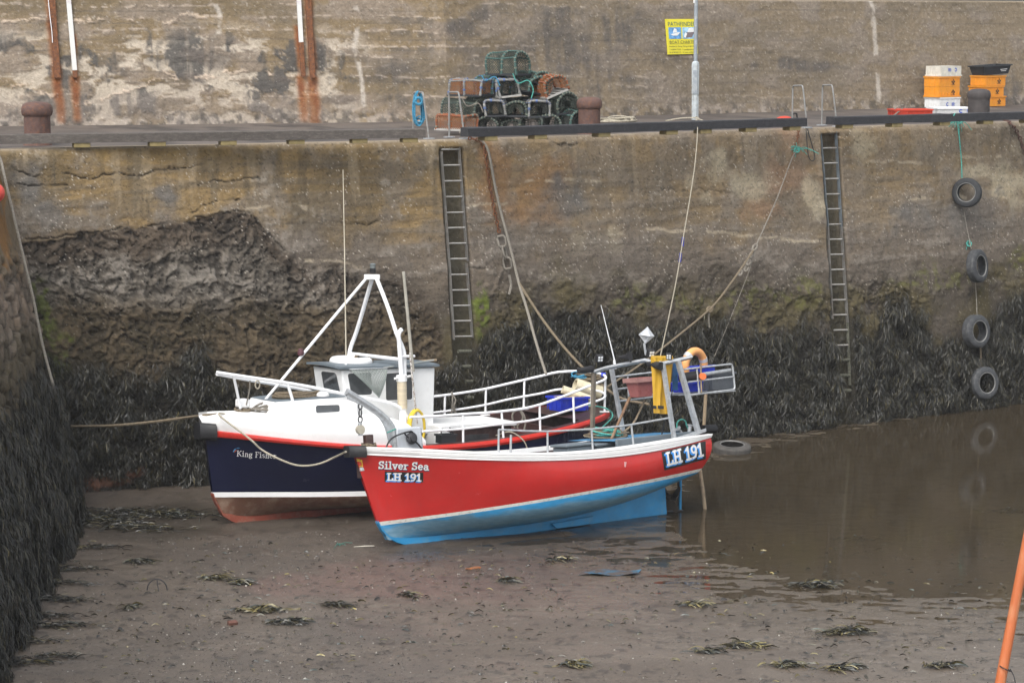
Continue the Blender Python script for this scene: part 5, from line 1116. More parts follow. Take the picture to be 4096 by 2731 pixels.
# mast tripod, exhaust, poles
def kt_(pts, r, nm, parent=kf, m=white_metal, sm_=None): return gal(bez(pts, sm_) if sm_ else pts, r, nm, parent, m)
um, zm = KF.uz(1488, 1108, 0); mast = kt_([KF.at(1462, 1117, 0), KF.at(1350, 1250, 0), KF.at(1019, 1650, 0)], .026, 'mast')
kt_([KF.at(1488, 1117, -.05), KF.at(1430, 1314, -.5), KF.at(1405, 1383, -.6), KF.at(1396, 1425, -.6), KF.at(1396, 1462, -.6)], .036, 'mast_leg', mast, sm_=24)
kt_([KF.at(1502, 1103, .05), KF.at(1552, 1230, .35), KF.at(1586, 1333, .55), KF.at(1609, 1386, .66), KF.at(1617, 1421, .70), KF.at(1619, 1500, .70)], .036, 'mast_leg', mast, sm_=30)
kt_([KF.at(1402, 1415, -.6), KF.at(1596, 1437, .66)], .034, 'crossbar', mast); mb = MB(); KF.box(mb, um, 0, zm, .26, .12, .09); mb.build('mast_bracket', white, mast, bevel=.008)
c = KF.at(1491, 1092, 0); mb = MB(); mb.lathe([(.05, 0), (.055, .02), (.055, .08), (.05, .085)], 16, Matrix.Translation(c)); o = mb.build('mast_lamp', rubber, mast); mb = MB(); mb.lathe([(.048, .086), (.048, .14), (.055, .142), (.055, .16), (.03, .17)], 16, Matrix.Translation(c)); mb.build('lens', mat('smoked_lens', (.16, .18, .18), .2), o)
ex = kt_([KF.at(1606, 1505, .76), KF.at(1597, 1370, .76), KF.at(1594, 1345, .76), KF.at(1598, 1328, .76), KF.at(1607, 1317, .76)], .040, 'exhaust_pipe', kf, sm_=24)
mb = MB(); mb.tube([KF.at(1606, 1318, .76), KF.at(1610, 1313, .76)], .033, 10); mb.build('pipe_mouth', rubber, ex)
lg = mat('cream_lagging', (.60, .52, .38), .9, var=.15, bump=.6, bscale=25, stretch=(.2, .2, 3)); a, b_ = KF.at(1607, 1524, .76), KF.at(1610, 1632, .76); mb = MB(); n_ = 26
mb.tube([a + (b_ - a) * t for t in np.linspace(0, 1, n_)], [.082 + .006 * (i % 2) for i in range(n_)], 14); mb.build('lagging', lg, ex, angle=80)
mb = MB(); mb.tube([KF.at(1606, 1500, .76), KF.at(1607, 1524, .76)], .095, 14); mb.tube([KF.at(1578, 1514, .8), KF.at(1650, 1503, .74)], .022, 6); mb.build('clamp', white, ex); kt_([KF.at(1611, 1630, .76), KF.at(1614, 1690, .76)], .07, 'pipe_foot', ex)
kt_([KF.at(1604, 1426, .76), KF.at(1658, 1424, .76)], .025, 'pole_bracket', mast); kt_([KF.at(1614, 1087, .78), KF.at(1652, 1486, .78)], [.026, .03], 'fibreglass_pole', kf, mat('grey_fibreglass', (.36, .34, .29), .7, var=.2))
kt_([KF.at(1640, 1410, .8), KF.at(1646, 1476, .8), KF.at(1669, 1695, .9)], .017, 'stay_rod', kf, mat('flaked_paint', (.6, .58, .55), .7, col2=(.1, .06, .04), amt=1, vscale=25, thresh=(.5, .56)))
kt_([KF.at(1372, 679, .3), KF.at(1378, 1000, .3), KF.at(1384, 1425, .3)], [.006, .009, .012], 'whip_aerial', kf, mat('pale_fibreglass', (.55, .5, .4), .6)); kt_([KF.at(1384, 1422, .3), KF.at(1384, 1474, .3)], .022, 'aerial_base', kf)
mb = MB(); c = KF.at(1203, 1409, .0); mb.lathe([(.05, -.05), (.06, 0), (.04, .06)], 10, Matrix.Translation(c)); mb.build('fog_lamp', mat('dull_maroon', (.1, .04, .05), .5), mast)
# bow rails
bn = lambda u: float(np.interp(u, [-.8, -.3, .4, 1.4, 2.7], [.05, .22, .42, .62, .80])); bf_ = lambda u: -bn(u)
bow = kt_([KF.at(x, y, bn) for x, y in ((865, 1489), (990, 1508), (1121, 1527), (1250, 1549), (1381, 1576), (1445, 1587), (1568, 1614), (1614, 1645), (1637, 1683), (1650, 1712))], .028, 'bow_rail', kf, sm_=60)
kt_([KF.at(x, y, bf_) for x, y in ((867, 1496), (1017, 1523), (1197, 1554), (1247, 1566), (1276, 1582))], .028, 'bow_rail', kf, sm_=30)
kt_([KF.at(934, 1502, bn), KF.at(962, 1632, .12)], .024, 'rail_post', bow); kt_([KF.at(1150, 1533, bn), KF.at(1193, 1674, .50)], .026, 'rail_post', bow)
# after rails
bo = lambda u: max(float(bKu(u)) - .10, .05); bof = lambda u: -bo(u)
nt_ = [(1640, 1668), (1740, 1664), (1853, 1656), (2006, 1645), (2159, 1618), (2293, 1587), (2398, 1550)]
zRl = lambda u: hermite(u, [(3.3, 1.845), (4.2, 1.885), (5.0, 1.935), (5.8, 2.03), (6.6, 2.20), (7.1, 2.32), (7.5, 2.40)])
NP = [KF.at(x, y, bo) for x, y in nt_][:-1]
ring = [KF.P(6.85, bo(6.85), zRl(6.85)), KF.P(7.16, .76, zRl(7.16)), KF.P(7.36, .42, zRl(7.36)), KF.P(7.43, .0, zRl(7.43)), KF.P(7.36, -.42, zRl(7.36)), KF.P(7.16, -.76, zRl(7.16)), KF.P(6.85, -bo(6.85), zRl(6.85))]
FP = [KF.P(u_, -bo(u_), zRl(u_)) for u_ in (6.3, 5.7, 5.0, 4.3, 3.75, uat)]
ar = kt_(NP[:-1] + ring + FP, .024, 'after_rail', kf, sm_=120)
drop = np.array(KF.k); mid_n = [KF.at(x, y, bo) for x, y in ((1690, 1725), (1853, 1714), (2006, 1695), (2159, 1674))]
kt_(mid_n + [p - drop * .33 for p in ring] + [p - drop * .30 for p in FP], .022, 'after_rail', kf, sm_=120); stern = ring[1:]
for (x0, y0, x1, y1) in ((1851, 1656, 1853, 1773), (2006, 1645, 2014, 1754), (2158, 1618, 2161, 1731), (2293, 1588, 2297, 1698)):
    o = kt_([KF.at(x0, y0, bo), KF.at(x1, y1, bo)], .021, 'rail_post', ar); mb = MB(); mb.box(KF.at(x1, y1, bo), (.16, .10, .03), KF.rot()); mb.build('post_foot', white, o, bevel=.008)
for p, q in ((stern[0], (7.16, .76)), (stern[2], (7.40, .0))):
    e = KF.P(q[0], q[1], float(zR1(q[0])) + .03); o = kt_([p, e], .021, 'rail_post', ar); mb = MB(); mb.box(e, (.16, .10, .03), KF.rot()); mb.build('post_foot', white, o, bevel=.008)
for u_ in (4.15, 4.93, 5.79, 6.55):
    e = KF.P(u_, -bo(u_), float(zR1(u_)) + .03); o = kt_([KF.P(u_, -bo(u_), zRl(u_)), e], .021, 'rail_post', ar); mb = MB(); mb.box(e, (.16, .10, .03), KF.rot()); mb.build('post_foot', white, o, bevel=.008)
for p in (stern[1],):
    mb = MB(); mb.tube([p + np.array([-.04, 0, .0]), p + np.array([.04, 0, 0])], .045, 10); mb.build('blue_wrap', blue_plastic, ar)
# engine box with white lid
hexb(KF, [(3.75, .56, .95), (3.75, -.5, .95), (5.25, -.5, .98), (5.25, .56, .98), (3.75, .56, 1.53), (3.75, -.5, 1.53), (5.25, -.5, 1.53), (5.25, .56, 1.53)], 'engine_box', brown_wood, kf, .015); eb = [o for o in kf.children if o.name.startswith('engine_box')][0]
hexb(KF, [(3.62, .62, 1.532), (3.62, -.56, 1.532), (5.32, -.56, 1.532), (5.32, .62, 1.532), (3.62, .62, 1.60), (3.62, -.56, 1.60), (5.32, -.56, 1.60), (5.32, .62, 1.60)], 'lid', white_rough, eb, .012)
hexb(KF, [(4.25, .575, 1.12), (4.25, .562, 1.12), (4.75, .562, 1.12), (4.75, .575, 1.12), (4.25, .575, 1.4), (4.25, .562, 1.4), (4.75, .562, 1.4), (4.75, .575, 1.4)], 'vent_panel', steel_dark, eb, .004)
# low locker behind the wheelhouse
hexb(KF, [(3.5, .9, 1.0), (3.5, .3, 1.0), (3.72, .3, 1.0), (3.72, .9, 1.0), (3.5, .9, 1.62), (3.5, .3, 1.62), (3.72, .3, 1.62), (3.72, .9, 1.62)], 'side_locker', white, kf, .02)
# samson post on the foredeck
u_, z_ = KF.uz(970, 1640, .0); mb = MB(); KF.box(mb, u_, 0, z_ - .04, .13, .13, .42); KF.box(mb, u_, 0, z_ + .12, .20, .20, .15); mb.build('samson_post', white, kf, bevel=.03)
# name on the bow
k_surf = bvh_surf(khull, 1)
for only in (0, 1): mb = MB(); decal_text(mb, 'King Fisher', (947, 1823), (1105, 1833), (948, 1801), k_surf, .005, wt=.115, thin=.7, only=only); mb.build('name_lettering', decal_white, khull, smooth=False)
for cc, cl_ in (([(931, 1806), (935, 1806), (945, 1792), (938, 1795)], (.05, .3, .6)), ([(938, 1795), (945, 1792), (962, 1791), (952, 1789)], (.05, .3, .6)), ([(936, 1807), (939, 1807), (947, 1800), (944, 1798)], (.55, .12, .03))):
    mb = MB(); decal_rect(mb, cc, k_surf, .006, 2, 2); mb.build('bird_mark', mat('mark_%d' % int(cl_[0] * 100), cl_, .4), khull)
# ================================================================ QUAY FURNITURE
rust_m = mat('rusty_iron', (.10, .055, .045), .8, .1, var=.3, vscale=8, col2=(.17, .075, .04), amt=.7, bump=.5, bscale=30)
rust_orange = mat('orange_rust', (.17, .065, .025), .9, var=.4, vscale=14, col2=(.05, .03, .025), amt=.8, bump=.7, bscale=60)
timber_old = mat('weathered_timber', (.082, .070, .062), .85, var=.3, vscale=5, col2=(.17, .15, .13), amt=.5, bump=.5, bscale=25, stretch=(.6, 4, 4))
timber_black = mat('tarred_timber', (.022, .022, .026), .7, var=.35, vscale=4, col2=(.12, .11, .10), amt=.45, bump=.5, bscale=22, stretch=(.6, 4, 4), thresh=(.58, .75))
lichen_block = mat('lichen_block', (.23, .18, .08), .9, var=.3, bump=.4)
# kerb beams
def kerb(x0, yb0, x1, yb1, m, lab, blocks, hgt=.17):
    a, b = on_z(x0, yb0, ZQ + .085), on_z(x1, yb1, ZQ + .085); t = thing('kerb_beam', lab, 'timber beam', Matrix.Translation(Vector((a + b) / 2)), 'timber kerb beams along the quay edge')
    d = unit(b - a); n = np.array([-d[1], d[0], 0]); mb = MB(); L_ = np.linalg.norm(b - a); k = max(2, int(L_ / .35)); r_ = np.random.default_rng(int(x0 + 999)); g = []
    cs = [(0, 0), (0, hgt - .012), (.014, hgt), (.26, hgt), (.27, 0)]
    for i in range(k + 1):
        p = a + d * L_ * i / k; j = r_.normal(0, .0035, (5, 2)); g.append([p + n * (c[0] + j[q, 0]) + np.array([0, 0, c[1] + j[q, 1]]) for q, c in enumerate(cs)])
    mb.grid([[r2[q] for r2 in g] for q in (0, 1, 2, 3, 4, 0)]); mb.add(g[0], [(0, 1, 2, 3, 4)]); mb.add(g[-1], [(4, 3, 2, 1, 0)]); mb.build('beam', m, t, angle=25)
    for bx in blocks:
        f = (bx - x0) / (x1 - x0); p = a + d * L_ * f; mb = MB(); mb.box(p + n * .14 + np.array([0, 0, -.042]), (.30, .24, .09), Matrix.Rotation(math.atan2(d[1], d[0]), 3, 'Z')); mb.build('spacer_block', lichen_block, t, bevel=.01)
kerb(-160, 580, 1703, 552, timber_old, 'grey weathered kerb timber beside the lone bollard by the rusty posts', (-60, 309, 606, 890, 1167, 1428, 1640))
kerb(1873, 549, 3229, 505, timber_black, 'long black kerb timber passing the lobster pots and lamp post', (1960, 2145, 2390, 2660, 2800, 2990, 3180))
kerb(3336, 501, 4420, 469, timber_black, 'black kerb timber in front of the fish boxes', (3390, 3578, 3763, 3936, 4110, 4300))
# ladders in their slots
def ladder(lab, parts_, rungs, m, gap=None):
    t = thing('wall_ladder', lab, 'ladder', wp(parts_[0][0][0], parts_[0][0][1], -.05))
    for (p, q, mm) in parts_:
        a, b = wp(*p, -.03), wp(*q, -.03); n = -NB * .3; mb = MB(); d = unit(b - a); s_ = unit(np.cross(d, NB)); ci = [(-.006, .02), (.006, .02), (.006, -.06), (-.006, -.06)]
        mb.hexa([a + s_ * c[0] * 1.1 + NB * c[1] for c in ci] + [b + s_ * c[0] * 1.1 + NB * c[1] for c in ci]); mb.build('rail', mm, t)
    for (xl, xr, y, mm) in rungs:
        mb = MB(); mb.tube([wp(xl, y + .5, -.05), wp(xr, y - .5, -.05)], .016 if mm is not weedy else .035, 7); mb.build('rung', mm, t)
    return t
lad_rung = mat('worn_rung_steel', (.36, .35, .33), .6, .2, var=.2, col2=(.2, .14, .1), amt=.5, vscale=9)
lad_grey = mat('ladder_galvanised', (.17, .165, .155), .6, .3, var=.25, col2=(.16, .12, .09), amt=.6, vscale=8)
lad_blue = mat('ladder_blue_grey', (.13, .155, .175), .6, .2, var=.2, col2=(.13, .10, .07), amt=.5, vscale=8)
weedy = mat('weed_covered_rung', (.10, .10, .075), .9, var=.5, vscale=20, bump=.9)
r1 = [(1767 + (y - 598) * .074, 1837 + (y - 590) * .066, y, lad_rung) for y in (598, 661, 724, 787, 850, 911, 973, 1035)]
r1 += [(1802 + (y - 1098) * .055, 1871 + (y - 1092) * .066, y, lad_rung) for y in (1098, 1160, 1222, 1283, 1345)] + [(1832, 1884, 1405, weedy), (1848, 1882, 1466, weedy), (1862, 1890, 1525, weedy), (1860, 1893, 1590, weedy)]
ladder('narrow steel ladder in the wall slot above the wheelhouse boat, beside the chain', [((1767, 606), (1802, 1098), lad_grey), ((1837, 585), (1871, 1044), lad_grey), ((1802, 1098), (1817, 1359), lad_grey), ((1868, 1052), (1891, 1351), lad_grey)], r1, lad_grey)
yl = [400 + .829 * y for y in (157, 232, 305, 380, 454, 526, 600, 672, 745, 818, 890, 964, 1036, 1109, 1182, 1254, 1328, 1401)]
r2 = [(float(np.interp(y, [533, 906, 1270, 1565], [3285, 3313, 3331, 3358])), float(np.interp(y, [528, 906, 1270, 1560], [3345, 3367, 3390, 3402])), y, lad_rung if y < 1400 else weedy) for y in yl]
ladder('long steel ladder between the lamp post and the hanging tyres', [((3283, 530), (3313, 906), lad_blue), ((3313, 906), (3331, 1275), lad_grey), ((3345, 526), (3367, 906), lad_blue), ((3367, 906), (3392, 1290), lad_grey), ((3392, 1290), (3402, 1540), weedy)], r2, lad_blue)
# hoop handrails at the ladder heads
hoop_m = mat('dull_galvanised', (.24, .24, .235), .6, .2, var=.2, col2=(.16, .12, .09), amt=.4)
def hoop(bk, fr, tb, tf, lab):
    a, b = on_z(*bk, ZQ), on_z(*fr, ZQ); A_, B_ = at_y(*tb, a[1]), at_y(*tf, b[1])
    t = thing('ladder_handrail', lab, 'handrail', a, 'hoop handrails at the ladder heads'); mb = MB(); mb.tube(fillet([a, A_, B_, b], .09), .018, 8); mb.build('hoop', hoop_m, t)
    for p in (a, b): mb = MB(); mb.box(p + np.array([0, 0, .012]), (.19, .12, .02), Matrix.Rotation(.5, 3, 'Z')); mb.build('foot_plate', galv, t)
hoop((1652, 548), (1716, 557), (1655, 371), (1692, 370), 'hoop handrail with a blue rope coil hung on it')
hoop((1797, 551), (1859, 557), (1796, 369), (1835, 369), 'hoop handrail standing in front of the lobster pots')
hoop((3169, 507), (3229, 513), (3171, 344), (3211, 343), 'hoop handrail at the end of the black timber, lamp post side')
hoop((3287, 503), (3349, 508), (3290, 341), (3329, 341), 'hoop handrail above the long ladder, fish box side')
# bollards
def bollard(x, yb, ytop, wcap, wb, m, lab):
    c = on_z(x, yb, ZQ); sc_ = F / c[1]; h = (yb - ytop) / sc_; rc, rb = wcap / sc_ / 2, wb / sc_ / 2
    t = thing('bollard', lab, 'bollard', c, 'iron mooring bollards on the quay'); mb = MB(); mb.lathe([(rb * 1.12, -.02), (rb * 1.02, .04), (rb, .1), (rb, h - rc * .92)], 28, Matrix.Translation(Vector(c))); mb.build('post', m, t)
    mb = MB(); mb.lathe([(rb, h - rc * .93), (rc * .94, h - rc * .86), (rc, h - rc * .66), (rc * .99, h - rc * .42), (rc * .9, h - rc * .2), (rc * .68, h - rc * .07), (rc * .35, h - .005), (.01, h)], 28, Matrix.Translation(Vector(c))); mb.build('cap', m, t)
bollard(151, 578, 408, 125, 105, rust_m, 'rusty mushroom bollard near the two rusty wall posts'); bollard(2357, 534, 389, 103, 88, rust_m, 'reddish rusty bollard beside the lobster pots')
bollard(3914, 482, 356, 93, 86, mat('dark_iron', (.05, .043, .042), .7, .1, var=.3, bump=.4), 'dark iron bollard in front of the fish boxes')
# lamp post
lp = on_z(2780, 480, ZQ); t = thing('lamp_post', 'tall grey lamp post with a thicker pale base on the quay', 'lamp post', lp); s_ = F / lp[1]; zz_ = lambda y: (480 - y) / s_
lgrey = mat('lamp_grey_paint', (.26, .29, .32), .6, .1, var=.12, col2=(.5, .52, .52), amt=.5, vscale=4, bump=.15); lpale = mat('lamp_pale_paint', (.40, .44, .46), .6, .1, var=.2, col2=(.22, .2, .17), amt=.6, vscale=6)
mb = MB(); mb.lathe([(.085, 0), (.085, zz_(380)), (.082, zz_(380) + .01), (.088, zz_(378)), (.092, zz_(262)), (.08, zz_(252)), (.05, zz_(248))], 8, Matrix.Translation(Vector(lp)) @ Matrix.Rotation(.3, 4, 'Z')); mb.build('base_column', lpale, t, angle=25)
mb = MB(); mb.lathe([(.045, zz_(250)), (.043, 6.5)], 14, Matrix.Translation(Vector(lp))); mb.build('pole', lgrey, t)
mb = MB(); mb.box(lp + np.array([-.01, -.092, zz_(330)]), (.10, .012, .55)); mb.build('access_door', lgrey, t, bevel=.006)
mb = MB(); mb.tube(bez([lp + np.array(q) for q in ((0, 0, 6.4), (-.2, -.3, 6.7), (-.6, -.8, 6.8))], 10), .03, 8); mb.build('bracket_arm', lgrey, t); mb = MB(); mb.box(lp + np.array([-.75, -1.0, 6.8]), (.25, .6, .14), Matrix.Rotation(-.6, 3, 'Z')); mb.build('lamp_head', lgrey, t, bevel=.04)
mb = MB(); mb.box(at_y(2776, 7, lp[1] - .05), (.025, .01, .07)); mb.build('paper_label', white, t)
# sign on the harbour wall
sg = [(2671.7, 218.8), (2791.7, 216.5), (2788.5, 77), (2661.4, 77.6)]; sp = [on_upper(*p, .03) for p in sg]; sn_ = unit(np.cross(sp[1][0] - sp[0][0], sp[3][0] - sp[0][0])); sn_ = sn_ if sn_[1] < 0 else -sn_; S0 = sp[0][0]; SX = sp[1][0] - S0; SY = sp[3][0] - S0
def s_pt(x, y, e=0): p = S0 + SX * x + SY * y + (sp[2][0] - sp[3][0] - SX) * x * y; return p + sn_ * e
sign = thing('charter_sign', 'yellow boat charter sign with two photographs fixed to the harbour wall', 'sign', S0)
mb = MB(); mb.hexa([s_pt(0, 0, -.02), s_pt(1, 0, -.02), s_pt(1, 1, -.02), s_pt(0, 1, -.02), s_pt(0, 0), s_pt(1, 0), s_pt(1, 1), s_pt(0, 1)]); mb.build('board', mat('yellow_sign_face', (.68, .60, .03), .45, var=.05), sign, smooth=False)
def sgn_text(txt, x, y, w, h, m, nm, e=.006, shear=0):
    c = bpy.data.curves.new('t', 'FONT'); c.body = txt; c.resolution_u = 2; o = bpy.data.objects.new('t', c); COL.objects.link(o); me = bpy.data.meshes.new_from_object(o.evaluated_get(bpy.context.evaluated_depsgraph_get())); bpy.data.objects.remove(o)
    V = np.array([v.co[:] for v in me.vertices]); fs = [tuple(p.vertices) for p in me.polygons]; lo, hi = V.min(0), V.max(0); hh = .72
    mb = MB(); mb.add([s_pt(x + ((v[0] - lo[0]) / (hi[0] - lo[0])) * w + shear * v[1] * h, y + v[1] / hh * h, e) for v in V], fs); return mb.build(nm, m, sign, smooth=False)
sg_blk = mat('sign_black_print', (.03, .04, .03), .5); sg_grn = mat('sign_green_print', (.05, .13, .10), .5); sg_blu = mat('sign_photo_blue', (.12, .30, .55), .4, var=.5, vscale=9)
def sgn_quad(pts, m, nm, e=.005, par=None): mb = MB(); mb.add([s_pt(*p, e) for p in pts], [tuple(range(len(pts)))]); return mb.build(nm, m, par or sign, smooth=False)
sgn_text('PATHFINDER', .07, .80, .88, .125, sg_grn, 'title_lettering')
for dx in np.linspace(.07, .95, 21): pass
ph1 = sgn_quad([(.07, .435), (.47, .435), (.47, .765), (.07, .765)], sg_blu, 'photo_panel'); ph2 = sgn_quad([(.51, .435), (.93, .435), (.93, .765), (.51, .765)], mat('sign_photo_pale', (.30, .50, .66), .4, var=.5, vscale=9), 'photo_panel')
wp_ = mat('sign_white_print', (.75, .76, .75), .5)
sgn_quad([(.12, .57), (.20, .53), (.34, .53), (.44, .62), (.38, .625), (.26, .60)], wp_, 'boat_picture', .008, ph1); sgn_quad([(.20, .61), (.34, .62), (.32, .71), (.26, .74), (.22, .68)], wp_, 'cabin_picture', .009, ph1)
sgn_quad([(.62, .47), (.80, .47), (.90, .62), (.74, .66), (.62, .60)], mat('sign_dark_print', (.16, .13, .14), .5), 'boat_picture', .008, ph2); sgn_quad([(.66, .62), (.9, .63), (.86, .74), (.72, .74)], wp_, 'cabin_picture', .009, ph2); sgn_quad([(.55, .50), (.60, .46), (.66, .58), (.60, .62)], wp_, 'hull_picture', .0085, ph2)
sgn_text('BOAT CHARTER', .085, .305, .87, .085, sg_blk, 'subtitle_lettering'); sgn_quad([(.085, .288), (.955, .288), (.955, .294), (.085, .294)], sg_blk, 'rule', .006)
sgn_text('Available for Diving, Fishing & Sight-Seeing', .06, .205, .90, .045, sg_blk, 'detail_lettering'); sgn_text('T: 018907 71525   E: paul@stabbsdiving', .06, .115, .90, .042, sg_blk, 'detail_lettering'); sgn_text('M: 07780 822179   W: www.stabbsdiving', .06, .035, .90, .042, sg_blk, 'detail_lettering')
# posts on the harbour wall
def wall_post(p0, p1, w, dpt, m, name, lab, cat, grp, sub=None):
    a, n = on_upper(*p0); b, _ = on_upper(*p1); t = thing(name, lab, cat, b, grp); d = unit(b - a); s_ = unit(np.cross(d, n)); sc_ = F / b[1]; hw = w / sc_ / 2; a = a - d * .9
    def bx(a, b, m, nm, e=0): mb = MB(); mb.hexa([a - s_ * hw + n * (.02 + e), a + s_ * hw + n * (.02 + e), a + s_ * hw + n * (dpt + e), a - s_ * hw + n * (dpt + e), b - s_ * hw + n * (.02 + e), b + s_ * hw + n * (.02 + e), b + s_ * hw + n * (dpt + e), b - s_ * hw + n * (dpt + e)]); return mb.build(nm, m, t, bevel=.006)
    if sub: q, _ = on_upper(*sub); bx(a, q, m, 'channel'); bx(q, b, rust_orange, 'rusty_end')
    else: bx(a, b, m, 'bar')
pale_ch = mat('pale_channel_paint', (.62, .62, .60), .6, var=.08, col2=(.45, .33, .38), amt=.6, vscale=1.2)
G1 = 'pale channel posts on the harbour wall'; G2 = 'rusty bars on the harbour wall'
wall_post((273, 0), (300, 312), 19, .08, pale_ch, 'channel_post', 'pale channel post near the lone bollard, rusty only at its foot', 'post', G1, (298, 282)); wall_post((1194, 0), (1212, 306), 18, .08, pale_ch, 'channel_post', 'pale channel post with a long rusty lower end', 'post', G1, (1203, 170))
wall_post((206, 0), (229, 312), 26, .10, rust_orange, 'rusty_post', 'rusty iron bar with a white wire on the harbour wall', 'post', G2); wall_post((1231, 0), (1249, 312), 22, .10, rust_orange, 'rusty_post', 'rusty iron bar close beside the half-rusted channel post', 'post', G2)
mb = MB(); mb.tube([on_upper(x, y, .125)[0] for x, y in ((190, -40), (193, 0), (199, 60), (208, 130), (210, 172))], .008, 6); o = mb.build('wall_wire', white_metal); tag(o, 'thin white wire running down the rusty bar', 'wire')

# ---------------------------------------------------------------- fish boxes
orange_p = mat('orange_box_plastic', (.70, .27, .02), .45, var=.08, col2=(.5, .2, .05), amt=.3); white_p = mat('white_box_plastic', (.70, .71, .72), .45, var=.06, col2=(.5, .47, .42), amt=.3); beige_p = mat('dirty_white_plastic', (.58, .56, .50), .5, var=.1, col2=(.4, .36, .3), amt=.4)
black_p = mat('black_box_plastic', (.022, .025, .03), .5, var=.2); red_p = mat('red_box_plastic', (.50, .045, .02), .45, var=.1); logo_blue = mat('blue_print', (.04, .10, .50), .5); logo_blk = mat('black_print', (.02, .02, .02), .5)
def tray(M, L_, W_, H_, m, t, wall=.02, flare=0.0, ribs=True, lip=.02, flip=False):
    """open box: shell with thickness, rim lip and recessed panel ribs; M places its base centre"""
    P_ = lambda x, y, z: M @ Vector((x, y, H_ - z if flip else z))
    def ring(hx, hy, z): return [P_(-hx, -hy, z), P_(hx, -hy, z), P_(hx, hy, z), P_(-hx, hy, z)]
    hx, hy = L_ / 2, W_ / 2; fl = flare; rows = [ring(hx - wall - fl, hy - wall - fl, wall), ring(hx - wall, hy - wall, H_ - .002), ring(hx + lip, hy + lip, H_), ring(hx + lip, hy + lip, H_ - .035), ring(hx, hy, H_ - .036), ring(hx - fl, hy - fl, 0)]
    mb = MB(); mb.grid([r_ + [r_[0]] for r_ in rows]); mb.add(rows[0], [(0, 1, 2, 3)]); mb.add(rows[-1], [(3, 2, 1, 0)])
    if ribs:
        for sx in np.linspace(-hx + .04, hx - .04, 7):
            for sy in (-1, 1): mb.box(M @ Vector((sx, sy * (hy + .006 - fl * .3), (H_ - H_ * .22 - .03) if not flip else H_ * .22 + .03)), (.012, .014, H_ * .3), M.to_3x3().normalized())
        for sy in (-hy * .95, -hy * .33, hy * .33, hy * .95):
            for sx in (-1, 1): mb.box(M @ Vector((sx * (hx + .006 - fl * .3), sy, H_ * .45)), (.014, .012, H_ * .8), M.to_3x3().normalized())
    return mb.build('shell', m, t, smooth=False)
def decal_on(M, H_, y, items, m, t, nm):
    mb = MB()
    for poly in items: mb.add([M @ Vector((p[0], y, p[1])) for p in poly], [tuple(range(len(poly)))])
    mb.build(nm, m, t, smooth=False)
dia = lambda cx, cy, s_: [(cx - s_, cy), (cx, cy - s_), (cx + s_, cy), (cx, cy + s_)]
cross = [dia(.13 + a * .04, .13 + b * .04, .032) for a, b in ((1, 0), (-1, 0), (0, 1), (0, -1))]
def blue_c(cx, cz, fl=1): 
    o = []
    for a in range(40, 320, 28): o.append([(cx + fl * .05 * math.cos(R(a)), cz + .05 * math.sin(R(a))), (cx + fl * .05 * math.cos(R(a + 28)), cz + .05 * math.sin(R(a + 28))), (cx + fl * .028 * math.cos(R(a + 28)), cz + .028 * math.sin(R(a + 28))), (cx + fl * .028 * math.cos(R(a)), cz + .028 * math.sin(R(a)))])
    return o
def lines_(cx, cz): return [[(cx, cz + i * .022), (cx + .12 - .02 * (i % 2), cz + i * .022), (cx + .12 - .02 * (i % 2), cz + i * .022 + .012), (cx, cz + i * .022 + .012)] for i in range(4)]
BL, BW, BH = .80, .58, .268
def stack_at(x, y, yaw):
    c = on_z(x, y, ZQ); ca, sa = math.cos(yaw), math.sin(yaw); return c + np.array([ca * BL / 2 - sa * BW / 2, sa * BL / 2 + ca * BW / 2, 0])
def fbox(c, i, yaw, jx, m, lab, logo, flip=False, grp='stacked fish boxes by the harbour wall'):
    M = Matrix.Translation(Vector(c) + Vector((jx * math.cos(yaw), jx * math.sin(yaw), .004 + i * (BH + .004)))) @ Matrix.Rotation(yaw, 4, 'Z'); t = thing('fish_box', lab, 'fish box', M, grp); tray(M, BL - .04, BW - .04, BH, m, t, flip=flip)
    y = -(BW - .04) / 2 - .008
    if logo == 'cross': decal_on(M, BH, y, cross, logo_blk, t, 'cross_mark'); decal_on(M, BH, y - .0005, [[(.06, .055), (.2, .055), (.2, .066), (.06, .066)]], logo_blk, t, 'small_print')
    if logo == 'blue': decal_on(M, BH, y, blue_c(-.1, .09), logo_blue, t, 'arrow_mark'); decal_on(M, BH, y, lines_(.06, .05), logo_blue, t, 'small_print')
    if logo == 'blue_flip': decal_on(M, BH, y, blue_c(.16, .17, -1), logo_blue, t, 'arrow_mark'); decal_on(M, BH, y, lines_(-.12, .13), logo_blue, t, 'small_print')
yw = R(37); c1 = stack_at(3758, 433, yw); c2 = stack_at(3941, 427.5, yw)
fbox(c1, 0, yw, .01, white_p, 'white fish box with blue arrow mark at the bottom of the mixed stack', 'blue'); fbox(c1, 1, yw, -.015, orange_p, 'lower orange fish box of the mixed stack, turned upside down', 'cross', True); fbox(c1, 2, yw, -.02, orange_p, 'upper orange fish box of the mixed stack, under the dirty white one', 'cross'); fbox(c1, 3, yw, .03, beige_p, 'dirty white fish box on top of the mixed stack', 'blue_flip', True)
fbox(c2, 0, yw, .02, orange_p, 'bottom orange fish box of the stack behind the dark bollard', 'cross'); fbox(c2, 1, yw, -.06, orange_p, 'middle orange fish box of the stack behind the dark bollard', 'cross'); fbox(c2, 2, yw, .0, orange_p, 'top orange fish box, directly under the black bin', 'cross')
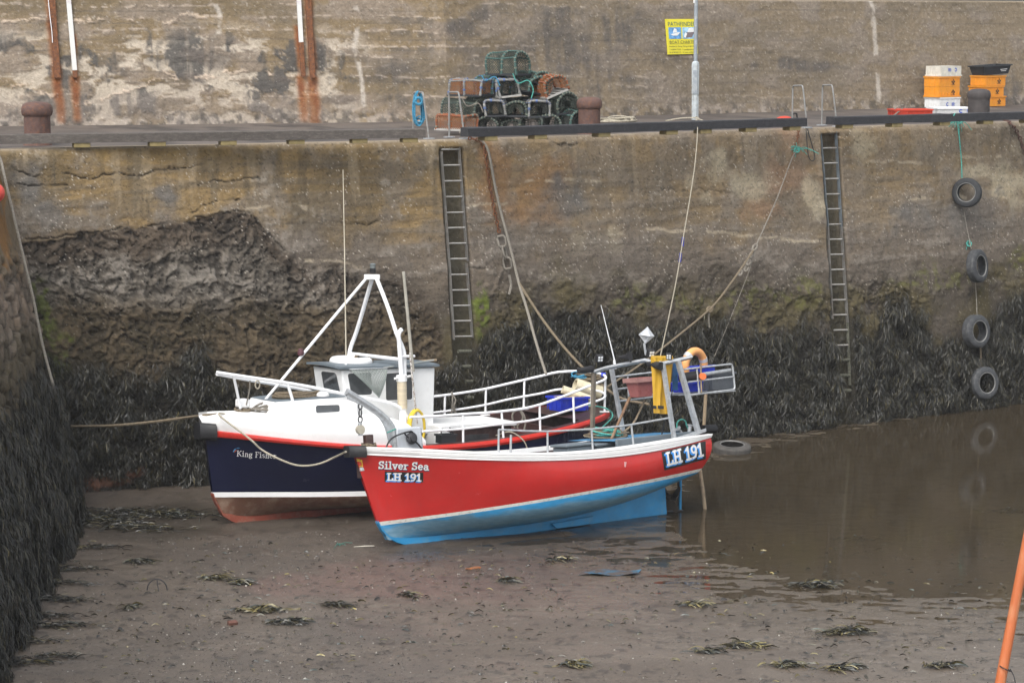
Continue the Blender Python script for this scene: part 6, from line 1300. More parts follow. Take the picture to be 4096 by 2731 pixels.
M = Matrix.Translation(Vector(c2) + Vector((.06, .02, 3 * (BH + .004) + .03))) @ Matrix.Rotation(R(30), 4, 'Z') @ Matrix.Rotation(R(-3), 4, 'Y'); t = thing('fish_box', 'black plastic bin lying on the orange fish boxes', 'fish box', M, 'stacked fish boxes by the harbour wall'); tray(M, .92, .60, .25, black_p, t, flare=.05, lip=.035, ribs=False); decal_on(M, .25, -.292, [[(.1, .12), (.34, .12), (.34, .132), (.1, .132)], [(.12, .08), (.3, .08), (.3, .09), (.12, .09)]], white, t, 'small_print')
def low_box(x, y, yaw, L_, W_, H_, m, lab, logo=False):
    M = Matrix.Translation(Vector(on_z(x, y, ZQ + .006))) @ Matrix.Rotation(yaw, 4, 'Z'); t = thing('fish_box', lab, 'fish box', M); tray(M, L_, W_, H_, m, t, flare=.03); 
    if logo: decal_on(M, H_, -W_ / 2 - .012, blue_c(.1, .12) + lines_(.25, .1), logo_blue, t, 'arrow_mark')
    return M, t
low_box(3805, 463, R(14), .98, .66, .20, white_p, 'low white fish tray lying before the mixed box stack', True)
Mr, tr2 = low_box(3640, 470, R(8), .92, .55, .20, red_p, 'red fish tray lying behind the black timber')
mb = MB(); mb.tube(bez([Mr @ Vector(q) for q in ((-.46, -.25, .2), (-.3, -.3, .30), (-.22, -.24, .26), (-.40, -.29, .12), (-.5, -.3, .05))], 14), .016, 6); mb.build('rope_handle', rope_grey, tr2)
t = thing('red_scoop', 'red plastic scoop with black handle lying behind the hoop handrail', 'scoop', on_z(3140, 500, ZQ)); c = on_z(3140, 500, ZQ + .02); rows = []
for th in np.linspace(0, math.pi, 9): rows.append([c + np.array([-.26 * math.cos(th) * k_, .1 * k_, .17 * math.sin(th) * k_ + .02]) + np.array([0, -.28 * (1 - k_), 0]) for k_ in (1, .7, .35)])
mb = MB(); mb.sheet(rows, .015); mb.build('blade', red_p, t); mb = MB(); mb.tube(fillet([c + np.array(q) for q in ((.14, .0, .12), (.18, .02, .25), (.25, .02, .25), (.29, .05, .03))], .04), .018, 6); mb.build('handle', rubber, t)

# ---------------------------------------------------------------- lobster pots
POTC = {}
def pot_mesh(kind, L_, W_, H_):
    k_ = (kind, L_, W_, H_)
    if k_ in POTC: return POTC[k_]
    if kind == 'arch': pf = [(-W_ / 2, 0), (-W_ / 2, H_ * .45)] + [(-W_ / 2 * math.cos(a), H_ * .45 + H_ * .55 * math.sin(a)) for a in np.linspace(0, math.pi, 9)[1:-1]] + [(W_ / 2, H_ * .45), (W_ / 2, 0)]
    else: pf = fillet([(-W_ / 2, 0, 0), (-W_ / 2, H_, 0), (W_ / 2, H_, 0), (W_ / 2, 0, 0)], .08, 3); pf = [(p[0], p[1]) for p in pf]
    pf = np.array(pf); cum = np.concatenate([[0], np.cumsum(np.hypot(*np.diff(pf, axis=0).T))]); at = lambda f: np.array([np.interp(f * cum[-1], cum, pf[:, i]) for i in (0, 1)])
    hoops = [[(x, *p) for p in pf] for x in (-L_ / 2, 0, L_ / 2)]; bars = [[(x, *at(f)) for x in np.linspace(-L_ / 2, L_ / 2, 5)] for f in (.3, .7, .5)]
    net = []
    nu, nv = int(cum[-1] / .055), int(L_ / .055)
    for s_ in (1, -1):
        for i in range(-nv, nu + nv):
            ln = []
            for j in range(nv + 1):
                f = (i + s_ * j) / nu
                if 0 <= f <= 1: ln.append((-L_ / 2 + L_ * j / nv, *(at(f) * .985)))
            if len(ln) > 1: net.append(ln)
    for x in (-L_ / 2, L_ / 2):    # end nets drawn to a central eye
        for f in np.linspace(0.02, .98, 15): p = at(f); net.append([(x, *p), (x * .84, p[0] * .3, H_ * .45 + (p[1] - H_ * .45) * .3)])
        net.append([(x * .93, *(at(f) * .62 + np.array([0, H_ * .17]))) for f in np.linspace(0, 1, 14)])
    POTC[k_] = (hoops, bars, net); return POTC[k_]
def pot(x, y, d, kind, L_, W_, H_, yaw, roll, fm, nm, lab, wrap=None, bm=None, pitch=0):
    c = at_y(x, y, d); M = Matrix.Translation(Vector(c)) @ Matrix.Rotation(R(yaw), 4, 'Z') @ Matrix.Rotation(R(roll), 4, 'X') @ Matrix.Rotation(R(pitch), 4, 'Y'); t = thing('lobster_pot', lab, 'lobster pot', M, 'lobster pots heaped on the quay'); h_, b_, n_ = pot_mesh(kind, L_, W_, H_)
    h0 = float(x * .013 + y * .007)
    def tf(pts):
        o = []
        for p in pts: o.append(M @ Vector((p[0] + .022 * math.sin(7 * p[1] + 5 * p[2] + h0), p[1] + .03 * math.sin(6 * p[0] + 4 * p[2] + h0 * 2) * min(1, p[2] * 4), p[2] * (1 - .10 * (.5 + .5 * math.sin(5 * p[0] + 9 * p[1] + h0 * 3))))))
        return o
    for i, l in enumerate(h_):
        q = tf(l); mb = MB(); fine_ = []; 
        for a, b in zip(q, q[1:]): fine_ += [a.lerp(b, k / 5) for k in range(5)]
        fine_.append(q[-1]); mb.tube(fine_, [.022 if (j // 2) % 2 else .031 for j in range(len(fine_))], 6); wrap = wrap or pale_wrap; mb.mi = 1
        for j in range(1 + i, len(fine_) - 3, 4 if wrap is pale_wrap else 6): mb.tube([fine_[j], fine_[j].lerp(fine_[j + 1], .8)], .036, 5)
        mb.build('hoop', [fm, wrap], t, angle=80)
    mb = MB(); 
    for l in b_: mb.tube(tf(l), .019, 6)
    mb.build('top_bars', fm, t)
    mb = MB(); mb.box(M @ Vector((0, -W_ / 2, .0)), (L_ + .05, .045, .04), M.to_3x3()); mb.box(M @ Vector((0, W_ / 2, .0)), (L_ + .05, .045, .04), M.to_3x3()); mb.box(M @ Vector((-L_ / 2, 0, .0)), (.045, W_ - .05, .036), M.to_3x3()); mb.box(M @ Vector((L_ / 2, 0, .0)), (.045, W_ - .05, .036), M.to_3x3())
    for k in np.linspace(-.32, .32, 4): mb.box(M @ Vector((0, k * W_, -.012)), (L_, .05, .016), M.to_3x3())
    mb.build('base_frame', bm or black_p, t, smooth=False)
    mb = MB()
    for l in n_: mb.tube(tf(l), .0068 if nm is not net_o else .0050, 3, cap=False)
    mb.build('netting', nm, t)
gr_f = mat('green_pot_rope', (.045, .095, .085), .9, var=.4, vscale=30, bump=.8); gr_d = mat('dark_green_pot_rope', (.035, .055, .048), .9, var=.5, vscale=30, bump=.8, col2=(.16, .15, .12), amt=.5); or_f = mat('orange_pot_rope', (.24, .075, .03), .9, var=.4, vscale=30, bump=.8, col2=(.16, .13, .1), amt=.6); wh_f = mat('pale_pot_rope', (.22, .215, .19), .9, var=.4, vscale=30, bump=.8, col2=(.06, .10, .25), amt=.6)
pale_wrap = mat('pale_wrap_rope', (.15, .16, .125), .9, var=.4, vscale=30)
net_g = mat('grey_green_net', (.05, .062, .05), .9, var=.4, vscale=30); net_o = mat('orange_net', (.27, .10, .03), .9, var=.3, vscale=30); net_d = mat('dark_net', (.035, .04, .035), .9, var=.4, vscale=30); slat_w = mat('grey_slats', (.36, .35, .33), .8, var=.2)
bl_w = mat('blue_pot_tape', (.07, .12, .27), .6, var=.3)
cpx = lambda x, y: (1750 + x * .2551, 180 + y * .2551)
d0 = on_z(1960, 540, ZQ)[1] + .85
for a in (  # x, y (crop px of the pot's base centre), depth offset, kind, L, W, H, yaw, roll, frame, net, label, wrap, base
    (300, 1325, -.55, 'square', .72, .46, .30, -38, 0, or_f, net_o, 'orange lobster pot at the quay edge, lowest and nearest the hoop rail', None, slat_w),
    (850, 1330, .2, 'arch', .66, .44, .27, 75, 0, gr_d, net_d, 'dark arched lobster pot in the bottom row, next to the orange one', None, None), (1150, 1340, .3, 'arch', .66, .44, .24, 100, 0, gr_d, net_g, 'low dark lobster pot in the bottom row below the square pots', None, None),
    (1500, 1325, .2, 'square', .66, .46, .26, 85, 0, gr_d, net_d, 'black-netted square lobster pot in the bottom row', None, None), (1830, 1330, .15, 'arch', .66, .44, .34, 70, 0, gr_d, net_d, 'dark arched lobster pot in the bottom row, second from the reddish bollard', None, None), (2110, 1330, .2, 'arch', .66, .44, .42, -62, 3, gr_f, net_d, 'green-topped arched lobster pot against the reddish bollard', None, None),
    (400, 1120, .25, 'arch', .78, .48, .36, -32, 3, gr_d, net_g, 'long green-grey lobster pot above the orange quay-edge pot', None, None), (910, 1105, .15, 'square', .66, .40, .33, -84, 0, wh_f, net_d, 'square white-roped lobster pot with a blue tag, middle row', bl_w, None),
    (1260, 1110, .2, 'arch', .66, .44, .32, 82, 0, gr_d, net_g, 'brownish arched lobster pot between the two square white-roped ones', None, None), (1550, 1120, .15, 'square', .66, .42, .34, -84, 2, wh_f, net_d, 'square white-roped lobster pot with orange base dots, middle row', bl_w, None),
    (1960, 1060, .3, 'arch', .66, .50, .42, -70, 8, gr_d, net_g, 'dark arched lobster pot just above the reddish bollard side', None, None),
    (520, 790, .25, 'square', .80, .46, .33, -36, 0, wh_f, net_o, 'orange-netted lobster pot with white and blue rope, upper row', bl_w, None), (1090, 800, .2, 'square', .62, .42, .36, -76, 6, wh_f, net_d, 'white and blue roped lobster pot in the middle of the upper row', bl_w, slat_w),
    (1430, 760, .35, 'arch', .62, .46, .36, -50, -14, gr_f, net_g, 'green lobster pot tipped over beside the rust-orange one', None, None), (1790, 760, .25, 'arch', .66, .50, .40, -72, 24, or_f, net_o, 'rust-orange lobster pot tilted on its side, upper row', None, slat_w),
    (1700, 1100, .55, 'arch', .66, .46, .40, -40, 4, gr_d, net_d, 'dark lobster pot squeezed behind the orange-dotted square pot', None, None), (740, 1100, .5, 'arch', .66, .46, .40, 40, -4, gr_d, net_g, 'dark lobster pot half hidden behind the blue-tagged square pot', None, None),
    (2160, 1180, .5, 'arch', .70, .46, .40, -20, 14, gr_d, net_g, 'dark lobster pot leaning down towards the reddish bollard', None, None), (860, 770, .6, 'arch', .66, .46, .40, -60, 0, gr_f, net_g, 'teal lobster pot behind the upper white and blue ones', bl_w, None), (1300, 1130, .75, 'arch', .7, .46, .42, -30, 0, gr_d, net_d, 'dark lobster pot deep inside the middle row', None, None), (1480, 640, .45, 'arch', .62, .44, .30, -45, -20, gr_f, net_g, 'green lobster pot slumped below the big top pot', None, None),
    (1110, 465, .3, 'arch', .80, .46, .48, -40, 0, gr_f, net_g, 'big green arched lobster pot on top of the heap', None, None)):
    x, y = cpx(a[0], a[1]); a = list(a); a[7] += rng.uniform(-6, 6); a[8] += rng.uniform(-4, 4); pot(x, y, d0 + a[2], *a[3:8], a[8], *a[9:12], a[12], a[13])
# ---------------------------------------------------------------- ropes, chains
def rope(pts, r, m, name, lab, cat='rope', n=80, group=None, k=6):
    q = bez(pts, n) if len(pts) > 2 else pts; mb = MB(); mb.tube(q, r, k); o = mb.build(name, m, origin=tuple(q[0])); return tag(o, lab, cat, group)
def coil(c, rx, ry, turns, r, m, seed, name, lab, hgt=.1, M=None, cat='rope'):
    r_ = np.random.default_rng(seed); pts = []; n = turns * 14; ph = r_.uniform(0, 6, 6)
    for i in range(n):
        a = i / 14 * 2 * math.pi; k = .72 + .28 * math.sin(i * .21 + ph[0]) * math.cos(i * .07 + ph[1]); p = Vector((rx * k * math.cos(a), ry * k * math.sin(a), hgt * (i / n) * (.5 + .5 * math.sin(i * .37 + ph[2])) + r))
        pts.append((M @ p) if M else Vector(c) + p)
    mb = MB(); mb.tube(pts, r, 6); o = mb.build(name, m, origin=tuple(pts[0])); return tag(o, lab, cat)
# blue coil on the hoop
hp = on_z(1690, 553, ZQ); Y = hp[1] + .05; mb = MB(); r_ = np.random.default_rng(4); pts = []
for k in range(15):
    x0 = 1655 + r_.uniform(-4, 8); x1 = 1690 + r_.uniform(-6, 10); yb = 496 + r_.uniform(-40, 10); dy = r_.uniform(-.08, .08); pts += [at_y(1672 + r_.uniform(-4, 4), 366, Y + dy), at_y(x0, 400, Y + dy), at_y(x0 - 1, 470, Y + dy), at_y((x0 + x1) / 2, yb, Y + dy), at_y(x1, 470, Y + dy), at_y(x1 - 6, 400, Y + dy)]
mb.tube(bez(pts, 540), .010, 6); o = mb.build('rope_coil', rope_blue, origin=tuple(pts[0])); tag(o, 'blue rope coil hung over the hoop handrail', 'rope')
mb = MB(); mb.tube(bez([at_y(1675 + 14 * math.cos(a), 405 + 13 * math.sin(a), Y - .1) for a in np.linspace(0, 6.2, 12)], 24), .03, 7); mb.build('binding_turn', rope_blue, o)
for (pts_, m_, lab_) in (([(690, 480), (760, 560), (900, 500), (980, 640)], rope_blue, 'blue rope end draped over the lobster pot heap'), ([(1180, 450), (1260, 600), (1420, 560), (1500, 700), (1470, 840)], rope_green, 'green rope end draped over the lobster pot heap'), ([(380, 830), (470, 960), (640, 920), (720, 1060)], rope_grey, 'grey rope end draped over the lobster pot heap')):
    rope([at_y(*cpx(x_, y_), d0 - .22) for x_, y_ in pts_], .012, m_, 'rope_end', lab_, n=24)
coil(on_z(2470, 489, ZQ), .48, .28, 10, .014, rope_pale, 31, 'rope_heap', 'pale green and tan rope heap behind the reddish bollard', .13)
# thick hawser and chain beside the first ladder
HW = [wp(1839, 541, .0) + np.array([0, 0, .06]), wp(1895, 548, .0) + np.array([0, 0, .04]), wp(1933, 570, .06), wp(1952, 602, .08), wp(1966, 667, .08), wp(1979, 740, .08), wp(1994, 810, .09), wp(2016, 897, .12), wp(2047, 1014, .2), wp(2075, 1132, .35)]
ku_ = min(np.linspace(5.5, 7.2, 60), key=lambda u_: abs(project(KF.P(u_, -bo(u_), zRl(u_)))[0] - 2188)); kfr = KF.P(ku_, -bo(ku_), zRl(ku_)); rope(HW + [HW[-1] * .7 + kfr * .3 + np.array([0, 0, .02]), HW[-1] * .35 + kfr * .65 - np.array([0, 0, .03]), kfr], .027, mat('grey_hawser', (.21, .19, .16), .85, var=.2, bump=.5, vscale=30), 'hawser', 'thick grey hawser running from the quay edge to the blue boat rail')
sfr = SF.P(5.6, -.8, float(zG(5.6))); rope([HW[-1]] + [HW[-1] * (1 - t) + (at_y(2480, 1590, 46.5)) * t - np.array([0, 0, .25 * 4 * t * (1 - t)]) for t in (.25, .5, .75, 1)] + [at_y(2597, 1617, 46.0)], .026, rope_tan, 'mooring_rope', 'tan mooring rope branching from the grey hawser to the red boat')
def chain(pts, ln, r, m, name, lab):
    q = bez(pts, 200); cum = np.concatenate([[0], np.cumsum([np.linalg.norm(b - a) for a, b in zip(q, q[1:])])]); mb = MB(); k = int(cum[-1] / (ln * .74))
    for i in range(k):
        s_ = (i + .5) * ln * .74; c = np.array([np.interp(s_, cum, [p[j] for p in q]) for j in range(3)]); c2 = np.array([np.interp(s_ + .02, cum, [p[j] for p in q]) for j in range(3)]); d = unit(c2 - c); a = np.cross(d, (0.3, 1, .1)); a = unit(a); b = np.cross(d, a)
        if i % 2: a = b
        mb.tube([c + d * (ln / 2 - r * 2) * sy * 1.0 + a * sx * ln * .26 for sx, sy in ((1, .6), (.7, 1), (-.7, 1), (-1, .6), (-1, -.6), (-.7, -1), (.7, -1), (1, -.6))], r, 6, closed=True)
    o = mb.build(name, m, origin=tuple(q[0])); return tag(o, lab, 'chain')
chain([wp(x, y, .05) for x, y in ((1872, 553), (1918, 564), (1939, 598), (1949, 667), (1960, 740), (1975, 824), (1990, 897), (2001, 943))], .115, .013, rust_orange, 'chain', 'rusty chain hanging down the wall beside the grey hawser')
chain([wp(x, y, .07) for x, y in ((2002, 943), (2016, 1000), (2028, 1045), (2038, 1105))], .30, .022, mat('pale_shackle_iron', (.22, .20, .17), .7, .3, var=.3, bump=.3), 'shackle_chain', 'large pale shackle links at the lower end of the rusty chain')
rope([wp(x, y, .08) for x, y in ((2037, 1100), (2044, 1140), (2036, 1178))], .028, rope_grey, 'rope_end', 'frayed weedy rope end hanging under the shackle links', n=10)
chain([wp(x, y, .05) for x, y in ((3195, 516), (3192, 545), (3186, 575), (3181, 600), (3170, 632))], .09, .010, rust_orange, 'chain', 'short rusty chain at the end of the black timber above the green twine')
chain([on_z(4010, 474, ZQ + .02)] + [wp(x, y, .05) for x, y in ((4040, 492), (4070, 530), (4090, 580), (4110, 640))], .13, .015, rust_m, 'chain', 'dark rusty chain at the far end of the quay past the fish boxes')
# lines to the red boat
lr = at_y(2641, 1427, SF.at(2641, 1427, .55)[1]); L0 = at_y(2791, 484, wp(2791, 530, .12)[1])
rope([at_y(2781, 470, lp[1] - .12), L0, at_y(2779, 663, L0[1] * .75 + lr[1] * .25), at_y(2735, 940, L0[1] * .5 + lr[1] * .5), at_y(2701, 1143, L0[1] * .3 + lr[1] * .7), lr], .0115, mat('buff_rope', (.30, .27, .21), .9, var=.3, vscale=40, bump=.6, bscale=120), 'mooring_line', 'thin pale mooring line from the lamp post base down to the red boat', n=60); ml = bpy.context.scene.objects['mooring_line']; INV[ml.name] = Matrix.Translation(-ml.location)
for (x0, y0, x1, y1, f) in ((2733, 949, 2730, 985, .5), (2724, 1012, 2719, 1048, .45)):
    yy_ = L0[1] * f + lr[1] * (1 - f); mb = MB(); mb.tube([at_y(x0, y0, yy_ - .05), at_y(x1, y1, yy_ - .05)], .024, 7); mb.build('blue_tape', blue_plastic, ml)
kn = wp(3019, 994, .35); ks = KF.P(7.3, .2, float(zR1(7.2)) + .25); e2 = at_y(2426, 1550, ks[1])
rope([kn, at_y(2925, 1130, kn[1] * .8 + ks[1] * .2), at_y(2837, 1238, kn[1] * .65 + ks[1] * .35), at_y(2651, 1391, kn[1] * .35 + ks[1] * .65), at_y(2537, 1475, kn[1] * .18 + ks[1] * .82), e2], .020, rope_tan, 'mooring_rope', 'thick tan rope rising from behind the red gantry to the big knot', n=60)
rope([kn, wp(3106, 798, .2), wp(3161, 651, .1), wp(3186, 600, .06)], .013, rope_grey, 'mooring_line', 'thin line from the green twine knot down to the thick tan rope')
rope([kn, wp(2999, 1076, .3), wp(2911, 1299, .25), wp(2857, 1427, .2)], .007, rope_grey, 'trailing_line', 'very thin line trailing down from the big knot over the weed')
mb = MB(); r_ = np.random.default_rng(8)
for (x, y, s_) in ((3019, 990, 1), (3008, 1020, 1), (2995, 1050, .9), (2985, 1075, .8), (2962, 1092, .8)):
    c = at_y(x, y, kn[1] - .05); mb.tube([c + np.array([.05 * math.cos(a) * s_, .03 * math.sin(a), .06 * math.sin(a + .6) * s_]) for a in np.linspace(0, 6.28, 10)], .024, 6)
o = mb.build('rope_knot', rope_grey, origin=tuple(kn)); tag(o, 'bulky knotted rope bunch hanging where the lines meet', 'rope knot')
mb = MB(); c = at_y(2838, 1238, kn[1] * .65 + ks[1] * .35)
for a in range(3): mb.tube([c + np.array([.05 * math.cos(t_) + .01 * a, .03 * math.sin(t_), .05 * math.sin(t_ + a)]) for t_ in np.linspace(0, 6.28, 10)], .022, 6)
o = mb.build('rope_knot', rope_tan, origin=tuple(c)); tag(o, 'single hitch knot with a hanging tail on the thick tan rope', 'rope knot'); INV[o.name] = Matrix.Translation(-Vector(c)); mb = MB(); mb.tube(bez([c, at_y(2835, 1275, c[1]), at_y(2838, 1310, c[1])], 8), .018, 6); mb.build('tail', rope_grey, o)
def tuft(x, y, m, lab, seed, n=16, s_=.14, d=.07):
    r_ = np.random.default_rng(seed); c = wp(x, y, d); mb = MB()
    for i in range(n): a = r_.normal(0, 1, 3) * s_ * np.array([1, .4, .7]); mb.tube(bez([c, c + a * .5 + np.array([0, 0, .04]), c + a + np.array([0, 0, -.05])], 6), .008, 4)
    mb.tube([c + np.array([.05 * math.cos(t_), .03 * math.sin(t_), .05 * math.sin(t_)]) for t_ in np.linspace(0, 6.28, 10)], .02, 6); o = mb.build('twine_knot', m, origin=tuple(c)); tag(o, lab, 'twine')
tuft(3188, 600, rope_green, 'green twine knot on the short rusty chain', 3); tuft(3838, 486, rope_green, 'green twine knot on the timber above the hanging tyres', 5, 20, .17, .12)
rope([wp(x, y, .06) for x, y in ((3224, 512), (3231, 606), (3240, 638), (3253, 643), (3259, 625), (3250, 587), (3229, 515))], .010, rubber, 'cable_loop', 'thin black cable loop hanging off the end of the black timber', n=40)
mb = MB(); mb.tube(bez([at_y(2783 + x, 478 + y, L0[1] - .03) for x, y in ((-120, 6), (-60, -4), (0, -6), (16, 2), (14, 22), (2, 24), (4, 0), (30, 6), (46, 22), (56, 44))], 50), .016, 6); o = mb.build('rope_hitch', rope_pale, origin=tuple(L0)); tag(o, 'pale rope hitch looped over the black timber at the lamp post', 'rope')
# west lines
rope([at_y(-12, 612, 44.3), at_y(3, 640, 44.3), at_y(24, 731, 44.0), at_y(73, 939, 43.7), at_y(131, 1184, 43.3), at_y(174, 1393, 43.0), at_y(236, 1622, 42.7), wp(262, 1720, .05)], .024, rope_grey, 'mooring_rope', 'grey rope hanging down the dark corner beside the side wall')
rope([wp(215, 1712, -.1), wp(262, 1706, .3), at_y(440, 1702, 43), at_y(600, 1688, 42.8), at_y(740, 1670, 42.6), KF.at(812, 1661, .0), KF.at(880, 1655, .05), KF.at(960, 1650, .1)], .026, rope_tan, 'mooring_rope', 'tan bow rope stretched from the dark corner to the blue boat')
rope([KF.at(905, 1655, .1), KF.at(880, 1664, .32) + np.array([0, -.05, .02]), at_y(998, 1754, 41.2), at_y(1044, 1796, 41.2), at_y(1105, 1830, 41.1), at_y(1174, 1857, 41.1), at_y(1228, 1862, 41), at_y(1281, 1853, 41), at_y(1335, 1830, 41), SF.at(1384, 1806, .02)], .017, rope_pale, 'mooring_line', 'slack pale line looping between the two bows')
t = thing('red_buoy', 'red buoy peeping round the side wall edge', 'buoy', side_pt(np.array([.5]), np.array([.75]), .1)[0]); c = at_y(-13, 772, 43.6); mb = MB(); mb.lathe([(.14 * math.sin(a), -.16 * math.cos(a)) for a in np.linspace(.05, 3.09, 14)], 20, Matrix.Translation(Vector(c))); mb.build('float', mat('red_buoy_plastic', (.62, .07, .05), .45), t); mb = MB(); mb.tube([c + np.array([0, 0, .15]), c + np.array([.0, 0, .75])], .012, 6); mb.build('lanyard', rope_grey, t)
# ---------------------------------------------------------------- tyres
tyre_m = mat('tyre_rubber', (.040, .043, .048), .75, var=.25, vscale=6, col2=(.12, .12, .115), amt=.5, bump=.3)
def tyre(c, ax, Ro, W_, lab, squash=1.0, m=tyre_m):
    z = unit(ax); x = unit(np.cross((0, 0, 1.), z)) if abs(z[2]) < .95 else np.array([1., 0, 0]); y = np.cross(z, x); M = Matrix(((x[0], y[0], z[0], c[0]), (x[1], y[1], z[1], c[1]), (x[2], y[2], z[2], c[2]), (0, 0, 0, 1)))
    t = thing('tyre', lab, 'tyre', M, 'old tyres used as fenders'); h = W_ / 2; pr = [(.62, -.75), (.60, -.9), (.64, -1), (.78, -1.02), (.9, -.92), (.97, -.8), (1, -.68), (1, -.35), (.985, -.33), (.985, -.27), (1, -.25), (1, .25), (.985, .27), (.985, .33), (1, .35), (1, .68), (.97, .8), (.9, .92), (.78, 1.02), (.64, 1), (.60, .9), (.62, .75), (.68, .78), (.86, .74), (.93, .55), (.93, -.55), (.86, -.74), (.68, -.78), (.62, -.75)]
    mb = MB(); mb.lathe([(a * Ro, b * h * squash) for a, b in pr], 40, M, cap=False); mb.build('casing', m, t, angle=50)
    mb = MB(); mb.lathe([(.605 * Ro, -h * .9), (.63 * Ro, -h * 1.03), (.66 * Ro, -h * 1.02)], 40, M, cap=False); mb.lathe([(.66 * Ro, h * 1.025), (.63 * Ro, h * 1.035), (.605 * Ro, h * .91)], 40, M, cap=False); mb.build('bead', mat('worn_bead', (.16, .16, .155), .8, var=.4), t)
def ax_(th, up=.1): v = np.array([math.sin(R(th)), -math.cos(R(th)), up]); return v
TY = [((3868, 771), -22, .325, .20, 'topmost hanging tyre, darkest and facing the side wall'), ((3909, 1064), 52, .37, .21, 'second hanging tyre, turned nearly edge-on'), ((3904, 1325), 38, .37, .24, 'third hanging tyre, over the weed'), ((3936, 1531), 30, .36, .22, 'lowest hanging tyre, just above the water')]
for (px, th, ro, w_, lab) in TY: tyre(wp(*px, .26 if abs(th) < 45 else .36), ax_(th, .12), ro, w_, lab, m=mat('dark_tyre', (.022, .024, .027), .75, var=.2) if th < 0 else tyre_m)
G = 'lines between the hanging tyres'
rope([on_z(3815, 462, ZQ + .27), at_y(3822, 456, wp(3827, 483, .15)[1]), wp(3830, 490, .14), wp(3844, 620, .10), wp(3848, 712, .12)], .014, rope_green, 'tyre_line', 'greenish line from the timber to the topmost tyre', group=G); rope([wp(3852, 828, .12), wp(3873, 939, .10), wp(3885, 996, .2)], .010, rope_grey, 'tyre_line', 'line between the topmost and the second tyre', group=G)
rope([wp(3902, 1132, .2), wp(3906, 1200, .12), wp(3908, 1262, .2)], .010, rope_grey, 'tyre_line', 'line between the second and the third tyre', group=G); rope([wp(3922, 1390, .2), wp(3923, 1430, .14), wp(3920, 1472, .2)], .022, rope_tan, 'tyre_line', 'short thick line between the third and the lowest tyre', group=G); tuft(3876, 975, rope_green, 'small green twine lump above the second tyre', 9, 8, .07)
c = mud_at(2928, 1806); tyre(c + np.array([0, 0, .05]), np.array([.05, -.12, 1.]), .38, .22, 'worn tyre lying half sunk at the wall foot', m=mat('muddy_tyre', (.065, .06, .055), .8, var=.4, col2=(.03, .03, .03), amt=.6))
# orange spar
a, b = on_z(3978, 2850, .1), None; b = at_y(4148, 1950, a[1] + .15); t = thing('orange_spar', 'orange painted spar standing at the lower corner with a black cord round it', 'pole', a); orp = mat('orange_spar_paint', (.46, .125, .04), .5, var=.1, col2=(.55, .27, .14), amt=.5, vscale=3, bump=.2, stretch=(1.5, 1.5, .4))
mb = MB(); mb.tube([a + (b - a) * k for k in np.linspace(-.05, 1.0, 12)], [.068 - .001 * k for k in range(12)], 18); mb.build('pole', orp, t); q = at_y(4021, 2672, a[1]); d = unit(b - a)
x = unit(np.cross(d, (0, 1, 0))); y = np.cross(d, x); mb = MB(); mb.tube([q + x * .073 * math.cos(k) + y * .073 * math.sin(k) + d * .02 * math.cos(k) for k in np.linspace(0, 6.28, 16)], .007, 6); mb.build('cord_turn', rubber, t); mb = MB(); mb.tube(bez([q - x * .07 - y * .03, q - x * .11 - np.array([0, .06, .1]), q - x * .125 - np.array([0, .06, .3]), q - x * .12 - np.array([0, .05, .55])], 16), .007, 6); mb.build('cord_tail', rubber, t)
# litter on the mud
def litter(name, lab, cat, px, py, fn): c = mud_at(px, py); c = np.array([c[0], c[1], float(mud_full(np.array([c[0]]), np.array([c[1]]))[0])]); mb = MB(); m = fn(mb, c); o = mb.build(name, m, origin=tuple(c)); tag(o, lab, cat)
def f_(mb, c): mb.box(c + np.array([0, 0, .02]), (.13, .08, .06), Matrix.Rotation(.5, 3, 'Z') @ Matrix.Rotation(.3, 3, 'X')); return mat('red_brick', (.13, .058, .042), .9, var=.3, bump=.4)
litter('brick', 'broken red brick lying alone on the mud', 'brick', 930, 2500, f_)
def f_(mb, c):
    rows = [[c + np.array([x * .42 + .08 * y, y * .16, .02 + .02 * math.sin(x * 4 + y * 3)]) for x in np.linspace(-1, 1, 9)] for y in np.linspace(-1, 1, 4)]; mb.sheet(rows, .006); return mat('faded_blue_sheet', (.03, .12, .20), .5, var=.5, vscale=3, col2=(.06, .05, .045), amt=1, thresh=(.4, .55))
litter('plastic_sheet', 'faded blue plastic sheet half buried in the mud', 'plastic sheet', 2440, 2294, f_)
def f_(mb, c): mb.tube([c + np.array([.10 * math.cos(t_) + .03 * math.sin(3 * t_), .07 * math.sin(t_ * 1.3), .02 + .015 * math.sin(2 * t_)]) for t_ in np.linspace(0, 8, 30)], .006, 5); return mat('orange_twine', (.32, .12, .04), .8)
litter('twine_scrap', 'scrap of orange twine on the mud below the red hull', 'twine', 1892, 2276, f_)
def f_(mb, c): mb.tube([c + np.array([.15 * math.cos(t_), .02, .17 * math.sin(t_)]) for t_ in np.linspace(0, 3.14, 14)], .010, 5); mb.tube([c + np.array([.0, .02, .16]), c + np.array([.03, -.05, .0])], .008, 5); return steel_dark
litter('wire_hoop', 'half hoop of rusty wire sticking out of the mud', 'wire', 628, 2362, f_)
def f_(mb, c): mb.tube([c + np.array([-.16, -.02, .015]), c + np.array([.0, .0, .02]), c + np.array([.17, .05, .015])], [.006, .013, .008], 5); return mat('bleached_stick', (.5, .47, .4), .8)
litter('stick', 'bleached pale stick on mud by the red boat forefoot', 'stick', 1455, 2186, f_)
def f_(mb, c):
    r_ = np.random.default_rng(2)
    for i in range(8): a = r_.normal(0, .06, 2); mb.tube(bez([c + np.array([0, 0, .01]), c + np.array([a[0], a[1], .03]), c + np.array([a[0] * 2, a[1] * 2, .01])], 6), .006, 4)
    return mat('dull_green_twine', (.05, .16, .13), .9)
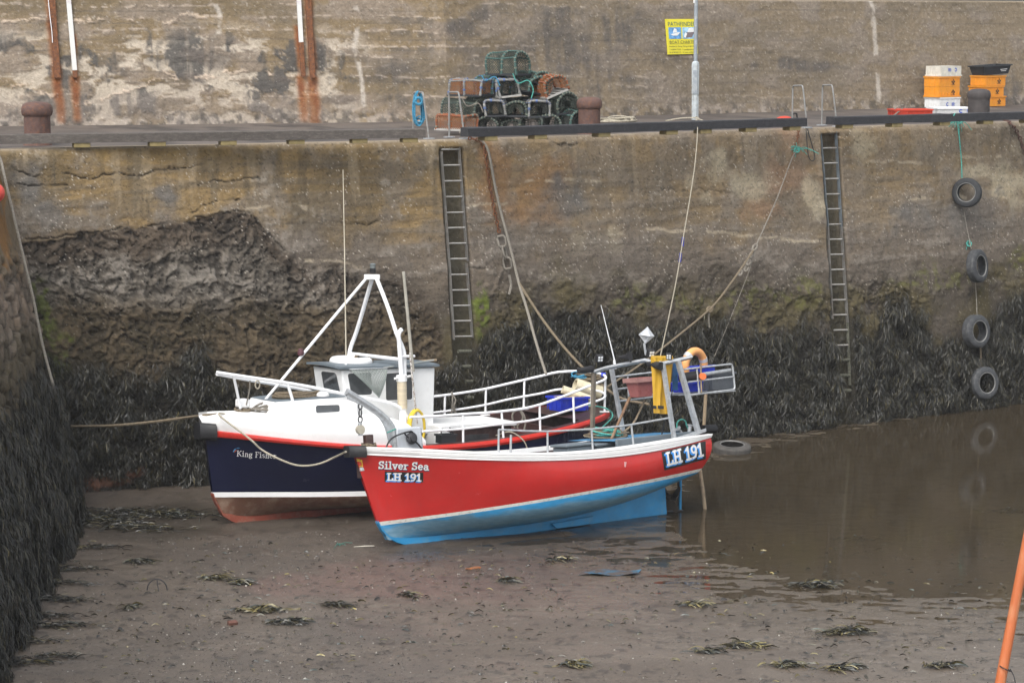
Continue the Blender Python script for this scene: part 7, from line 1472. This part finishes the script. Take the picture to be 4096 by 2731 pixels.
litter('twine_scrap', 'tangle of green twine on mud below the slack bow line', 'twine', 1354, 2180, f_)

# ================================================================ GEAR ON THE BOATS
# yellow oilskin trousers over the gantry
oil = mat('yellow_oilskin', (.48, .275, .012), .5, var=.08, bump=.25, bscale=12); TB_ = .62
t = thing('oilskin_trousers', 'yellow oilskin trousers hung over the gantry of the red boat', 'trousers', SF.at(2650, 1432, TB_))
def drape(b_, xs0, xs1, y0, y1, xs0b, xs1b, fold):
    rows = []
    for i, f in enumerate(np.linspace(0, 1, 12)):
        r_ = []
        for j, g_ in enumerate(np.linspace(0, 1, 9)):
            x = (xs0 + (xs1 - xs0) * g_) * (1 - f) + (xs0b + (xs1b - xs0b) * g_) * f; p = SF.at(x, y0 + (y1 - y0) * f, b_); r_.append(Vector(p) + Vector(SF.t) * (.025 * math.sin(g_ * 9 + f * 2) * (1 - .5 * f) + fold * math.sin(g_ * 3.14)))
        rows.append(r_)
    return rows
mb = MB(); mb.sheet(drape(TB_ + .05, 2602, 2655, 1430, 1652, 2613, 2641, .06)[::-1], .03); leg1 = mb.build('leg', oil, t); mb = MB(); mb.sheet(drape(TB_ + .02, 2638, 2693, 1431, 1655, 2637, 2673, .06)[::-1], .03); leg2 = mb.build('leg', oil, t)
mb = MB(); mb.sheet([[SF.at(x, y, TB_ + b_) for x in np.linspace(2604, 2690, 9)] for y, b_ in ((1450, .09), (1432, .08), (1425, .0), (1432, -.1), (1470, -.12))][::-1], .012); mb.build('seat', oil, t)
blk = mat('oilskin_black_patch', (.02, .02, .02), .6)
for lg_, x0, x1 in ((leg1, 2613, 2626), (leg2, 2631, 2655)):
    mb = MB(); mb.hexa([SF.at(x, y, TB_ + .13) for x, y in ((x0, 1634), (x1, 1636), (x1, 1623), (x0, 1621))] + [SF.at(x, y, TB_ + .135) for x, y in ((x0, 1634), (x1, 1636), (x1, 1623), (x0, 1621))]); mb.build('knee_patch', blk, lg_)
mb = MB(); mb.sheet([[SF.at(x, y, .5) for x in np.linspace(2692, 2712, 4)] for y in np.linspace(1436, 1560, 6)][::-1], .02); o = mb.build('jacket', mat('blue_jacket_cloth', (.02, .10, .25), .8, var=.2), origin=tuple(SF.at(2700, 1436, .5))); tag(o, 'blue jacket sleeve hanging behind the yellow trousers', 'jacket')
# crates on the stern basket
def frame_M(fr, u, b, z, yaw=0): m = fr.matrix(); return Matrix.Translation(Vector(fr.P(u, b, z))) @ m.to_3x3().to_4x4() @ Matrix.Rotation(R(yaw), 4, 'Z')
def crate(fr, u, b, z, L_, W_, H_, m, lab, name='crate', yaw=0, flare=.03, grp=None, lid=False):
    M = frame_M(fr, u, b, z, yaw); t = thing(name, lab, 'crate', M, grp); tray(M, L_, W_, H_, m, t, flare=flare, lip=.025); return M, t
zb = zn + .03; faded_red = mat('faded_red_plastic', (.36, .12, .11), .6, var=.15, col2=(.22, .03, .03), amt=.6, vscale=4)
q = SF.uz(2565, 1586, -.35); M = frame_M(SF, q[0], -.35, q[1], 0); t = thing('basket', 'faded red fish basket on the far rail behind the trousers', 'basket', M); tray(M, .40, .34, .33, faded_red, t, flare=.05, ribs=False, lip=.03)
mb = MB(); mb.grid([[M @ Vector((x * .235, y * .205, z)) for x, y in ((-1, -1), (1, -1), (1, 1), (-1, 1), (-1, -1))] for z in (.26, .335)]); mb.build('rim_band', mat('pale_red_rim', (.42, .22, .20), .6, var=.15), t)
ua = SF.uz(2800, 1560, .4)[0]
crate(SF, ua - .02, .18, zb, .56, .45, .18, blue_plastic, 'lower blue crate on the stern basket of the red boat', grp='blue crates on the red boat'); crate(SF, ua + .12, .10, zb + .20, .60, .45, .24, blue_plastic, 'upper blue crate under the orange ring buoy', grp='blue crates on the red boat')
crate(SF, ua + .30, .52, zb + .01, .50, .38, .29, mat('slate_grey_plastic', (.085, .095, .11), .5, var=.12), 'dark grey bin at the after end of the stern basket', 'bin')
# hauler roller
mb = MB(); mb.tube([SF.at(2725, 1512, .72), SF.at(2790, 1500, .72)], .085, 16); o_t = thing('net_roller', 'black net roller with orange end cap on the red boat stern', 'roller', SF.at(2725, 1512, .72)); mb.build('drum', rubber, o_t); mb = MB(); mb.tube([SF.at(2790, 1500, .74), SF.at(2922, 1480, .74)], .034, 10); mb.build('shaft', galv, o_t); mb = MB(); mb.tube([SF.at(2808, 1505, .84), SF.at(2812, 1505, .92)], .06, 14); mb.build('orange_cap', mat('orange_cap_paint', (.65, .14, .03), .5), o_t); mb = MB(); mb.tube([SF.at(2803, 1455, .82), SF.at(2806, 1570, .82)], .016, 7); mb.build('bracket', wood_pale, o_t)
# orange ring buoy
lb = thing('ring_buoy', 'pale orange lifebuoy ring standing in the blue crate on the red boat', 'lifebuoy', SF.at(2778, 1480, .25)); c = np.array(SF.at(2778, 1462, .22)); x = unit(SF.w * .93 + SF.t * -.2); y = np.array([0, 0, 1.]); R1, r1_ = .255, .072
ring_ = lambda a, rr: c + (x * math.cos(a) + y * math.sin(a)) * rr
mb = MB(); mb.tube([ring_(a, R1) for a in np.linspace(0, 2 * math.pi, 48, endpoint=False)], r1_, 16, closed=True); mb.build('ring', mat('pale_orange_ring', (.72, .34, .12), .5, var=.06), lb)
for a0 in (R(135), R(20), R(-100)):
    mb = MB(); mb.tube([ring_(a, R1) for a in np.linspace(a0 - .13, a0 + .13, 5)], r1_ + .006, 16); mb.build('reflective_band', mat('grey_band', (.45, .45, .46), .4, var=.1), lb)
# poles and sticks
def stick(pts, r, m, lab, name='pole', cat='pole'): mb = MB(); mb.tube([np.array(p) for p in pts], r, 8); o = mb.build(name, m, origin=tuple(pts[0])); tag(o, lab, cat); return o
stick([SF.at(2441, 1768, -.1), SF.at(2480, 1676, -.25), SF.at(2519, 1590, -.4)], [.026, .026, .03], mat('brown_pole_wood', (.16, .09, .05), .8, var=.3, col2=(.3, .22, .14), amt=.6, stretch=(1, 1, .3)), 'brown wooden pole leaning in the red boat beside the rope heap')
stick(bez([SF.at(2496, 1726, -.5), SF.at(2532, 1694, -.55), SF.at(2556, 1650, -.6), SF.at(2579, 1600, -.6)], 14), .018, wood_pale, 'crooked pale stick leaning in the red boat'); stick([SF.at(2640, 1770, .3), SF.at(2655, 1700, .4), SF.at(2706, 1500, .5)], [.012, .012, .006], rubber, 'slim black fishing rod standing against the gantry leg', 'fishing_rod', 'fishing rod')
stick([at_y(2816, 1700, 47.5), at_y(2823, 1580, 47.5), at_y(2826, 1570, 47.5)], .032, wood_pale, 'weathered pole standing behind the stern of the red boat')
c = mud_at(2825, 2040); stick([c - np.array([0, 0, .2]), at_y(2812, 1965, c[1] + .1), at_y(2800, 1880, c[1] + .3)], .034, wood_pale, 'grey pole standing in the water under the red boat stern')
coil(None, .42, .20, 9, .017, rope_tan, 51, 'rope_heap', 'tan rope heap inside the red boat by the leaning pole', .14, Matrix.Translation(Vector(SF.at(2420, 1748, -.45))) ); coil(None, .3, .15, 5, .015, rope_green, 52, 'rope_heap', 'green rope strands over the tan heap in the red boat', .15, Matrix.Translation(Vector(SF.at(2432, 1742, -.35))))
rope([SF.at(2707, 1722, .42), SF.at(2709, 1690, .42), SF.at(2725, 1677, .42), SF.at(2742, 1684, .42), SF.at(2746, 1700, .42), SF.at(2758, 1722, .45)], .014, rope_green, 'rope_end', 'green rope end looping between the stern bitts', n=24)
# gear on the blue boat
Mc = frame_M(KF, *(lambda q: (q[0], .15, q[1]))(KF.uz(2270, 1640, .15)), 0); t = thing('crate', 'bright blue crate with sacking on the stern deck of the blue boat', 'crate', Mc); tray(Mc, .62, .44, .26, blue_plastic, t, flare=.03, lip=.025)
mb = MB(); r_ = np.random.default_rng(6); mb.sheet([[Mc @ Vector((x, y, .23 + .05 * r_.uniform())) for x in np.linspace(-.26, .26, 7)] for y in np.linspace(-.17, .17, 5)], .02); mb.build('sacking', mat('tan_sacking', (.34, .27, .2), .9, var=.3), t)
cream = mat('cream_vinyl', (.62, .56, .40), .5, var=.08, col2=(.4, .34, .24), amt=.4)
def roll(p, q, r, lab, m=cream):
    t = thing('vinyl_roll', lab, 'roll', p); mb = MB(); g = []; p, q = np.array(p), np.array(q); d = unit(q - p); a = unit(np.cross(d, (0, 0, 1))); b = np.cross(a, d)
    prof_ = [(r, 0), (r, 1), (r * .72, 1), (r * .72, 0)]; mb.grid([[p + (q - p) * f + (a * math.cos(th) + b * math.sin(th)) * rr for th in np.linspace(0, 6.2832, 20)] for rr, f in prof_ + [prof_[0]]]); mb.build('tube', m, t, angle=50)
roll(KF.at(2250, 1556, .05), KF.at(2358, 1596, .25), .075, 'thin cream vinyl roll lying over the blue crate'); roll(KF.at(2300, 1538, -.25), KF.at(2402, 1570, -.1), .13, 'thick cream vinyl roll at the stern rail of the blue boat')
coil(None, .30, .2, 7, .012, rope_tan, 61, 'rope_heap', 'tan rope tangle on top of the thick cream roll', .14, Matrix.Translation(Vector(KF.at(2360, 1520, -.25)))); coil(None, .16, .12, 5, .012, rope_blue, 62, 'rope_heap', 'pale blue rope tangle at the stern rail of the blue boat', .12, Matrix.Translation(Vector(KF.at(2318, 1512, -.3))))
coil(None, .52, .26, 11, .022, rope_tan, 63, 'rope_coil', 'tan rope coil lying on the trunk cabin roof of the blue boat', .10, Matrix.Translation(Vector(KF.at(1182, 1592, .1))) @ KF.rot().to_4x4())
coil(None, .26, .17, 6, .020, rope_grey, 64, 'rope_heap', 'brown rope tangle on the foredeck before the trunk cabin', .22, Matrix.Translation(Vector(KF.at(1046, 1658, .1)))); coil(None, .15, .15, 4, .02, rope_tan, 65, 'rope_turns', 'tan rope turns round the white bow post', .06, Matrix.Translation(Vector(KF.at(972, 1645, 0))))
rope([KF.at(1000, 1522, .1), KF.at(998, 1560, .1), KF.at(985, 1620, .1)], .012, rope_grey, 'lashing', 'thin grey lashing hanging from the bow rail of the blue boat', n=10)
for (x, y, lab) in ((1030, 1538, 'small rope loop hanging on the bow rail of the blue boat'),): rope([KF.at(x + 9 * math.cos(a), y + 16 * math.sin(a), .1) for a in np.linspace(1.6, 7.8, 12)], .012, rope_pale, 'rope_loop', lab, n=20)
for (u_, lab) in ((4.2, 'grey rope hitched on the far rail nearer the wheelhouse'), (5.05, 'grey rope hitched on the far rail halfway along')):
    b_ = -bo(u_) + .03; z0 = float(zRl(u_)); rope([KF.P(u_, b_, z0 + .03), KF.P(u_ + .06, b_ + .05, z0 - .1), KF.P(u_ + .02, b_ + .05, z0 - .25), KF.P(u_ + .09, b_ + .05, z0 - .38), KF.P(u_ + .03, b_ + .04, z0 - .2), KF.P(u_ + .03, b_ - .05, z0 + .03), KF.P(u_, b_ + .04, z0 - .05), KF.P(u_ - .02, b_ + .04, z0 - .5)], .014, rope_grey, 'rope_hitch', lab, n=36)
p = KF.at(2080, 1640, .1); rope([p, p + np.array([.05, 0, -.15]), p + np.array([-.05, -.02, -.3]), p + np.array([.04, -.02, -.42]), p + np.array([.1, 0, -.2]), p + np.array([.0, 0, .0]), p + np.array([-.14, .0, -.1]), p + np.array([-.05, 0, -.5])], .018, rope_grey, 'rope_hank', 'grey rope hank hanging over the pound board of the blue boat', n=40)
rope([KF.P(4.6, 1.02, 1.42), KF.P(4.75, 1.25, 1.50), KF.P(4.95, 1.36, 1.36), KF.P(5.05, 1.40, 1.15)], .012, rope_pale, 'mooring_line', 'pale line end draped over the red strake of the blue boat', n=20)
rope([KF.P(6.9, .6, 1.85), KF.P(7.1, .9, 1.80), KF.P(7.15, 1.02, 1.66), SF.at(2400, 1720, -.7), SF.at(2405, 1748, -.5)], .014, rope_green, 'mooring_line', 'green line from the blue boat stern down into the red boat', n=30)
# yellow hose, black box
c = KF.at(1664, 1712, .85); hose = thing('hose_coil', 'yellow hose coil hung beside the wheelhouse of the blue boat', 'hose', c); mb = MB(); hy = mat('yellow_hose', (.62, .45, .04), .45, var=.08)
pts = []
for k in range(3):
    for a in np.linspace(0, 6.28, 20, endpoint=False): pts.append(np.array(c) + SF.w * (.17 - .012 * k) * math.cos(a) + np.array([0, 0, 1]) * (.33 - .01 * k) * math.sin(a) + SF.t * .025 * k)
mb.tube(pts, .022, 8); mb.build('hose', hy, hose)
Mb = frame_M(KF, 3.55, 1.02, 1.33, 0); t = thing('battery_box', 'black open box of wires on the side deck of the blue boat', 'box', Mb); tray(Mb, .3, .2, .16, black_p, t, ribs=False); mb = MB(); mb.tube(bez([Mb @ Vector(q) for q in ((-.1, 0, .16), (-.05, .05, .24), (.05, -.05, .2), (.1, .03, .26), (.16, -.05, .1))], 20), .012, 6); mb.build('wiring', rubber, t)
# roof gear: horseshoe buoy, landing net, oar
c = np.array(KF.at(1405, 1445, -.12)); t = thing('horseshoe_buoy', 'white horseshoe lifebuoy lying on the wheelhouse roof', 'lifebuoy', c); x, y = KF.w, KF.t
mb = MB(); k_ = [c + (x * math.cos(a) + y * math.sin(a)) * .30 for a in np.linspace(R(35), R(325), 28)]; mb.tube(k_, .085, 12); mb.build('float', white, t); mb = MB(); mb.tube([k_[0], k_[1]], .09, 12); mb.build('end_cover', mat('brown_cover', (.12, .09, .06), .8), t); mb = MB(); mb.tube([k_[-2], k_[-1]], .09, 12); mb.build('end_cover', mat('brown_cover', (.12, .09, .06), .8), t)
nt0 = thing('landing_net', 'grey landing net hanging over the wheelhouse side window', 'landing net', KF.at(1440, 1478, .62)); C0 = np.array(KF.at(1462, 1473, .62)); rn = .37; netm = mat('grey_net_cord', (.34, .38, .36), .8, var=.2); low = np.array(KF.at(1502, 1588, .62)) - C0
rim = lambda a: C0 + KF.w * rn * math.cos(a) + KF.t * (.10 + .16 * math.sin(a)) + np.array([0, 0, .02 * math.sin(a)])
mb = MB(); mb.tube([rim(a) for a in np.linspace(0, 6.2832, 32, endpoint=False)], .010, 6, closed=True); mb.build('rim', galv, nt0)
def bag(a, f): p = rim(a); return p * (1 - f) + (C0 + low + KF.t * .12) * f + KF.t * .05 * math.sin(3.14 * f)
mb = MB()
for i in range(30):
    for s_ in (1, -1): mb.tube([bag(2 * math.pi * (i + s_ * j * .9) / 30, j / 9) for j in range(10)], .0042, 3, cap=False)
mb.build('netting', netm, nt0); mb = MB(); mb.tube([C0 + KF.w * rn, np.array(KF.at(1735, 1440, .3))], .014, 7); mb.build('handle', mat('alloy_handle', (.4, .42, .4), .4, .4), nt0)
stick([KF.at(1530, 1455, -.2), KF.at(1745, 1440, -.2)], [.02, .024], wood_pale, 'oar lying along the wheelhouse roof', 'oar', 'oar')
# pulley block under the davit
pb = thing('pulley_block', 'galvanised pulley block hanging on chain from the bow davit', 'pulley', SF.at(1441, 1620, bd)); mb = MB()
for (y0, y1, w_) in ((1612, 1638, 7), (1634, 1668, 5), (1664, 1690, 8)): mb.tube([SF.at(1441 + w_ * math.cos(a), (y0 + y1) / 2 + (y1 - y0) / 2 * math.sin(a), bd) for a in np.linspace(0, 6.28, 14, endpoint=False)], .012, 6, closed=True)
mb.build('shackle', steel_dark, pb); mb = MB(); a = SF.at(1441, 1715, bd); SF.box(mb, *(lambda q: (q[0], bd, q[1]))(SF.uz(1441, 1716, bd)), .065, .05, .21); mb.build('block_cheek', galv, pb, bevel=.008); mb = MB(); mb.tube([np.array(a) + SF.t * .03 - np.array([0, 0, .01]), np.array(a) - SF.t * .03 - np.array([0, 0, .01])], .075, 18); mb.build('sheave', mat('cream_sheave', (.4, .37, .3), .6), pb)
